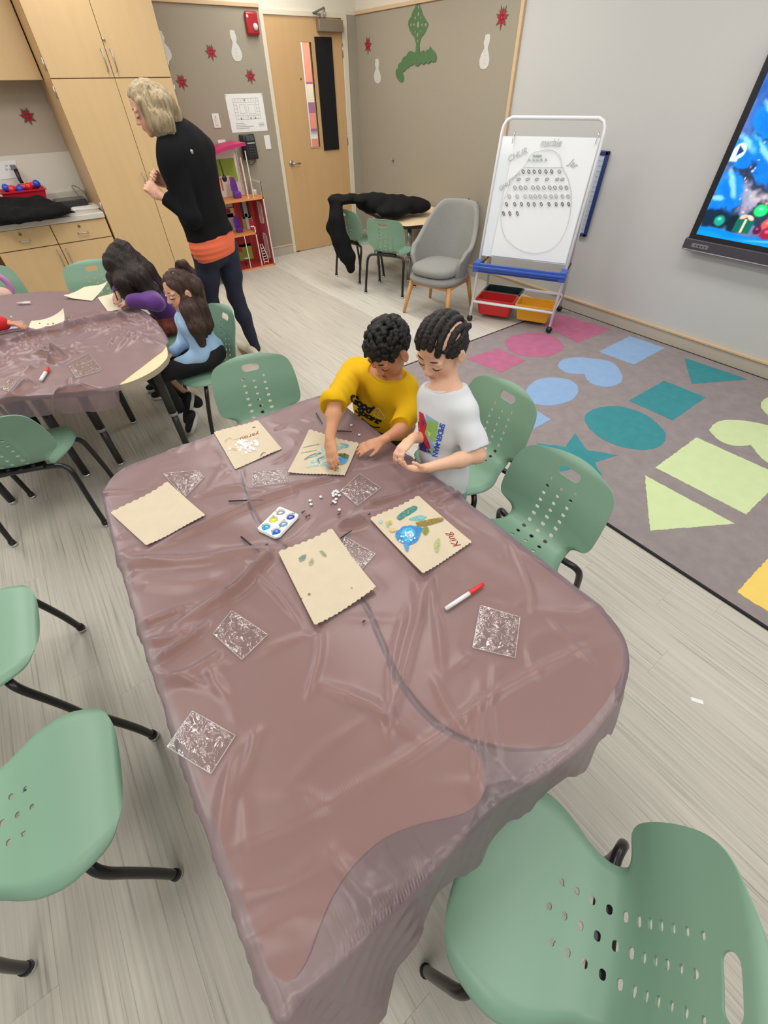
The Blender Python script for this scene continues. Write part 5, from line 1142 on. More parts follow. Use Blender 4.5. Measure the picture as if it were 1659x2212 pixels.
# side wall with window cut-outs
sx = DXR-.008
PNK = mat('pink_brick_print', (186, 72, 92), .6, noise=(40, .25, (1, 2, 4)))
keep(MB().box((sx, DY0+.012, 0), (DXR, DY1, zf2-.018)).build('side_wall', PNK), t); keep(MB().box((sx-.002, DY0, 0), (DXR+.002, DY0+.012, ztop1)).build('post', WHT), t)
for (za, zb) in ((.05, zf1-.05), (zf1+.05, zf2-.06)):
    ya, yb = DY0+.09, DY0+.20; keep(MB().box((sx-.004, ya, za), (sx, ya+.012, zb)).box((sx-.004, yb-.012, za), (sx, yb, zb)).box((sx-.004, ya, za), (sx, yb, za+.012)).box((sx-.004, ya, zb-.012), (sx, yb, zb)).build('window_frame', WHT), t)
    keep(MB().box((sx-.002, ya+.012, za+.012), (sx-.0005, yb-.012, zb-.012)).build('window_print', mat('window_print', (196, 190, 186), .4)), t)
keep(MB().box((xr1-.010, DY0, .02), (xr1, DY0+.012, zs1)).box((xr1-.05, DY0, zs1-.01), (xr1, DY0+.012, zs1)).build('post', WHT), t)
x_ = at(545, 545, y=DY0).x; keep(MB().box((x_-.06, DY0, .02), (x_-.052, DY0+.012, zf1-.016)).build('post', WHT), t)
keep(MB().box((xr3-.008, DY0, zf2), (xr3, DY0+.012, ztop2)).build('post', WHT), t); keep(MB().box((xr3-.075, DY0, zf2), (xr3-.067, DY0+.012, ztop2-.05)).build('post', WHT), t)
keep(MB().box((sx-.001, DY0+.0, zf2), (DXR, DY0+.012, ztop1)).box((sx-.0, DY1-.012, zf2), (DXR, DY1, ztop1)).box((sx, DY0, ztop1-.012), (DXR, DY1, ztop1)).build('rail', WHT), t)
keep(MB().box((xr3-.004, DY1-.02, zf2), (xr3+.004, DY1, ztop2)).box((xr3-.006, DY0+.15, zf2+.01), (xr3, DY0+.24, ztop2-.12)).build('side_wall', mat('curtain_print', (214, 190, 180), .6, noise=(40, .3))), t)
# curved pink roof
b = MB(); n = 14; xa, xb = 1.80, xt+.02; vs = []
for i in range(n+1):
    u = i/n; xx = xa+(xb-xa)*u; zz = ztop2-.02+.06-.13*(1-u)**2+.0*u
    for (yy, dz_) in ((DY0-.015, 0), (DY0-.015, .028), (DY1, .028), (DY1, 0)): vs.append((xx, yy, zz+dz_))
fs = [(i*4+k, i*4+(k+1) % 4, (i+1)*4+(k+1) % 4, (i+1)*4+k) for i in range(n) for k in range(4)]+[(0, 1, 2, 3), (n*4+3, n*4+2, n*4+1, n*4)]
keep(b.add(vs, fs).build('roof', mat('hot_pink', (204, 40, 108), .4)), t)
# printed walls
def pic(px0, py0, px1, py1, colr, lay=0, yy=None, nm='wall_print'):
    yy = yy or DY1-.007; a = at(px0, py0, y=yy); c_ = at(px1, py1, y=yy)
    keep(MB().box((min(a.x, c_.x), yy-.0012-.0006*lay, min(a.z, c_.z)), (max(a.x, c_.x), yy-.0006*lay, max(a.z, c_.z))).build(nm, mat('print_%d_%d_%d' % colr, colr, .6, noise=(60, .08))), t)
pic(462, 345, 515, 392, (150, 176, 62)); pic(470, 382, 506, 420, (232, 226, 214), 1); pic(474, 384, 484, 412, (226, 90, 50), 2); pic(494, 382, 506, 412, (226, 90, 50), 2)
pic(505, 434, 515, 500, (206, 56, 30), 1); pic(472, 436, 505, 448, (188, 178, 166), 1); pic(480, 450, 508, 468, (214, 196, 176), 1); pic(484, 452, 498, 460, (150, 34, 36), 2); pic(478, 464, 512, 500, (214, 208, 206), 1)
pic(516, 432, 542, 470, (48, 44, 44), 1); pic(521, 432, 537, 468, (178, 178, 182), 2); pic(542, 432, 552, 500, (206, 56, 30), 1); pic(522, 470, 550, 498, (150, 178, 120), 1); pic(528, 462, 540, 494, (226, 224, 216), 2)
pic(512, 530, 548, 558, (150, 170, 62)); pic(510, 508, 545, 530, (176, 50, 50)); pic(514, 534, 524, 544, (196, 60, 60), 2)
def dchair(px, py, zf, colr, s=1.0, yy=5.84, lab='wall'):
    zf += .0008
    p = at(px, py, y=yy); mt = mat('toy_%d_%d_%d' % colr, colr, .35); g = thing('toy_chair', lab, 'toy chair', (p.x, yy, zf))
    keep(MB().rbox((p.x-.035*s, yy-.03*s, zf), (p.x+.035*s, yy+.035*s, zf+.05*s), .008).build('seat', mt), g); keep(MB().grid(lambda u, v: Vector((p.x+(-.035+.07*u)*s, yy+.035*s+.008*v, zf+(.05+.11*v*(1-.5*(2*u-1)**4))*s)), 8, 6).build('backrest', mt), g)
dchair(511, 415, zf2, (112, 52, 160), 1.15, lab='purple toy chair on the upper dollhouse shelf'); dchair(517, 496, zf1, (92, 36, 150), 1.0, lab='purple toy armchair on the middle dollhouse shelf'); dchair(546, 492, zf1, (186, 30, 76), .7, lab='dark pink toy seat on the middle dollhouse shelf')
p = at(485, 386, y=5.72); g = thing('toy_ladle', 'black toy frying pan hanging in the upper dollhouse room', 'toy', (p.x, 5.72, p.z)); keep(MB().ball(p, (.028, .012, .03), 14).build('bowl', mat('dark_metal', (50, 48, 46), .3, .6)), g); keep(MB().tube([p+Vector((0, 0, .025)), p+Vector((-.012, 0, .16))], .006, 8).build('handle', M_BLACK), g)
p = at(550, 414, y=5.78); o = MB().lathe([(.018, 0), (.024, .06), (.024, .062), (.021, .06), (.016, .004)], 18, (p.x, 5.78, zf2+.0008)).build('toy_cup', WHT); tag(o, 'small white cup on the dollhouse balcony', 'cup')
g = thing('toy_table', 'tiny black toy table in the lowest dollhouse room', 'toy table', (at(532, 552, y=5.85).x, 5.85, .02)); p = g.location
for (dx, dy) in ((-.03, -.02), (.03, -.02), (-.03, .02), (.03, .02)): keep(MB().tube([(p.x+dx, p.y+dy, .0215), (p.x+dx*.6, p.y+dy*.6, .09)], .003, 6).build('leg', M_BLACK), g)
keep(MB().rbox((p.x-.03, p.y-.025, .09), (p.x+.03, p.y+.025, .096), .002).build('table_top', WHT), g)
g = thing('toy_ladder', 'white toy stair ladder leaning in the dollhouse corner', 'toy ladder', (at(574, 560, y=5.74).x, 5.74, .02)); p = g.location
for s in (-1, 1): keep(MB().tube(catmull([(p.x+s*.026, 5.735, .0225), (p.x+s*.03, 5.74, .10), (p.x+s*.012-.02, 5.75, .24)], 5), .0045, 6).build('rail', WHT), g)
for k in range(6): keep(MB().tube([(p.x-.027-.002*k+.0, 5.738, .045+.03*k), (p.x+.028-.006*k, 5.738, .045+.03*k)], .004, 6).build('rung', WHT), g)

# ================================================================== THINGS ON THE TABLES
CT = TZ+.006       # cloth surface
M_KRAFT = mat('kraft_paper', (204, 190, 165), .8, noise=(30, .03), bump=(140, .08)); M_KRAFT_IN = mat('kraft_pale', (216, 206, 182), .8)
def bag(corners, label, z=CT, zig=9, curl=(0, 0, 0, 0), amp=.006, mtl=None, zig_sides=(0, 2), thick=.0022, dome=.004):
    """flat paper bag: corners (photograph) A B C D, toothed along AB and wavy along CD"""
    Cc = [Vector(at2(*q, z+.004)) for q in corners]; t = thing('paper_bag', label, 'paper bag', ((sum(q.x for q in Cc)/4), sum(q.y for q in Cc)/4, z), group='flattened kraft paper bags')
    nu, nv = 2*zig*2+1, 15; b = MB(); vs = []
    for j in range(nv):
        for i in range(nu):
            u, v = i/(nu-1), j/(nv-1); tz = (1-abs((u*zig*1.0 % 1)*2-1))
            p = (Cc[0]*(1-u)+Cc[1]*u)*(1-v)+(Cc[3]*(1-u)+Cc[2]*u)*v; d_ = ((Cc[3]-Cc[0])*(1-u)+(Cc[2]-Cc[1])*u).normalized()
            if v < .08 and 0 in zig_sides: p = p-d_*amp*tz*(1-v/.08)
            if v > .92 and 2 in zig_sides: p = p+d_*amp*.7*math.sin(u*zig*5.2)**2*((v-.92)/.08)
            zz = z+.003+dome*math.sin(PI*u)*math.sin(PI*v)+curl[0]*(1-u)**3*(1-v)**3+curl[1]*u**3*(1-v)**3+curl[2]*u**3*v**3+curl[3]*(1-u)**3*v**3+.0015*math.sin(7*u+3*v)
            vs.append((p.x, p.y, zz))
    n = nu*nv; q = [(j*nu+i, j*nu+i+1, (j+1)*nu+i+1, (j+1)*nu+i) for j in range(nv-1) for i in range(nu-1)]
    lowv = [(x, y, max(zz-thick, z+.0004)) for (x, y, zz) in vs]; rim = [(i, i+1) for i in range(nu-1)]+[((nv-1)*nu+i+1, (nv-1)*nu+i) for i in range(nu-1)]+[(j*nu+nu-1, (j+1)*nu+nu-1) for j in range(nv-1)]+[((j+1)*nu, j*nu) for j in range(nv-1)]
    b.add(vs+lowv, q+[tuple(i+n for i in f_[::-1]) for f_ in q]+[(a, a+n, c_+n, c_) for (a, c_) in rim], None, True)
    o = keep(b.build('sheet', mtl or M_KRAFT, clean=True), t)
    me = o.data; 
    try: me.set_sharp_from_angle(angle=.8)
    except Exception: pass
    t['_'] = 0; del t['_']
    bv = BVHTree.FromPolygons([Vector(v) for v in vs], q)
    def drop(x, y, off=.0008):
        h_ = bv.ray_cast(Vector((x, y, z+.3)), Vector((0, 0, -1))); return Vector((x, y, (h_[0].z if h_[0] is not None else z+.004)+off))
    return t, drop
def wash(colr, rough=.3):
    """watery paint: the paper shows through where the colour is thin"""
    nm = 'paint_%d_%d_%d' % colr
    if nm in MATS: return MATS[nm]
    mt = mat(nm, colr, rough, noise=(120, .15)); nt = mt.node_tree; tc = nt.nodes.new('ShaderNodeTexCoord'); n = nt.nodes.new('ShaderNodeTexNoise'); n.inputs['Scale'].default_value = 130; n.inputs['Detail'].default_value = 5; n.inputs['Distortion'].default_value = 1.2
    mr = nt.nodes.new('ShaderNodeMapRange'); mr.inputs[1].default_value = .34; mr.inputs[2].default_value = .56; mr.inputs[3].default_value = .25; mr.inputs[4].default_value = 1.0
    nt.links.new(tc.outputs['Object'], n.inputs['Vector']); nt.links.new(n.outputs[0], mr.inputs[0]); nt.links.new(mr.outputs[0], nt.nodes['Principled BSDF'].inputs['Alpha']); return mt
def paint(t, drop, pts, colr, off=.0012, wob=.06, nm='paint', rough=.3, n=3, seed=0):
    """thin painted patch with the outline pts (photograph)"""
    pl = [at2(x, y, CT+.006) for (x, y) in catmull(pts, n, True)]; q = random.Random(seed); cx_ = sum(p[0] for p in pl)/len(pl); cy_ = sum(p[1] for p in pl)/len(pl)
    pl = [(cx_+(x-cx_)*(1+q.uniform(-wob, wob)), cy_+(y-cy_)*(1+q.uniform(-wob, wob))) for (x, y) in pl]
    b = MB(); vs = [drop(cx_, cy_, off+.0006)]; m_ = len(pl)
    for k in (.5, 1.0):
        for (x, y) in pl: vs.append(drop(cx_+(x-cx_)*k, cy_+(y-cy_)*k, off))
    fs = [(0, 1+i, 1+(i+1) % m_) for i in range(m_)]+[(1+i, 1+m_+i, 1+m_+(i+1) % m_, 1+(i+1) % m_) for i in range(m_)]
    return keep(b.add(vs, fs, None, True).build(nm, wash(colr, rough)), t)
def stroke(t, drop, pts, wpx, colr, off=.0016, nm='paint_stroke', rough=.35):
    pl = [Vector(at2(x, y, CT+.006)) for (x, y) in catmull(pts, 5)]; w_ = wpx/620; b = MB(); vs = []
    for i, p in enumerate(pl):
        d_ = (pl[min(i+1, len(pl)-1)]-pl[max(i-1, 0)]).normalized(); nn = Vector((-d_.y, d_.x)); k = w_/2*(.35+.65*math.sin(PI*min(max((i+.5)/len(pl), .08), .92))**.5)
        for s in (-1, 0, 1): q = p+nn*k*s; vs.append(drop(q.x, q.y, off if s == 0 else off-.0005))
    m_ = len(pl); return keep(b.add(vs, [(i*3+k, i*3+k+1, i*3+k+4, i*3+k+3) for i in range(m_-1) for k in range(2)], None, True).build(nm, wash(colr, rough)), t)
def scribble(t, drop, txt, px, py, size, ang, colr):
    me = text_mesh(txt, size, .0002, shear=.25); c_ = Vector(at2(px, py, CT+.006))
    for v in me.vertices:
        x = c_.x+v.co.x*math.cos(ang)-v.co.y*math.sin(ang); y = c_.y+v.co.x*math.sin(ang)+v.co.y*math.cos(ang); v.co = drop(x, y, .0009)
    keep(link('lettering', me, mat('ink_%d_%d_%d' % colr, colr, .6)), t)
# bag 1: blank, far side of the long edge
bag(((240, 1109), (365, 1045), (443, 1112), (316, 1179)), 'blank kraft paper bag near the rounded table end', zig=9, curl=(.004, .01, .004, .006))
# bag 2: white glitter patch
t, d_ = bag(((462, 934), (557, 908), (608, 968), (507, 1012)), 'kraft paper bag with a white glued patch and dry brown marks', zig=8)
r3 = random.Random(11)
for k in range(46): x, y = 530+r3.gauss(0, 14), 963+r3.gauss(0, 9); paint(t, d_, [(x-4, y), (x, y-3), (x+4, y+1), (x, y+3)], r3.choice(((244, 240, 240), (228, 222, 226), (200, 192, 196))), seed=k, nm='glue_flake', off=.001+.001*r3.random())
stroke(t, d_, [(486, 955), (492, 947), (500, 948)], 4, (196, 164, 110)); stroke(t, d_, [(500, 950), (520, 945), (530, 940)], 6, (214, 184, 130)); stroke(t, d_, [(502, 968), (510, 972), (512, 962)], 7, (206, 172, 112)); stroke(t, d_, [(563, 985), (568, 978), (574, 978)], 4, (130, 100, 50)); stroke(t, d_, [(545, 923), (552, 922)], 5, (110, 92, 48))
v_ = Vector(at2(521, 947, CT))-Vector(at2(560, 935, CT)); scribble(t, d_, 'yarou', 540, 942, .034, math.atan2(v_.y, v_.x), (186, 90, 60))
# bag 3: being painted by the boy in yellow
t, d_ = bag(((668, 932), (775, 958), (745, 1026), (622, 1020)), 'kraft paper bag with wet turquoise paint under the hands of the boy in yellow', zig=10, curl=(.01, .0, .004, .004), dome=.010)
for k, (pts, w_, c_) in enumerate((([(683, 988), (700, 972), (715, 958)], 12, (176, 206, 196)), ([(672, 1000), (700, 990), (722, 975), (750, 962)], 14, (150, 190, 190)), ([(660, 1008), (690, 1005), (710, 995)], 9, (170, 200, 180)), ([(735, 958), (750, 962), (746, 968)], 9, (96, 178, 190)), ([(655, 968), (690, 962)], 3, (120, 140, 110)), ([(650, 980), (685, 975)], 3, (130, 150, 120)), ([(658, 994), (676, 985), (694, 982)], 6, (84, 112, 84)), ([(690, 1003), (688, 994), (700, 990)], 4, (110, 120, 100)), ([(700, 1008), (712, 1000), (724, 1002)], 9, (130, 200, 200)), ([(668, 990), (682, 986), (690, 980)], 5, (150, 190, 180)), ([(705, 960), (715, 968), (730, 962)], 10, (150, 205, 205)))): stroke(t, d_, pts, w_, c_, off=.0010+.0002*k)
paint(t, d_, [(704, 1005), (714, 996), (726, 1002), (718, 1014), (708, 1014)], (70, 180, 220), seed=1, off=.003); paint(t, d_, [(722, 997), (738, 990), (752, 992), (744, 1004), (728, 1006)], (40, 160, 220), seed=2, off=.0035); paint(t, d_, [(730, 984), (744, 982), (754, 986), (750, 993), (736, 990)], (70, 92, 30), seed=3, off=.004); paint(t, d_, [(726, 1008), (734, 1006), (734, 1016), (728, 1018)], (190, 214, 130), seed=4, off=.004)
# bag 4: blue bird
t, d_ = bag(((800, 1122), (905, 1074), (1018, 1170), (912, 1241)), 'kraft paper bag with painted blue bird shape, signed King', zig=9, curl=(.004, .006, .004, .01))
def c5(x, y): return (220+x*.4943, 1000+y*.4943)
for k, (pts, c_) in enumerate((([(1290, 235), (1330, 200), (1370, 187), (1375, 205), (1330, 235), (1300, 252)], (30, 134, 130)), ([(1340, 245), (1390, 228), (1420, 240), (1380, 255)], (120, 190, 190)), ([(1290, 300), (1330, 275), (1390, 280), (1400, 300), (1380, 340), (1350, 362), (1310, 350), (1285, 330)], (30, 140, 210)), ([(1310, 300), (1345, 285), (1370, 310), (1350, 345), (1320, 340)], (84, 194, 236)), ([(1320, 355), (1345, 350), (1338, 390), (1328, 385)], (60, 150, 220)), ([(1330, 310), (1355, 300), (1360, 325), (1338, 335)], (190, 220, 240)), ([(1372, 262), (1430, 250), (1485, 240), (1490, 255), (1440, 272), (1390, 280)], (140, 120, 40)), ([(1400, 290), (1420, 278), (1430, 300), (1412, 318)], (130, 140, 40)), ([(1452, 360), (1470, 330), (1478, 350), (1465, 395)], (170, 180, 110)), ([(1240, 262), (1262, 255), (1268, 268), (1250, 275)], (190, 180, 90)), ([(1210, 255), (1222, 248), (1226, 262), (1215, 268)], (160, 200, 200)), ([(1255, 295), (1280, 290), (1285, 300), (1265, 305)], (206, 184, 110)), ([(1242, 280), (1252, 276), (1255, 288)], (90, 180, 200)))): paint(t, d_, [c5(*p) for p in pts], c_, seed=k, off=.0010+.0003*k)
for k in range(14): x, y = 1330+r3.gauss(0, 18), 335+r3.gauss(0, 12); paint(t, d_, [c5(x-4, y), c5(x, y-4), c5(x+4, y), c5(x, y+4)], (232, 240, 246), seed=k, off=.006)
v_ = Vector(at2(970, 1158, CT))-Vector(at2(986, 1176, CT)); scribble(t, d_, 'King', 978, 1167, .034, math.atan2(v_.y, v_.x), (190, 60, 60))
# bag 5: grey green dabs
t, d_ = bag(((603, 1198), (718, 1144), (812, 1274), (680, 1353)), 'kraft paper bag with grey green dabs and small brown spots', zig=8, curl=(.012, .004, .02, .012), dome=.008)
for k, (pts, c_) in enumerate((([(862, 420), (880, 405), (895, 405), (885, 430), (868, 432)], (104, 132, 120)), ([(905, 440), (920, 418), (928, 440), (912, 455)], (170, 160, 130)), ([(952, 390), (965, 385), (985, 410), (970, 412)], (150, 150, 120)), ([(965, 395), (975, 402), (970, 410)], (70, 90, 60)), ([(900, 577), (908, 571), (914, 578), (907, 583)], (140, 100, 60)), ([(868, 596), (873, 592), (876, 598)], (90, 66, 40)), ([(1088, 552), (1094, 549), (1097, 556)], (150, 110, 60)), ([(860, 432), (870, 425), (874, 440)], (150, 150, 120)))): paint(t, d_, [c5(*p) for p in pts], c_, seed=k)
# bags on the other table
def c6b(x, y): return (x*.1567, 560+y*.1567)
bag([c6b(*p) for p in ((1150, 385), (1500, 345), (1270, 565), (905, 535))], 'folded pale kraft bag beside the girl in purple', zig=9, mtl=M_KRAFT_IN, curl=(.0, .02, .0, .02), dome=.02, amp=.012, zig_sides=(0, 2))
t, d_ = bag([c6b(*p) for p in ((1345, 530), (1590, 455), (1680, 690), (1480, 710))], 'pale paper bag being drawn on by the girl in purple', zig=5, mtl=M_KRAFT_IN, amp=.004)
paint(t, d_, [c6b(*p) for p in ((1560, 610), (1590, 585), (1625, 595), (1600, 630))], (120, 130, 110), seed=5)
t, d_ = bag([c6b(*p) for p in ((372, 985), (860, 960), (930, 790), (430, 850))], 'pale kraft bag with a curled end beside the red sleeved hand', zig=8, mtl=M_KRAFT_IN, amp=.010, curl=(0, 0, .05, 0))
for k, (x, y) in enumerate(((545, 882), (660, 896), (735, 890))): paint(t, d_, [c6b(x-12, y), c6b(x, y-8), c6b(x+14, y), c6b(x, y+9)], (80, 78, 60), seed=k)

# clear plastic packets
def film_mat():
    mt = bpy.data.materials.new('clear_film'); mt.use_nodes = True; nt = mt.node_tree; L = nt.links.new; nt.nodes.remove(nt.nodes['Principled BSDF']); out = nt.nodes['Material Output']
    tr = nt.nodes.new('ShaderNodeBsdfTransparent'); tr.inputs[0].default_value = (.93, .93, .93, 1); gl_ = nt.nodes.new('ShaderNodeBsdfGlossy'); gl_.inputs['Roughness'].default_value = .09; gl_.inputs[0].default_value = (1, 1, 1, 1)
    tc = nt.nodes.new('ShaderNodeTexCoord'); n = nt.nodes.new('ShaderNodeTexNoise'); n.inputs['Scale'].default_value = 38; n.inputs['Detail'].default_value = 3; n.inputs['Distortion'].default_value = 1.5; L(tc.outputs['Object'], n.inputs['Vector'])
    bp = nt.nodes.new('ShaderNodeBump'); bp.inputs['Strength'].default_value = .6; bp.inputs['Distance'].default_value = .006; L(n.outputs[0], bp.inputs['Height']); L(bp.outputs[0], gl_.inputs['Normal'])
    df = nt.nodes.new('ShaderNodeBsdfDiffuse'); df.inputs[0].default_value = (.8, .8, .8, 1); m0 = nt.nodes.new('ShaderNodeMixShader'); m0.inputs[0].default_value = .012; L(tr.outputs[0], m0.inputs[1]); L(df.outputs[0], m0.inputs[2])
    fr = nt.nodes.new('ShaderNodeLayerWeight'); fr.inputs[0].default_value = .5; L(bp.outputs[0], fr.inputs['Normal']); pw = nt.nodes.new('ShaderNodeMath'); pw.operation = 'POWER'; pw.inputs[1].default_value = 4; L(fr.outputs['Facing'], pw.inputs[0])
    mm = nt.nodes.new('ShaderNodeMath'); mm.operation = 'MULTIPLY_ADD'; mm.inputs[1].default_value = .6; mm.inputs[2].default_value = .085; L(pw.outputs[0], mm.inputs[0])
    ms = nt.nodes.new('ShaderNodeMixShader'); L(mm.outputs[0], ms.inputs[0]); L(m0.outputs[0], ms.inputs[1]); L(gl_.outputs[0], ms.inputs[2]); L(ms.outputs[0], out.inputs[0]); return mt
M_FILM = film_mat()
def packet(corners, label, z=CT, seed=0, puff=.008, inner=None):
    Cc = [Vector(at2(*q, z+.004)) for q in corners]; q = np.random.RandomState(seed); t = thing('clear_packet', label, 'plastic packet', (sum(c_.x for c_ in Cc)/4, sum(c_.y for c_ in Cc)/4, z), group='clear plastic packets')
    ws = [(q.normal(size=2)*q.uniform(6, 26), q.uniform(0, 6.28), q.uniform(.3, 1)) for _ in range(12)]
    def crease(u, v): return sum(a_*(1-2*abs(math.sin(w_[0]*u*.5+w_[1]*v*.5+p_))) for (w_, p_, a_) in ws)/12
    b = MB()
    for side in (1,):
        def fn(u, v):
            e = min(u, 1-u, v, 1-v); k = min(1, e*6)
            p = (Cc[0]*(1-u)+Cc[1]*u)*(1-v)+(Cc[3]*(1-u)+Cc[2]*u)*v
            return Vector((p.x, p.y, z+.0012+(side*(.0022+puff*k*(.55+.9*crease(u, v))) if side else .0004)+max(0, .0015*math.sin(9*u+5*v))))
        b.grid(fn, 30, 30)
    keep(b.build('film', M_FILM), t)
    # heat-sealed edges
    for i in range(4):
        a, c_ = Cc[i], Cc[(i+1) % 4]; keep(MB().tube([(a.x, a.y, z+.0025), (c_.x, c_.y, z+.0025)], .0011, 5).build('sealed_edge', mat('sealed_film', (220, 220, 222), .2, alpha=.55)), t)
    if inner: inner(t, Cc)
    return t
packet(((1038, 1307), (1124, 1332), (1113, 1420), (1021, 1398)), 'clear plastic packet below the capped red marker', seed=3)
packet(((415, 1535), (508, 1588), (455, 1671), (360, 1612)), 'clear plastic packet at the table edge facing the empty chair', seed=4)
packet(((500, 1318), (578, 1370), (522, 1424), (460, 1368)), 'clear plastic packet lying next to the long cloth fold', seed=5)
packet(((545, 1019), (617, 1010), (621, 1040), (546, 1050)), 'folded narrow clear packet behind the paint palette', seed=6)
packet(((777, 1022), (822, 1053), (772, 1091), (735, 1060)), 'clear plastic packet beside the scattered googly eyes', seed=7)
packet(((352, 1022), (428, 1015), (440, 1030), (398, 1074)), 'clear plastic packet touching the blank paper bag', seed=8)
packet(((745, 1158), (811, 1196), (780, 1230), (735, 1196)), 'clear plastic packet sticking out from under a paper bag', seed=9)
packet([(0+x*.2893, 500+y*.2893) for (x, y) in ((500, 985), (660, 905), (760, 1030), (570, 1090))], 'clear packet holding craft bits on the other table', seed=10)
packet(((0, 838), (22, 818), (40, 818), (18, 845)), 'clear plastic packet near the folds of the other tablecloth', seed=12)
# palette
t = thing('paint_palette', 'white six well paint palette with blue, yellow and grey paint', 'palette', (*at2(601, 1132, CT), CT))
pc = [Vector(at2(*q, CT+.006)) for q in ((553, 1140), (603, 1097), (650, 1108), (598, 1169))]
A_, B_, C_, D_ = pc; e1 = ((B_-A_)+(C_-D_)); L1 = e1.length/2; e1.normalize(); e2 = ((D_-A_)+(C_-B_)); L2 = e2.length/2; e2 = Vector((-e1.y, e1.x)) if e2.dot(Vector((-e1.y, e1.x))) > 0 else Vector((e1.y, -e1.x)); ctr = sum(pc, Vector((0, 0)))/4
def ppt(u, v, zz): q = ctr+e1*u+e2*v; return Vector((q.x, q.y, CT+zz))
PLn, PWd = .118, .086
wells = [(-.036+.036*i, -.0205+.041*j) for i in range(3) for j in range(2)]
b = MB(); nn = 44
def pal(u, v):
    x, y = (u-.5)*PLn, (v-.5)*PWd; zz = .010
    for (wx_, wy_) in wells: zz -= .0078*(1-sm(.0125, .0155, math.hypot(x-wx_, y-wy_)))
    e = min(PLn/2-abs(x), PWd/2-abs(y)); zz -= .008*(1-sm(0, .004, e)); r_ = .016
    cx_, cy_ = max(abs(x)-(PLn/2-r_), 0), max(abs(y)-(PWd/2-r_), 0); dd = math.hypot(cx_, cy_)
    if dd > r_: k = r_/dd; x = math.copysign(PLn/2-r_+cx_*k, x); y = math.copysign(PWd/2-r_+cy_*k, y)
    return ppt(x, y, max(zz, .0012))
keep(b.grid(pal, 70, 52).build('tray', M_WHITE), t)
cw = {0: (40, 160, 214), 1: (20, 90, 190), 2: (200, 204, 30), 3: (110, 150, 175), 4: (150, 152, 150), 5: (20, 60, 170)}
wpx = {(583, 1143): 0, (592, 1156): 1, (591, 1125): 2, (612, 1137): 3, (612, 1106): 4, (631, 1120): 5}
for (wx_, wy_) in wells:
    q = ppt(wx_, wy_, .004); best = min(wpx, key=lambda p: (Vector(at2(*p, CT+.004))-Vector((q.x, q.y))).length)
    col_ = cw[wpx[best]]; keep(MB().lathe([(.0118, 0), (.0122, .0014), (.006, .002)], 18, ppt(wx_, wy_, .0030)).build('paint_pool', mat('wet_%d_%d_%d' % col_, col_, .12, noise=(90, .25))), t)
    for k in range(3):
        a = r3.uniform(0, 6.28); rr_ = r3.uniform(.012, .017); keep(MB().lathe([(.0025*r3.uniform(.6, 1.4), 0), (.002, .0006)], 8, ppt(wx_+rr_*math.cos(a), wy_+rr_*math.sin(a), .0101)).build('paint_splash', mat('wet_%d_%d_%d' % col_, col_, .12)), t)
# markers
def marker(p0, p1, label, z=CT, cap_first=False, capc=(226, 50, 44), barrel=(226, 226, 226), r=.0062):
    a = Vector((*at2(*p0, z+r), z+r+.001)); c_ = Vector((*at2(*p1, z+r), z+r+.001)); d_ = (c_-a); L_ = d_.length; d_.normalize(); t = thing('marker_pen', label, 'marker', a)
    def seg(s0, s1, rs, nm, mt): keep(MB().tube([a+d_*L_*s for s in np.linspace(s0, s1, len(rs))], rs, 14).build(nm, mt), t)
    bm_ = mat('marker_barrel_%d' % barrel[0], barrel, .35); cm_ = mat('marker_cap_%d_%d' % capc[:2], capc, .35)
    seg(0, .03, [r*.7, r*.95], 'end_plug', cm_ if False else bm_); seg(.02, .64, [r*.97, r*1.0, r*1.0, r], 'barrel', bm_); seg(.62, .99, [r*1.06, r*1.02, r*.92, r*.8], 'cap', cm_); seg(.97, 1.0, [r*.8, r*.6], 'cap_tip', cm_)
marker((962, 1316), (1044, 1262), 'white marker with red cap near the rug side table corner')
marker(tuple(np.array((88, 822))), (105, 795), 'short white marker with red cap on the other table', r=.008)
marker((66, 654), (37, 656), 'white pen with pale pink cap on the far table', capc=(214, 170, 190), r=.008)
# thin sticks: black brushes and scraps
def stick(p0, p1, label, r=.0022, mtl=None, nm='thin_brush', cat='brush', group='thin black sticks on the cloth'):
    a = Vector((*at2(*p0, CT+.003), CT+.004)); c_ = Vector((*at2(*p1, CT+.003), CT+.005)); o = MB().tube([a, a.lerp(c_, .5)+Vector((0, 0, .001)), c_], [r, r, r*.5], 7).build(nm, mtl or M_BLACK); tag(o, label, cat, group)
stick((494, 1083), (572, 1081), 'thin black brush lying straight beyond the paint palette'); stick((521, 1160), (560, 1193), 'thin black brush pointing at the long cloth fold', .0026); stick((736, 1163), (760, 1147), 'thin black brush behind the bag with grey green dabs'); stick((712, 931), (760, 933), 'thin black brush beside the turquoise painted bag', .0026); stick((683, 893), (697, 917), 'thin black brush close to the arm in yellow sleeve')
def scrap(px, py, s, label, seed, colr=(40, 26, 24)):
    q = random.Random(seed); c_ = Vector((*at2(px, py, CT+.003), CT+.0042)); b = MB()
    for k in range(3):
        a = q.uniform(0, 6.28); b.tube(catmull([tuple(c_+Vector((s*.9*math.cos(a+j*.5)*(j-1), s*.5*math.sin(a+j*.9)*(j-1), .0006*k))) for j in range(3)], 4), .0012, 5)
    tag(b.build('paint_scrap', mat('scrap_%d' % colr[0], colr, .5)), label, 'scrap', 'dark curled scraps on the cloth')
for i, (x, y, s) in enumerate(((664, 1116, .012), (655, 1107, .010), (718, 1089, .008), (732, 1111, .008), (786, 1342, .006), (797, 1112, .008), (575, 1178, .007), (583, 1187, .006), (560, 1186, .006))): scrap(x, y, s, 'tiny dark curled scrap lying on the brown tablecloth', i)
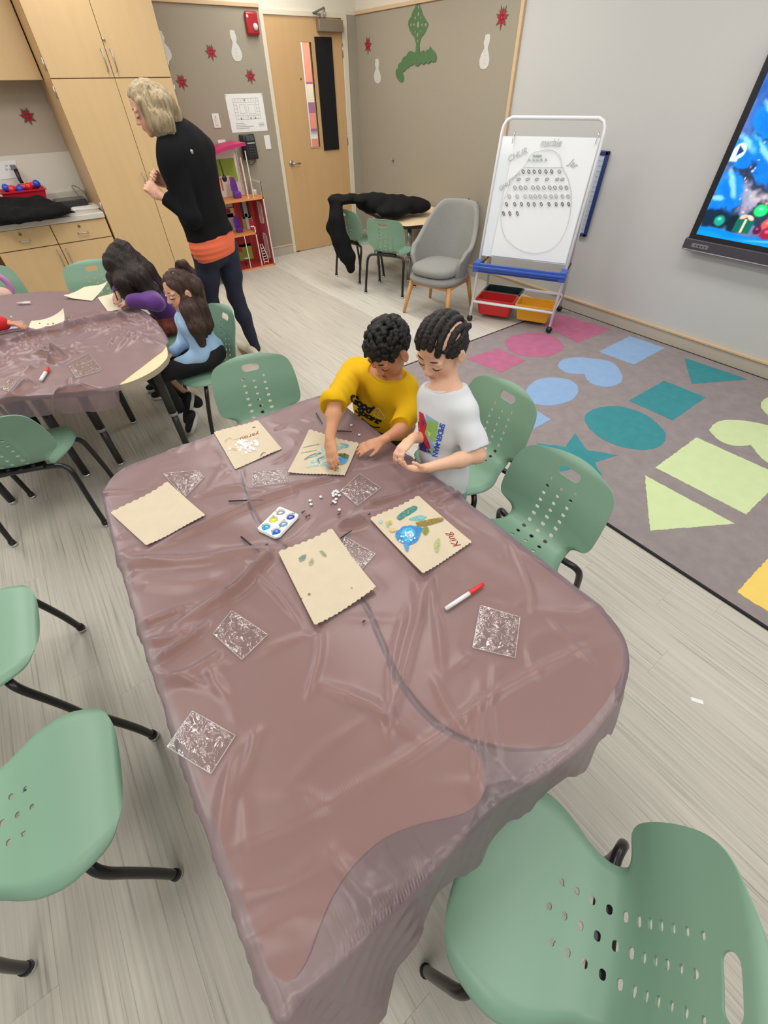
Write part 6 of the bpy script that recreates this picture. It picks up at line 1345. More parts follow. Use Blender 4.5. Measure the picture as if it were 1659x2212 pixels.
# googly eyes
M_GOO = mat('googly_white', (240, 240, 238), .2)
def googly(x, y, lab, r=.0055, z=CT):
    c_ = at2(x, y, z+.003); t = thing('googly_eye', lab, 'googly eye', (*c_, z+.0022), group='loose googly eyes'); MB().lathe([(r, 0), (r, .0015), (r*.8, .003), (r*.3, .0036)], 14).build('disc', M_GOO, t)
    MB().lathe([(r*.35, .0034), (r*.3, .0040)], 8, (r*.2, -r*.2, 0)).build('pupil', mat('googly_grey', (170, 170, 172), .3), t)
for (x, y) in ((670, 1081), (672, 1089)): googly(x, y, 'white googly eye in the pair nearer the paint palette')
googly(693, 1073, 'single white googly eye between the pair and the heap'); googly(733, 1101, 'single white googly eye beside a brown scrap'); googly(808, 1081, 'white googly eye past the round clear packet')
for (x, y) in ((759, 918), (776, 939)): googly(x, y, 'white googly eye near the belly of the yellow sweatshirt')
for (x, y) in ((719, 1066), (722, 1062), (726, 1060), (730, 1063), (720, 1071), (726, 1068), (721, 1083), (726, 1078), (724, 1085), (733, 1070)): googly(x, y, 'white googly eye heaped beside the round clear packet')
# ================================================================== PEOPLE
def skin_mat(name, rgb): return mat(name, rgb, .48, spec=.35, vcol=True, noise=(70, .03), sss=.10)
def lerp(a, b, t): return Vector(a)*(1-t)+Vector(b)*t
def head_local(c, R, s): return lambda x, y, z: Vector(c)+R @ Vector((x*s, y*s, z*s))
def add_head(F, c, R, s, mouth=True):
    H = head_local(c, R, s); e = lambda p, r, k=.05, sub=False: F.ell(H(*p), [q*s for q in r], R, k*s, sub)
    e((0, -.06, .14), (.345, .425, .36)); e((0, .09, -.12), (.275, .285, .34), .08); e((0, .13, -.29), (.205, .20, .17), .08); e((0, .275, -.41), (.085, .075, .065), .07)
    for q in (-1, 1):
        e((q*.165, .225, -.19), (.105, .10, .11), .08); e((q*.14, .315, .085), (.12, .055, .045), .06)
        e((q*.145, .385, .0), (.085, .045, .050), .03, True)
        e((q*.143, .302, -.005), (.088, .070, .058), .015)                  # lidded eye
        e((q*.052, .388, -.150), (.038, .04, .032), .02)
        # ear
        e((q*.362, -.03, -.05), (.050, .090, .140), .02); e((q*.405, .0, -.04), (.022, .045, .075), .004, True); e((q*.362, -.015, -.15), (.034, .045, .045), .02)
    F.cap(H(0, .350, .05), H(0, .405, -.10), .026*s, .045*s, .04*s); F.ell(H(0, .425, -.135), [.052*s, .05*s, .046*s], R, .03*s)
    F.cap(H(-.085, .335, -.262), H(0, .372, -.252), .017*s, .024*s, .02*s); F.cap(H(.085, .335, -.262), H(0, .372, -.252), .017*s, .024*s, .02*s)
    F.cap(H(-.065, .338, -.300), H(.065, .338, -.300), .022*s, .022*s, .02*s); F.ell(H(0, .358, -.303), [.05*s, .025*s, .026*s], R, .02*s)
    return H
def add_hand(F, wrist, d, nrm, thumb, L=.115, curl=(.25, .35, .3), thumb_in=.45, spread=.10, r=.0063, k=.004):
    """palm, four unequal bent fingers and a thumb from the side of the palm; d = fingers' way, nrm = back of the hand, thumb = +1/-1 side"""
    d = Vector(d).normalized(); nrm = Vector(nrm); nrm = (nrm-d*nrm.dot(d)).normalized(); sd = d.cross(nrm)*thumb; w = Vector(wrist); P = L*.50
    R = Matrix((sd, d, nrm)).transposed()
    F.ell(w+d*P*.52, (L*.20, P*.60, L*.088), R, .008); F.ell(w+d*P*.80, (L*.215, P*.28, L*.075), R, .006); F.ell(w+d*P*.35+sd*L*.12-nrm*L*.03, (L*.09, P*.38, L*.08), R, .008)
    F.cap(w-d*.02, w+d*P*.4, r*2.1, r*2.2, .01)
    for i, (off, ln, sp) in enumerate(((.155, .44, .9), (.052, .49, .25), (-.055, .455, -.35), (-.150, .36, -1.0))):
        p = w+d*P*(.97-.03*abs(off)*6)+sd*L*off; a = 0.0; rr = r*(1.0, 1.04, 1.0, .88)[i]; seg = (.45, .31, .24)
        dd = (d+sd*spread*sp).normalized(); ax_ = dd.cross(nrm).normalized()
        for j in range(3):
            a += curl[j]; q = p+(dd*math.cos(a)-nrm*math.sin(a))*L*ln*seg[j]; F.cap(p, q, rr*(1-.07*j), rr*(1-.07*(j+1)), k); p = q
    p = w+d*P*.28+sd*L*.16-nrm*L*.02; td = (d*.75+sd*(.75-thumb_in)-nrm*thumb_in*.9).normalized()
    q = p+td*L*.20; F.cap(p, q, r*1.35, r*1.12, .007); td2 = (td*.75+d*.45-sd*thumb_in*.4-nrm*thumb_in*.25).normalized(); q2 = q+td2*L*.17; F.cap(q, q2, r*1.12, r*1.0, k); F.cap(q2, q2+(td2*.8+d*.3-sd*thumb_in*.3)*L*.10, r*1.0, r*.8, k)
    return w+d*L*.75
def paint_skin(me, base, spots):
    """skin colour with redder lips, cheeks and knuckles: spots = [(centre, radius, rgb)]"""
    n = len(me.vertices); co = np.empty(n*3, np.float32); me.vertices.foreach_get('co', co); co = co.reshape(-1, 3); c = np.tile(np.array(srgb(base))[None], (n, 1))
    for (p, r, rgb) in spots:
        d = np.linalg.norm(co-np.array(p)[None], axis=1)/r; w_ = np.clip(1.25-d, 0, 1)[:, None]; w_ = w_*w_*(3-2*w_); c = c*(1-w_)+np.array(srgb(rgb))[None]*w_
    a = me.color_attributes.new('Col', 'FLOAT_COLOR', 'POINT'); a.data.foreach_set('color', c.astype(np.float32).ravel())
def face_bits(t, H, s, hair_rgb, open_eye=.25, brow=True, lash=True):
    dk = mat('brow_%d_%d' % hair_rgb[:2], hair_rgb, .7)
    for q in (-1, 1):
        if brow: keep(MB().tube([H(q*x, y, z) for (x, y, z) in ((.055, .365, .105), (.11, .370, .125), (.17, .350, .130), (.225, .305, .110))], [s*.008, s*.012, s*.010, s*.004], 6).build('eyebrow', dk), t)
        if open_eye > .1: keep(MB().ball(H(q*.143, .318, -.012), (s*.066, s*.06, s*.045), 14).build('eye', mat('eye_white', (226, 220, 214), .2)), t); keep(MB().ball(H(q*.143, .352, -.030), (s*.028, s*.026, s*.026), 12).build('iris', mat('iris_dark', (40, 26, 20), .15)), t)
        if lash: keep(MB().tube([H(q*x, y, z) for (x, y, z) in ((.065, .352, -.030), (.105, .374, -.042), (.150, .376, -.046), (.195, .350, -.036), (.228, .312, -.020))], [s*.004, s*.007, s*.0075, s*.007, s*.003], 6).build('eyelashes', mat('lash_dark', (30, 20, 18), .6)), t)
    keep(MB().tube([H(x, y, z) for (x, y, z) in ((-.095, .335, -.277), (-.045, .368, -.281), (0, .378, -.279), (.045, .368, -.281), (.095, .335, -.277))], [s*.004, s*.007, s*.007, s*.007, s*.004], 6).build('mouth_line', mat('mouth_line', (124, 62, 56), .6)), t)
    for q in (-1, 1): keep(MB().ball(H(q*.030, .415, -.168), (s*.014, s*.016, s*.010), 8).build('nostril', mat('nostril', (70, 34, 28), .8)), t)
def torso_prims(F, J, off=0.0, k=.035, hip=True, d=.5):
    L = J['sl']; R_ = J['sr']; w_ = (Vector(L)-Vector(R_)).length; up = (Vector(J['neck'])-Vector(J['pelvis'])); T = up.length; right = (Vector(R_)-Vector(L)).normalized(); fw = up.normalized().cross(right).normalized()
    if fw.dot(Vector(J['fwd'])) < 0: fw = -fw
    M_ = Matrix((right, fw, right.cross(fw))).transposed(); dep = J.get('depth', w_*.33)
    ctr = lambda t: lerp(J['pelvis'], J['neck'], t); mid = (Vector(L)+Vector(R_))/2
    F.ell(lerp(ctr(.70), mid, .35), (w_*J.get('tw', .60)+off, dep+off, T*.36+off), M_, k); F.ell(ctr(.36)+fw*.005, (w_*.50+off, dep*.95+off, T*.34+off), M_, k)
    if hip: F.ell(ctr(.02), (w_*.53+off, dep*1.05+off, T*.24+off), M_, k)
    F.cap(lerp(mid, L, .9), lerp(mid, R_, .9), J['ra']*1.12+off, None, k)
    return M_, fw, right
def limb(F, pts, rs, off=0.0, k=.02): F.chain(pts, [r+off for r in rs], k)
def body_mesh(J, h=.004):
    F = Field(h); torso_prims(F, J); ra = J['ra']
    for s in 'lr':
        limb(F, [J['s'+s], lerp(J['s'+s], J['e'+s], .5), J['e'+s], lerp(J['e'+s], J['w'+s], .35), J['w'+s]], [ra*1.05, ra*.98, ra*.82, ra*.86, ra*.56])
        if J.get('h'+s): add_hand(F, J['w'+s], *J['h'+s][0], **J['h'+s][1])
        rl = J.get('rl', ra*1.6)
        if J.get('k'+s): limb(F, [J['p'+s], lerp(J['p'+s], J['k'+s], .5), J['k'+s], lerp(J['k'+s], J['a'+s], .35), J['a'+s]], [rl*1.05, rl*.95, rl*.72, rl*.74, rl*.45])
    hs = J['hs']; H = add_head(F, J['head'], J['hR'], hs); F.cap(H(0, -.10, -.22), lerp(J['neck'], J['pelvis'], .04), .185*hs, .20*hs, .03)
    return F, H
def on_body(bv, px, py, off=.0012):
    v = (px-829.5)/FPX*_R + (py-1106)/FPX*_D + _f; v = Vector(v).normalized(); hit = bv.ray_cast(Vector(CAM), v)
    return None if hit[0] is None else hit[0]-v*off
def bvh_of(o): me = o.data; return BVHTree.FromPolygons([v.co.copy() for v in me.vertices], [tuple(p.vertices) for p in me.polygons])
def wrap(me, bv, quad, box, off=.0015):
    """lay a flat mesh on a garment; quad = photograph corners bottom-start, bottom-end, top-end, top-start of the print's own box"""
    x0, x1, y0, y1 = box; dist = None; Q = [np.array(q, float) for q in quad]
    for v in me.vertices:
        u, w_ = (v.co.x-x0)/(x1-x0), (v.co.y-y0)/(y1-y0); p = (Q[0]*(1-u)+Q[1]*u)*(1-w_)+(Q[3]*(1-u)+Q[2]*u)*w_; h_ = on_body(bv, p[0], p[1], off+abs(v.co.z)*.5+ (v.co.z if v.co.z > 0 else 0))
        if h_ is None:
            dv = Vector((p[0]-829.5)/FPX*_R+(p[1]-1106)/FPX*_D+_f).normalized(); h_ = bv.find_nearest(Vector(CAM)+dv*(dist or 1.5))[0]
        else: dist = (h_-Vector(CAM)).length
        v.co = h_
    me.update()
def box_of(me): co = np.array([v.co[:] for v in me.vertices]); return co[:, 0].min(), co[:, 0].max(), co[:, 1].min(), co[:, 1].max()
def shoe(t, heel, toe, up=(0, 0, 1), w_=.034, hgt=.055, mt=None, sole=None, nm='shoe'):
    heel, toe = Vector(heel), Vector(toe); d = (toe-heel).normalized(); L_ = (toe-heel).length; n = (Vector(up)-d*Vector(up).dot(d)).normalized(); s = d.cross(n); R = Matrix((s, d, n)).transposed(); F = Field(.005)
    F.ell(heel+d*L_*.68+n*hgt*.38, (w_, L_*.34, hgt*.42), R, .02); F.ell(heel+d*L_*.25+n*hgt*.5, (w_*.9, L_*.27, hgt*.62), R, .02); F.cut(heel+n*.008, -n)
    o = keep(link(nm, F.mesh(nm, None, 1), mt), t)
    ol = [heel+d*L_*(.5+.5*math.sin(a)*(1.0))+s*w_*1.06*math.cos(a)*(1.0 if math.sin(a) > -.3 else .9) for a in [2*PI*k/26 for k in range(26)]]
    b = MB(); nn_ = len(ol); b.add([p-n*.006 for p in ol]+[p+n*.014 for p in ol], [tuple(range(nn_))[::-1], tuple(range(nn_, 2*nn_))]+[(i, (i+1) % nn_, nn_+(i+1) % nn_, nn_+i) for i in range(nn_)]); keep(b.build('sole', sole or M_WHITE), o)
    return o
def hair_mat(name, rgb, rough=.42): return mat(name, rgb, rough+.12, spec=.3, noise=(60, .5, (1, 1, .10)), bump=(160, 1.0, (1, 1, .08, .006)))

# ------------------------------------------------------------------ boy in the white T-shirt
J = dict(fwd=(-1, -.2, 0), pelvis=(.935, .90, .50), neck=(.955, .945, .868), sl=(.965, .852, .820), sr=(.945, 1.012, .822), ra=.030, depth=.080, hs=.205,
         head=at(952, 752, x=.95), hR=frame((-.87, -.20, -.46), (0, 0, 1), -.06), el=(.955, .752, .700), wl=at(918, 1012, x=.775), er=(.975, .965, .665), wr=at(890, 948, x=.815),
         pl=(.925, .84, .47), pr=(.925, .97, .47), kl=(.915, .83, .27), kr=(.915, .97, .27), al=(.915, .83, .06), ar=(.915, .97, .06), rl=.05)
dl = at(838, 1012, x=.640)-J['wl']
J['hl'] = ((dl, (-.25, -.30, -1.0), 1), dict(L=.125, curl=(.30, .40, .35), thumb_in=.5, spread=.06))
dr = at(838, 998, x=.690)-J['wr']
J['hr'] = ((dr, (-.25, .15, 1.0), 1), dict(L=.120, curl=(.50, .45, .35), thumb_in=.60, spread=.05))
SK_W = (234, 188, 158)
t = thing('person', 'child in a white printed T-shirt and teal trousers standing at the table', 'person', (.985, .9, 0))
F, H = body_mesh(J); me = F.mesh('body', None, 1); hs = J['hs']
paint_skin(me, SK_W, [(H(0, .37, -.28), .065*hs, (190, 112, 100)), (H(.06, .34, -.28), .05*hs, (190, 112, 100)), (H(-.06, .34, -.28), .05*hs, (190, 112, 100)), (H(.17, .27, -.16), .13*hs, (224, 158, 128)), (H(-.17, .27, -.16), .13*hs, (224, 158, 128)), (H(0, .43, -.13), .06*hs, (222, 160, 132)), (H(0, .42, .25), .22*hs, (214, 164, 130)), (Vector(J['wl'])+dl*.75, .03, (226, 166, 144)), (Vector(J['wr'])+dr*.8, .03, (222, 160, 134))])
keep(link('body', me, skin_mat('skin_w', SK_W)), t); face_bits(t, H, hs, (52, 38, 32), .05)
# T-shirt
F = Field(.004); torso_prims(F, J, .010, .04); F.cap(J['sl'], lerp(J['sl'], J['el'], .97), .042, .050, .025); F.cap(J['sr'], lerp(J['sr'], J['er'], .9), .038, .042, .02)
F.ell((.945, .905, .52), (.072, .12, .11), None, .04)
for s in 'lr': e_, s_ = Vector(J['e'+s]), Vector(J['s'+s]); d_ = (e_-s_).normalized(); F.cutball(lerp(s_, e_, .86)+d_*.05, .068, lerp(s_, e_, .86), d_)
F.cut((.97, .9, .475), (.10, -.10, -1)); hd = (Vector(J['head'])-Vector(J['neck'])).normalized(); F.cutball(Vector(J['neck'])+hd*.045, .078, Vector(J['neck'])+hd*.012, hd)
wb_ = wobble(38, .0022, 2); wb2 = wobble(24, .0070, 5, (1, 1, .8))
o = keep(link('shirt', F.mesh('shirt', lambda x, y, z: wb_(x, y, z)+wb2(x, y, z)*np.clip((.80-z)/.2, 0, 1), 3), mat('white_jersey', (222, 225, 228), .85, spec=.2, bump=(300, .05))), t)
bv = bvh_of(o); nk = J['neck']
n1 = hd.orthogonal().normalized(); n2 = hd.cross(n1)
def collar(o_, J_, rad, mt_, r_=.0042, up_=.012):
    h_ = (Vector(J_['head'])-Vector(J_['neck'])).normalized(); a1 = h_.orthogonal().normalized(); a2 = h_.cross(a1); c0_ = Vector(J_['neck'])+h_*up_
    keep(MB().tube([c0_+(a1*math.cos(a)+a2*math.sin(a))*rad for a in [2*PI*k/40 for k in range(40)]], r_, 8, closed=True).build('collar', mt_), o_)
collar(o, J, .0535, mat('white_jersey', (222, 225, 228), .85))
# picture on the chest: a plain patch of the same colours, and its lettering
def grid_patch(nu, nv): return MB().grid(lambda u, v: Vector((u, v, 0)), nu, nv).mesh('print')
def print_poly(quad, polys, nm='print'):
    for (pl, colr, lay) in polys:
        b = MB(); c_ = np.mean(pl, axis=0); pl2 = [tuple(np.array(pl[i])*(1-k/4)+np.array(pl[(i+1) % len(pl)])*k/4) for i in range(len(pl)) for k in range(4)]; n_ = len(pl2); vs = [(c_[0], c_[1], 0)]+[(c_[0]+(x-c_[0])*k, c_[1]+(y-c_[1])*k, 0) for k in (.35, .7, 1.0) for (x, y) in pl2]
        fs = [(0, 1+i, 1+(i+1) % n_) for i in range(n_)]+[(1+r_*n_+i, 1+(r_+1)*n_+i, 1+(r_+1)*n_+(i+1) % n_, 1+r_*n_+(i+1) % n_) for r_ in (0, 1) for i in range(n_)]
        m_ = b.add(vs, fs, None, True).mesh(nm); wrap(m_, bv, quad, (0, 1, 0, 1), .0014+.0005*lay); keep(link(nm, m_, mat('ink_%d_%d_%d' % colr, colr, .7)), o)
QW = ((892, 965), (934, 984), (947, 912), (896, 880))
print_poly(QW, [([(0, 0), (1, 0), (1, 1), (0, 1)], (150, 190, 214), 0), ([(.5, .45), (1, .4), (1, .98), (.6, .9)], (150, 196, 96), 1), ([(.0, .0), (.6, .0), (.95, .06), (.6, .3), (.1, .42)], (70, 52, 128), 1), ([(.1, .95), (.35, .98), (.55, .75), (.5, .45), (.75, .3), (.9, .12), (.6, .18), (.3, .42), (.15, .6)], (206, 40, 52), 2), ([(.0, .65), (.2, .7), (.25, .45), (.05, .4)], (196, 44, 60), 2), ([(.3, .8), (.45, .78), (.4, .62)], (40, 70, 150), 3), ([(.6, .6), (.8, .58), (.7, .45)], (200, 220, 150), 3), ([(.75, .12), (.98, .05), (.95, .2)], (170, 200, 110), 3), ([(.22, .3), (.4, .28), (.36, .14)], (110, 60, 150), 3)])
m_ = text_mesh('SPIDER-MAN', .1, .0, bold=.003, spacing=.9, dense=.012); wrap(m_, bv, ((950, 914), (933, 985), (945, 988), (962, 917)), box_of(m_), .0018); keep(link('lettering', m_, mat('blue_ink', (30, 98, 200), .6)), o)
# collar rib
F = Field(.005); torso_prims(F, J, .004, .04, True)
for s in 'lr': limb(F, [J['p'+s], lerp(J['p'+s], J['k'+s], .5), J['k'+s], J['a'+s]], [.064, .062, .056, .05])
F.cut((0, 0, .53), (0, 0, 1)); F.cut((0, 0, .05), (0, 0, -1)); F.ell((.930, .905, .47), (.088, .125, .08), None, .03)
keep(link('trousers', F.mesh('trousers', wobble(40, .003, 4), 1), mat('teal_fleece', (116, 150, 146), .9)), t)
for (y, q) in ((.83, 1), (.97, 1)): shoe(t, (.955, y, .012), (.815, y, .012), mt=mat('grey_shoe', (90, 92, 96), .7))
# braided hair: rows with partings between
HB = hair_mat('black_braids', (34, 29, 27), .36)
def scalp(az, elv, k=1.0):   # az: 0 = front, + towards own right; elv 0..1 from hairline height to crown
    th = elv*PI/2; r_ = (math.cos(th)); return H(.352*k*math.sin(az)*r_, -.06+.432*k*math.cos(az)*r_, .14+.366*k*math.sin(th))
Fh = Field(.0035)
rows = []
for i, xo in enumerate((-.29, -.175, -.06, .06, .175, .29)):
    pts = []
    for k in range(15):
        u = k/14; y = .30-.74*u; y -= .02*abs(xo)*4*(1-u); xx = xo*(1-.12*u); q = 1-(xx/.345)**2-((y+.06)/.425)**2
        z = .14+.36*math.sqrt(max(q, .0)) if q > .02 else .14-.9*(-.02+max(0, -y-.42))
        if abs(xo) > .25 and y > .18: continue
        pts.append((xx, y, z))
    rows.append(pts)
    for k in range(len(pts)-1):
        a, c_ = pts[k], pts[k+1]; Fh.cap(H(*[q*1.0 for q in a]), H(*c_), .0555*hs, .0555*hs, .004*hs)
        Fh.ell(H(a[0]+.010*(-1)**k, a[1], a[2]+.030), (.040*hs, .034*hs, .022*hs), J['hR'], .008*hs)
for q in (-1, 1):
    for (y0, z0, y1, z1) in ((.22, .27, -.40, .24), (.18, .17, -.42, .14), (.12, .07, -.42, .04), (-.12, -.06, -.44, -.06)):
        pr0 = [(q*.345*math.sqrt(max(.02, 1-((y+.06)/.44)**2)), y, z0+(z1-z0)*k/9) for k, y in enumerate(np.linspace(y0, y1, 10))]
        for k in range(9): Fh.cap(H(*pr0[k]), H(*pr0[k+1]), .036*hs, .036*hs, .010*hs); Fh.ell(H(pr0[k][0]+q*.018, pr0[k][1], pr0[k][2]+.008*(-1)**k), (.022*hs, .03*hs, .028*hs), J['hR'], .006*hs)
Fh.ell(H(0, -.40, .0), (.26*hs, .10*hs, .24*hs), J['hR'], .02*hs)
for (x, z) in ((-.16, -.20), (0, -.22), (.16, -.20), (.26, -.12)): Fh.chain([H(x, -.42, z+.1), H(x*1.15, -.45, z-.05), H(x*1.2, -.40, z-.16)], [.04*hs, .035*hs, .015*hs], .01)
keep(link('braided_hair', Fh.mesh('braided_hair', wobble(420, .0007, 9), 0), HB), t)
keep(MB().tube([H(.40, -.02, -.18), H(.42, -.05, -.24), H(.38, -.10, -.27)], .0022, 6).build('braid_end', HB), t)

# ------------------------------------------------------------------ boy in the yellow sweatshirt
J = dict(fwd=(-1, -.15, 0), pelvis=(.965, 1.345, .45), neck=at(838, 815, x=.945), sl=at(880, 846, x=.975), sr=at(768, 802, x=.915), tw=.50, ra=.030, depth=.085, hs=.200,
         head=at(838, 758, x=.930), hR=frame((-.78, -.20, -.58), (0, 0, 1), .05), el=at(882, 920, x=.905), wl=at(826, 951, z=.694), er=at(724, 870, z=.815), wr=at(713, 948, z=.742),
         pl=(.945, 1.28, .44), pr=(.945, 1.41, .44), kl=(.93, 1.28, .25), kr=(.93, 1.41, .25), al=(.93, 1.28, .06), ar=(.93, 1.41, .06), rl=.05)
dl = at(770, 972, z=.672)-J['wl']
J['hl'] = ((dl, (-.1, -.25, 1.0), -1), dict(L=.112, curl=(.14, .22, .18), thumb_in=.22, spread=.10))
dr = at(718, 1000, z=.692)-J['wr']
J['hr'] = ((dr, (-.75, -.25, .60), 1), dict(L=.118, curl=(.20, .25, .20), thumb_in=.70, spread=.04))
SK_Y = (200, 142, 108)
t = thing('person', 'curly haired child in a yellow sweatshirt leaning over the table', 'person', (1.07, 1.33, 0))
F, H = body_mesh(J); me = F.mesh('body', None, 1); hs = J['hs']
paint_skin(me, SK_Y, [(H(0, .37, -.28), .07*hs, (150, 84, 74)), (H(.17, .27, -.16), .13*hs, (186, 118, 88)), (H(-.17, .27, -.16), .13*hs, (186, 118, 88)), (J['wl'], .05, (206, 150, 114)), (Vector(J['wl'])+dl*.6, .06, (212, 156, 124)), (Vector(J['wr'])+dr*.6, .06, (210, 152, 118)), (J['wr'], .06, (206, 150, 112)), (lerp(J['er'], J['wr'], .5), .06, (208, 152, 112))])
keep(link('body', me, skin_mat('skin_y', SK_Y)), t); face_bits(t, H, hs, (26, 20, 18), .05)
F = Field(.004); torso_prims(F, J, .014, .04); F.cap(J['sl'], lerp(J['sl'], J['el'], .75), .044, .043, .02); F.cap(lerp(J['sl'], J['el'], .75), lerp(J['el'], J['wl'], .30), .043, .042, .015)
F.cap(J['sr'], J['er'], .052, .048, .025); F.cap(J['er'], lerp(J['er'], J['wr'], .25), .048, .046, .02)
for (a, c_, tt) in ((J['er'], J['wr'], .10), (J['el'], J['wl'], .22)): d_ = (Vector(c_)-Vector(a)).normalized(); F.cutball(lerp(a, c_, tt)+d_*.05, .066, lerp(a, c_, tt), d_)
hd = (Vector(J['head'])-Vector(J['neck'])).normalized(); F.cutball(Vector(J['neck'])+hd*.045, .078, Vector(J['neck'])+hd*.022, hd); F.cut((1.0, 1.3, .52), (.2, 0, -1))
wa, wc_ = wobble(40, .0026, 12), wobble(22, .0060, 14)
o = keep(link('sweatshirt', F.mesh('sweatshirt', lambda x, y, z: wa(x, y, z)+wc_(x, y, z), 3), mat('mustard_fleece', (218, 172, 22), .9, spec=.15, bump=(240, .08))), t)
collar(o, J, .0525, mat('mustard_fleece', (218, 172, 22), .9), .005, .022); bv = bvh_of(o); BI = mat('black_flock', (22, 20, 20), .85)
def put_text(txt, quad, size=.1, shear=.25, bold=.006, mt=None, nm='lettering'):
    m_ = text_mesh(txt, size, .0, shear=shear, bold=bold, spacing=.85, dense=.010); wrap(m_, bv, quad, box_of(m_), .0022); keep(link(nm, m_, mt or BI), o)
put_text('Good', ((757, 868), (801, 898), (811, 880), (757, 847))); put_text('Sport', ((764, 893), (815, 921), (829, 908), (770, 876)))
def px_line(pts, r, mt, nm):
    hits = [on_body(bv, *p, .002) for p in catmull(pts, 5)]; hits = [h_ for h_ in hits if h_ is not None]
    if len(hits) > 2: keep(MB().tube(hits, r, 6).build(nm, mt), o)
px_line([(781, 903), (792, 913), (806, 922), (820, 923)], .0028, BI, 'underline')
WI = mat('white_ink', (236, 226, 190), .7); px_line([(808, 897), (813, 883), (819, 884), (832, 904), (820, 903), (808, 897)], .0011, WI, 'pennant'); px_line([(818, 890), (821, 893), (820, 897), (816, 896), (818, 890)], .0009, WI, 'pennant_face')
F = Field(.006); torso_prims(F, J, .004, .04, True)
for s in 'lr': limb(F, [J['p'+s], J['k'+s], J['a'+s]], [.064, .056, .05])
F.cut((0, 0, .55), (0, 0, 1)); F.cut((0, 0, .05), (0, 0, -1)); keep(link('trousers', F.mesh('trousers', wobble(40, .003, 4), 1), mat('navy_trousers', (30, 32, 42), .9)), t)
for y in (1.28, 1.41): shoe(t, (.975, y, .012), (.835, y, .012), mt=mat('grey_shoe', (90, 92, 96), .7))
# curls
rc = np.random.RandomState(5); Fh = Field(.0035); Fh.ell(H(0, -.08, .16), (.355*hs, .43*hs, .36*hs), J['hR'], .02); Fh.cut(H(0, .27, .14), J['hR'] @ Vector((0, .75, -.65))); Fh.cut(H(0, 0, -.12), J['hR'] @ Vector((0, .25, -1)))
n_ = 0
while n_ < 330:
    v = rc.normal(size=3); v /= np.linalg.norm(v)
    p = Vector((v[0]*.36, -.08+v[1]*.44, .16+v[2]*.385))
    if p.z < -.08-.2*max(0, -p.y) or (p.y > .20 and p.z < .20+.35*(p.y-.2)) or (p.y > -.10 and p.z < .08): continue
    r_ = rc.uniform(.040, .062)*hs; q = H(*(p*1.03)); Fh.ell(q, (r_, r_, r_), None, .004); a = rc.normal(size=3); a /= np.linalg.norm(a); Fh.cap(q, q+Vector(a)*.010, r_*.55, r_*.4, .003); n_ += 1
keep(link('curly_hair', Fh.mesh('curly_hair', wobble(330, .0014, 6), 0), mat('black_curls', (18, 15, 14), .5, spec=.35, noise=(160, .5), bump=(260, .7))), t)

# ------------------------------------------------------------------ girl in light blue
GY = 2.64
J = dict(fwd=(-1, -.1, 0), pelvis=(.62, GY, .490), neck=at(407, 676, y=GY), sl=at(410, 703, y=GY-.075), sr=at(398, 690, y=GY+.09), ra=.028, depth=.072, hs=.195,
         head=at(388, 628, y=GY), hR=frame((-.93, -.20, -.16), (0, 0, 1), 0), el=at(432, 765, y=GY-.08), wl=at(382, 792, y=GY-.05), er=(.52, GY+.10, .54), wr=(.42, GY+.05, .52),
         pl=(.60, GY-.06, .474), pr=(.60, GY+.06, .474), kl=(.27, GY-.05, .462), kr=(.29, GY+.09, .464), al=at(385, 880, y=GY+.02), ar=(.46, GY+.10, .15), rl=.036)
J['hl'] = ((Vector((-.35, .1, -.12)), (-.3, -.6, .6), -1), dict(L=.10)); J['hr'] = ((Vector((-.3, -.2, -.1)), (0, .3, 1), 1), dict(L=.10))
SK_B = (216, 166, 138)
t = thing('person', 'seated girl in a light blue sweater with long brown hair', 'person', (.6, GY, 0))
F, H = body_mesh(J, .0045); me = F.mesh('body', None, 1); hs = J['hs']; paint_skin(me, SK_B, [(H(0, .37, -.28), .07*hs, (186, 104, 98)), (H(.17, .27, -.16), .13*hs, (222, 154, 130)), (H(-.17, .27, -.16), .13*hs, (222, 154, 130))])
keep(link('body', me, skin_mat('skin_b', SK_B)), t); face_bits(t, H, hs, (60, 42, 34), .3)
F = Field(.005); torso_prims(F, J, .013, .04); limb(F, [J['sl'], J['el'], lerp(J['el'], J['wl'], .9)], [.044, .046, .040], 0, .025); limb(F, [J['sr'], J['er'], lerp(J['er'], J['wr'], .9)], [.044, .044, .038], 0, .025)
F.cutball(lerp(J['el'], J['wl'], .88)+(Vector(J['wl'])-Vector(J['el'])).normalized()*.05, .06, lerp(J['el'], J['wl'], .88), Vector(J['wl'])-Vector(J['el'])); F.cap(J['neck'], lerp(J['neck'], J['head'], .5), .046, .052, sub=True); F.cut((.6, GY, .45), (0, 0, -1))
wa, wc_ = wobble(40, .003, 22), wobble(18, .004, 24); o = keep(link('sweater', F.mesh('sweater', lambda x, y, z: wa(x, y, z)+wc_(x, y, z), 1), mat('light_blue_fleece', (164, 196, 228), .9, spec=.15)), t)
nk = Vector(J['neck']); keep(MB().tube([nk+Vector((-.05, -.03, -.005)), nk+Vector((-.062, -.035, -.05)), nk+Vector((-.058, -.04, -.085))], .0035, 6).build('drawstring', mat('blue_cord', (120, 150, 190), .8)), t)
F = Field(.006); F.ell(J['pelvis'], (.09, .120, .075), None, .02)
for s in 'lr': limb(F, [J['p'+s], J['k'+s], J['a'+s]], [.062, .052, .040], 0, .01)
F.cutball((.60, GY, .39), .26, (0, 0, .405), (0, 0, -1))
keep(link('leggings', F.mesh('leggings', wobble(30, .002, 2), 1), mat('black_leggings', (14, 14, 16), .85)), t)
BS = mat('black_sneaker', (20, 20, 24), .7); SW = mat('white_sole', (226, 222, 214), .5)
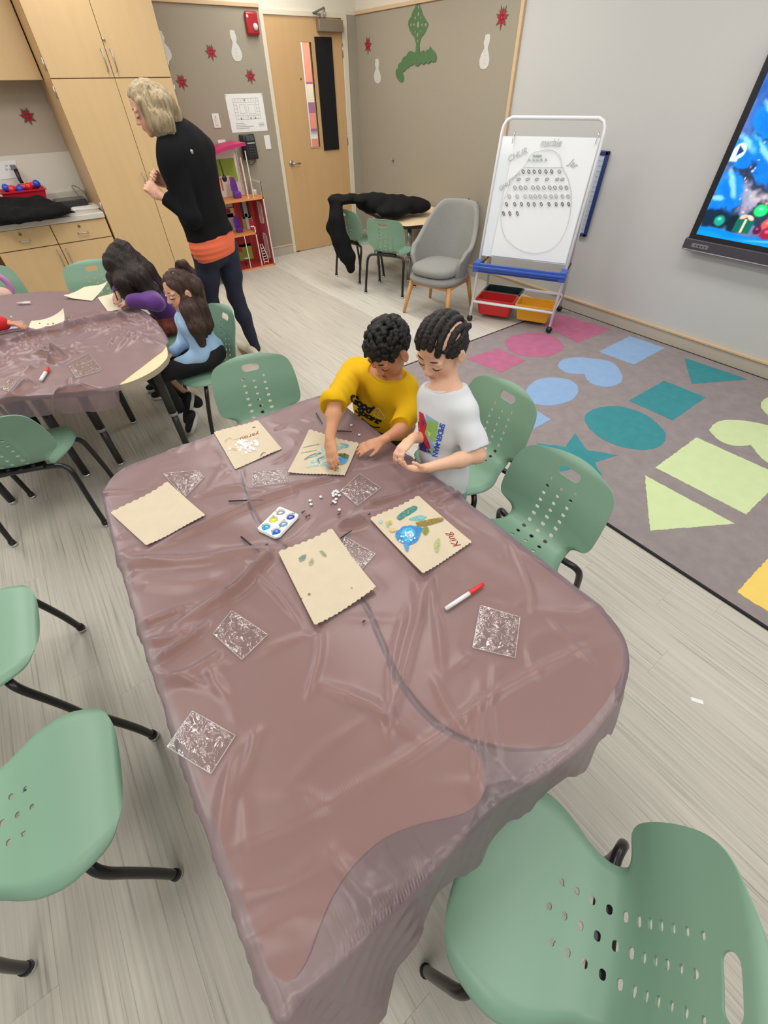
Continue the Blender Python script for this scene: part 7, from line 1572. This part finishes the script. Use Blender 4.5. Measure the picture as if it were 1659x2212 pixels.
a_ = at(413, 868, y=GY+.06); shoe(t, at(418, 850, y=GY+.06), at(408, 915, y=GY+.06), (-1, .2, .2), mt=BS, sole=SW, w_=.036); shoe(t, at(426, 890, y=GY-.02), at(412, 935, y=GY-.02), (-1, .1, .3), mt=BS, sole=SW, w_=.036)
HG = hair_mat('brown_hair', (66, 48, 40)); Fh = Field(.0045); Fh.ell(H(0, -.07, .15), (.375*hs, .445*hs, .39*hs), J['hR'], .02); Fh.cut(H(0, .20, .05), J['hR'] @ Vector((0, .93, -.36))); Fh.ell(H(0, -.34, -.05), (.32*hs, .20*hs, .34*hs), J['hR'], .03)
hb_ = lambda px, py, yy: at(px, py, y=yy)
for (pts, rs) in (([H(.25, -.25, .0), at(410, 672, y=GY-.10), at(425, 705, y=GY-.13), at(436, 742, y=GY-.10)], [.045, .045, .045, .022]), ([H(0, -.42, .0), at(428, 665, y=GY-.03), at(440, 700, y=GY-.05), at(441, 745, y=GY-.05)], [.05, .055, .05, .02]), ([H(-.2, -.35, 0), at(425, 660, y=GY+.05), at(440, 700, y=GY+.06)], [.05, .05, .03])): Fh.chain(pts, rs, .02)
keep(link('long_hair', Fh.mesh('long_hair', lambda x, y, z: wobble(130, .0030, 31, (1.3, 1.3, .22))(x, y, z), 1), HG), t)
Fp = Field(.004); Fp.chain([H(0, -.24, .50), H(.01, -.32, .56), H(.02, -.45, .50), H(.03, -.53, .28), H(.04, -.52, -.05)], [.012, .017, .024, .026, .018], .010); keep(link('ponytail', Fp.mesh('ponytail', wobble(90, .003, 33, (1, 1, .4)), 1), HG), t)
keep(MB().tube([H(.30, .02, .42), H(.18, .0, .50), H(0, .0, .525), H(-.18, .0, .50)], .0022, 6).build('hair_clip', mat('pale_clip', (190, 170, 150), .4)), t)

# ------------------------------------------------------------------ girl in purple
PY = 3.32
J = dict(fwd=(-1, 0, 0), pelvis=(.62, PY, .495), neck=at(300, 607, y=PY), sl=at(322, 625, y=PY-.10), sr=at(292, 612, y=PY+.10), ra=.030, depth=.08, hs=.20,
         head=at(266, 578, y=PY), hR=frame((-.72, -.05, -.70), (0, 0, 1), 0), el=at(338, 654, z=.682), wl=at(280, 652, z=.694), er=(.45, PY+.16, .70), wr=at(255, 630, z=.706),
         pl=(.60, PY-.06, .474), pr=(.60, PY+.06, .474), kl=(.36, PY-.07, .455), kr=(.36, PY+.07, .455), al=(.36, PY-.07, .08), ar=(.36, PY+.07, .08), rl=.036)
dl = at(256, 655, z=.676)-J['wl']; dr = at(253, 646, z=.684)-J['wr']
J['hl'] = ((dl, (0, -.2, 1), -1), dict(L=.105, curl=(.12, .2, .15), thumb_in=.2)); J['hr'] = ((dr, (.1, .3, 1), 1), dict(L=.105, curl=(.25, .3, .2), thumb_in=.3))
t = thing('person', 'girl in a purple top with long dark hair bent over her drawing', 'person', (.6, PY, 0))
F, H = body_mesh(J, .0045); me = F.mesh('body', None, 1); hs = J['hs']; paint_skin(me, (214, 164, 138), [(H(0, .37, -.28), .07*hs, (186, 104, 98))]); keep(link('body', me, skin_mat('skin_p', (214, 164, 138))), t); face_bits(t, H, hs, (40, 28, 24), .05)
F = Field(.005); torso_prims(F, J, .014, .04); limb(F, [J['sl'], J['el'], lerp(J['el'], J['wl'], .92)], [.050, .050, .040], 0, .025); limb(F, [J['sr'], J['er'], lerp(J['er'], J['wr'], .9)], [.05, .046, .038], 0, .025); F.cap(J['neck'], lerp(J['neck'], J['head'], .5), .046, .05, sub=True); F.cut((0, 0, .465), (0, 0, -1))
wa, wc_ = wobble(40, .003, 42), wobble(18, .004, 44); keep(link('top', F.mesh('top', lambda x, y, z: wa(x, y, z)+wc_(x, y, z), 1), mat('purple_velour', (88, 38, 122), .8, sheen=.3)), t)
F = Field(.006); F.ell(J['pelvis'], (.10, .125, .08), None, .02)
for s in 'lr': limb(F, [J['p'+s], J['k'+s], J['a'+s]], [.062, .048, .042], 0, .01)
F.cutball((.60, PY, .39), .26, (0, 0, .409), (0, 0, -1))
keep(link('trousers', F.mesh('trousers', wobble(60, .004, 2), 1), mat('rust_trousers', (124, 62, 48), .9, noise=(50, .25))), t)
for y in (-.07, .07): shoe(t, (.40, PY+y, .012), (.26, PY+y, .012), mt=BS, sole=SW)
Fh = Field(.005); Fh.ell(H(0, -.06, .15), (.40*hs, .47*hs, .41*hs), J['hR'], .02); Fh.cut(H(0, .30, .05), J['hR'] @ Vector((0, .93, -.36)))
for (pts, rs) in (([H(.30, -.05, .15), at(272, 610, y=PY-.12), at(280, 640, y=PY-.14)], [.045, .05, .028]), ([H(.25, -.3, .1), at(300, 600, y=PY-.14), at(325, 632, y=PY-.16), at(338, 655, y=PY-.17)], [.055, .065, .055, .025]), ([H(0, -.42, .2), at(310, 588, y=PY-.04), at(340, 622, y=PY-.05), at(345, 650, y=PY-.05)], [.06, .07, .06, .03]), ([H(-.25, -.2, .1), at(280, 595, y=PY+.12), at(310, 620, y=PY+.12)], [.05, .05, .03]), ([H(.36, .08, .08), at(262, 612, y=PY-.11), at(268, 640, y=PY-.12)], [.035, .04, .02]), ([H(-.36, .05, .1), at(243, 600, y=PY+.10), at(245, 622, y=PY+.10)], [.03, .035, .015])): Fh.chain(pts, rs, .02)
keep(link('long_hair', Fh.mesh('long_hair', wobble(130, .0032, 51, (1.2, 1.2, .25)), 1), hair_mat('dark_hair', (40, 31, 28))), t)
pa, pb_ = at(258, 660, z=.645), at(247, 628, z=.735); o = MB().tube([pa, lerp(pa, pb_, .12), pb_], [.0008, .0032, .0036], 8).build('pencil', mat('dark_pencil', (40, 34, 40), .4)); tag(o, 'dark pencil held by the girl in purple', 'pencil')

# ------------------------------------------------------------------ the red-sleeved child at the edge and the pink one beyond
w0 = at(-16, 703, z=.71); w1 = at(8, 697, z=.712)
t = thing('person', 'child in red sleeves writing at the far table, only the hand in view', 'person', (w0.x-.25, w0.y+.05, 0))
J = dict(fwd=(1, 0, 0), pelvis=(w0.x-.40, w0.y+.03, .48), neck=(w0.x-.37, w0.y+.03, .87), sl=(w0.x-.36, w0.y+.13, .83), sr=(w0.x-.36, w0.y-.07, .83), ra=.030, depth=.08, hs=.2, head=(w0.x-.34, w0.y+.03, 1.0), hR=frame((.85, 0, -.5)), er=(w0.x-.20, w0.y-.10, .725), wr=tuple(w1), el=(w0.x-.20, w0.y+.17, .725), wl=(w0.x-.06, w0.y+.15, .71), pl=(w0.x-.40, w0.y+.09, .47), pr=(w0.x-.40, w0.y-.03, .47), kl=(w0.x-.14, w0.y+.1, .45), kr=(w0.x-.14, w0.y-.04, .45), al=(w0.x-.14, w0.y+.1, .07), ar=(w0.x-.14, w0.y-.04, .07), rl=.045)
J['hr'] = ((at(36, 699, z=.702)-Vector(w1), (.05, .1, 1), -1), dict(L=.12, curl=(.35, .35, .25), thumb_in=.3, r=.0075)); J['hl'] = (((.1, 0, -.015), (0, 0, 1), 1), dict(L=.11, curl=(.12, .15, .1), thumb_in=.15))
F, H = body_mesh(J, .005); me = F.mesh('body', None, 1); paint_skin(me, (196, 140, 112), [(J['wr'], .08, (200, 138, 114))]); keep(link('body', me, skin_mat('skin_r', (196, 140, 112))), t); face_bits(t, H, .2, (40, 28, 24), .05)
F = Field(.006); torso_prims(F, J, .014, .04); limb(F, [J['sl'], J['el'], lerp(J['el'], J['wl'], .9)], [.05, .046, .036], 0, .02); limb(F, [J['sr'], J['er'], lerp(J['er'], J['wr'], .96)], [.05, .046, .036], 0, .02); F.cap(J['neck'], lerp(J['neck'], J['head'], .5), .046, .05, sub=True)
F.cut((0, 0, .47), (0, 0, -1)); keep(link('red_top', F.mesh('red_top', wobble(30, .003, 3), 1), mat('red_jersey', (200, 30, 36), .85)), t)
F = Field(.007); F.ell(J['pelvis'], (.11, .12, .09), None, .03)
for s in 'lr': limb(F, [J['p'+s], J['k'+s], J['a'+s]], [.060, .050, .044], 0, .01)
F.cutball((w0.x-.42, w0.y+.03, .39), .27, (0, 0, .410), (0, 0, -1))
keep(link('trousers', F.mesh('trousers', None, 1), mat('navy_trousers', (30, 32, 42), .9)), t)
Fh = Field(.006); Fh.ell(H(0, -.06, .15), (.4*.2, .47*.2, .41*.2), J['hR'], .02); Fh.cut(H(0, .28, .05), J['hR'] @ Vector((0, .93, -.36))); keep(link('hair', Fh.mesh('hair', wobble(80, .003, 3), 1), hair_mat('dark_hair', (40, 31, 28))), t)
pa, pb_ = at(30, 706, z=.648), at(24, 684, z=.74); o = MB().tube([pa, lerp(pa, pb_, .85), pb_], [.001, .004, .004], 8).build('pencil', mat('white_pencil', (220, 220, 224), .3)); tag(o, 'white pencil upright in the hand with the red sleeve', 'pencil')
b = MB(); pts = [at(x, y, z=CT+.004) for (x, y) in ((0, 720), (14, 717), (28, 714), (42, 712), (58, 711))]
t = thing('bead_strip', 'pale strip of clear beads on the far table', 'strip', pts[2])
for i in range(12): p = lerp(pts[int(i/3)], pts[min(int(i/3)+1, 4)], (i % 3)/3); keep(MB().ball(p+Vector((0, 0, .010)), (.016, .014, .008), 10).build('bead', mat('pale_bead', (176, 172, 200), .2)), t)
p = at(-6, 622, y=4.30); t = thing('pink_headband', 'lilac loop of a toy headband beyond the table end', 'toy', (p.x, p.y, p.z-.1))
keep(MB().tube([p+Vector((.075*math.cos(a), .01, .085*math.sin(a))) for a in [2*PI*k/24 for k in range(24)]], .020, 10, closed=True).build('loop', mat('lilac_plush', (190, 130, 184), .8)), t)
keep(MB().ball(p+Vector((-.02, .0, -.05)), (.09, .04, .06), 14).build('pale_puff', mat('pale_plush', (226, 190, 170), .85)), t); keep(MB().tube([(p.x, p.y+.01, p.z-.08), (p.x, p.y+.02, .42)], .012, 8).build('stand', M_WHITE), t)
keep(MB().lathe([(.07, 0), (.07, .012), (.02, .02)], 18, (p.x, p.y+.02, .405)).build('foot', M_WHITE), t)
place_chair(w0.x-.42, w0.y+.03, 1, 0, 'sage green chair under the child in red sleeves')
CHX = place_chair(p.x-.04, p.y+.10, .1, -1, 'sage green chair beyond the far table end holding the lilac loop')

# ------------------------------------------------------------------ the woman
WYP = 3.50
J = dict(fwd=(-.86, .5, 0), pelvis=at(462, 530, y=WYP), neck=at(385, 296, y=WYP+.02), sl=at(370, 338, y=WYP-.12), sr=at(440, 318, y=WYP+.16), ra=.043, depth=.105, hs=.225,
         head=at(322, 236, y=WYP+.0), hR=frame((-.93, .20, -.30), (0, 0, 1), 0), el=at(418, 472, y=WYP-.20), wl=at(350, 424, y=WYP-.06), er=at(430, 440, y=WYP+.34), wr=at(362, 396, y=WYP+.16),
         pl=at(443, 545, y=WYP-.02), pr=at(488, 540, y=WYP+.06), kl=at(455, 655, y=WYP+.03), kr=at(510, 642, y=WYP+.02), al=at(474, 748, y=3.555), ar=at(553, 752, y=3.47), rl=.066)
dl = at(322, 402, y=WYP-.02)-J['wl']; dr = at(345, 385, y=WYP+.16)-J['wr']
J['hl'] = ((dl, (-.2, -.9, .3), -1), dict(L=.17, curl=(.9, .9, .5), thumb_in=.6, r=.0088)); J['hr'] = ((dr, (0, .9, .3), 1), dict(L=.17, curl=(.9, .9, .5), thumb_in=.6, r=.0088))
SK_A = (224, 172, 146)
t = thing('person', 'standing woman with blond hair, black jacket and navy leggings', 'person', (1.03, 3.5, 0))
F, H = body_mesh(J, .0055); me = F.mesh('body', None, 1); hs = J['hs']; paint_skin(me, SK_A, [(H(0, .37, -.28), .07*hs, (190, 100, 94)), (H(.17, .27, -.16), .13*hs, (222, 150, 126)), (H(-.17, .27, -.16), .13*hs, (222, 150, 126))]); keep(link('body', me, skin_mat('skin_a', SK_A)), t); face_bits(t, H, hs, (120, 92, 66), .3)
BJ = mat('black_jacket_knit', (22, 22, 24), .9, spec=.15)
F = Field(.006); torso_prims(F, J, .023, .05, True); limb(F, [J['sl'], J['el'], lerp(J['el'], J['wl'], .93)], [.056, .050, .036], 0, .03); limb(F, [J['sr'], J['er'], lerp(J['er'], J['wr'], .93)], [.056, .050, .036], 0, .03)
for s in 'l': d_ = (Vector(J['wl'])-Vector(J['el'])).normalized(); F.cutball(lerp(J['el'], J['wl'], .88)+d_*.05, .06, lerp(J['el'], J['wl'], .88), d_)
hem = at(460, 505, y=WYP); upd = (Vector(J['neck'])-Vector(J['pelvis'])).normalized(); F.cut(hem, -upd); F.cap(lerp(J['neck'], J['head'], .25), lerp(J['neck'], J['head'], .7), .062, .07, sub=True); F.cap(lerp(J['neck'], J['pelvis'], .03), lerp(J['neck'], J['head'], .22), .072, .064, .02)
wa, wc_ = wobble(26, .003, 62), wobble(12, .003, 63); o = keep(link('jacket', F.mesh('jacket', lambda x, y, z: wa(x, y, z)+wc_(x, y, z), 1), BJ), t); bv = bvh_of(o)
c_ = on_body(bv, 414, 328, .001)
if c_ is not None: keep(MB().ball(c_, (.011, .006, .012), 10).build('logo', mat('silver_logo', (170, 170, 174), .3, .5)), o)
F = Field(.006); torso_prims(F, J, .015, .05, True); F.cut(at(460, 495, y=WYP), upd); F.cut(at(460, 553, y=WYP), -upd); wa = wobble(22, .004, 66, (.3, .3, 3)); keep(link('undershirt', F.mesh('undershirt', wa, 1), mat('coral_shirt', (238, 112, 74), .8)), t)
F = Field(.006); torso_prims(F, J, .005, .05, True)
for s in 'lr': limb(F, [J['p'+s], lerp(J['p'+s], J['k'+s], .5), J['k'+s], lerp(J['k'+s], J['a'+s], .35), J['a'+s]], [.090, .078, .058, .058, .037], 0, .03)
F.cut(at(460, 525, y=WYP), upd); keep(link('leggings', F.mesh('leggings', wobble(30, .002, 67), 1), mat('navy_leggings', (28, 32, 52), .85)), t)
SNK = mat('beige_sneaker', (206, 196, 176), .7); shoe(t, at(493, 784, z=.015), at(440, 752, z=.015), mt=SNK, sole=mat('tan_sole', (150, 124, 92), .6), w_=.042, hgt=.075); shoe(t, at(560, 780, z=.015), at(515, 745, z=.015), mt=SNK, sole=mat('tan_sole', (150, 124, 92), .6), w_=.042, hgt=.075)
HW = hair_mat('blond_hair', (158, 140, 110), .45); Fh = Field(.005); Fh.ell(H(0, -.07, .15), (.385*hs, .46*hs, .395*hs), J['hR'], .02); Fh.cut(H(0, .12, .10), J['hR'] @ Vector((0, .80, -.60)))
for (pts, rs) in (([H(.28, -.14, .15), at(340, 262, y=WYP-.09), at(352, 300, y=WYP-.09)], [.045, .045, .022]), ([H(.22, -.3, .0), at(352, 262, y=WYP-.09), at(372, 294, y=WYP-.09)], [.06, .06, .03]), ([H(0, -.40, .0), at(366, 255, y=WYP+.02), at(390, 285, y=WYP)], [.07, .07, .03]), ([H(-.25, -.3, .0), at(372, 250, y=WYP+.12), at(395, 282, y=WYP+.12)], [.06, .06, .03]), ([H(.30, .06, .30), H(.37, -.06, .05), H(.36, -.12, -.3)], [.022, .03, .02]), ([H(-.36, .10, .15), H(-.40, .05, -.3), H(-.38, 0, -.55)], [.03, .04, .02])): Fh.chain(pts, rs, .02)
keep(link('hair', Fh.mesh('hair', lambda x, y, z: wobble(170, .0022, 71, (1.3, 1.3, .15))(x, y, z), 1), HW), t)
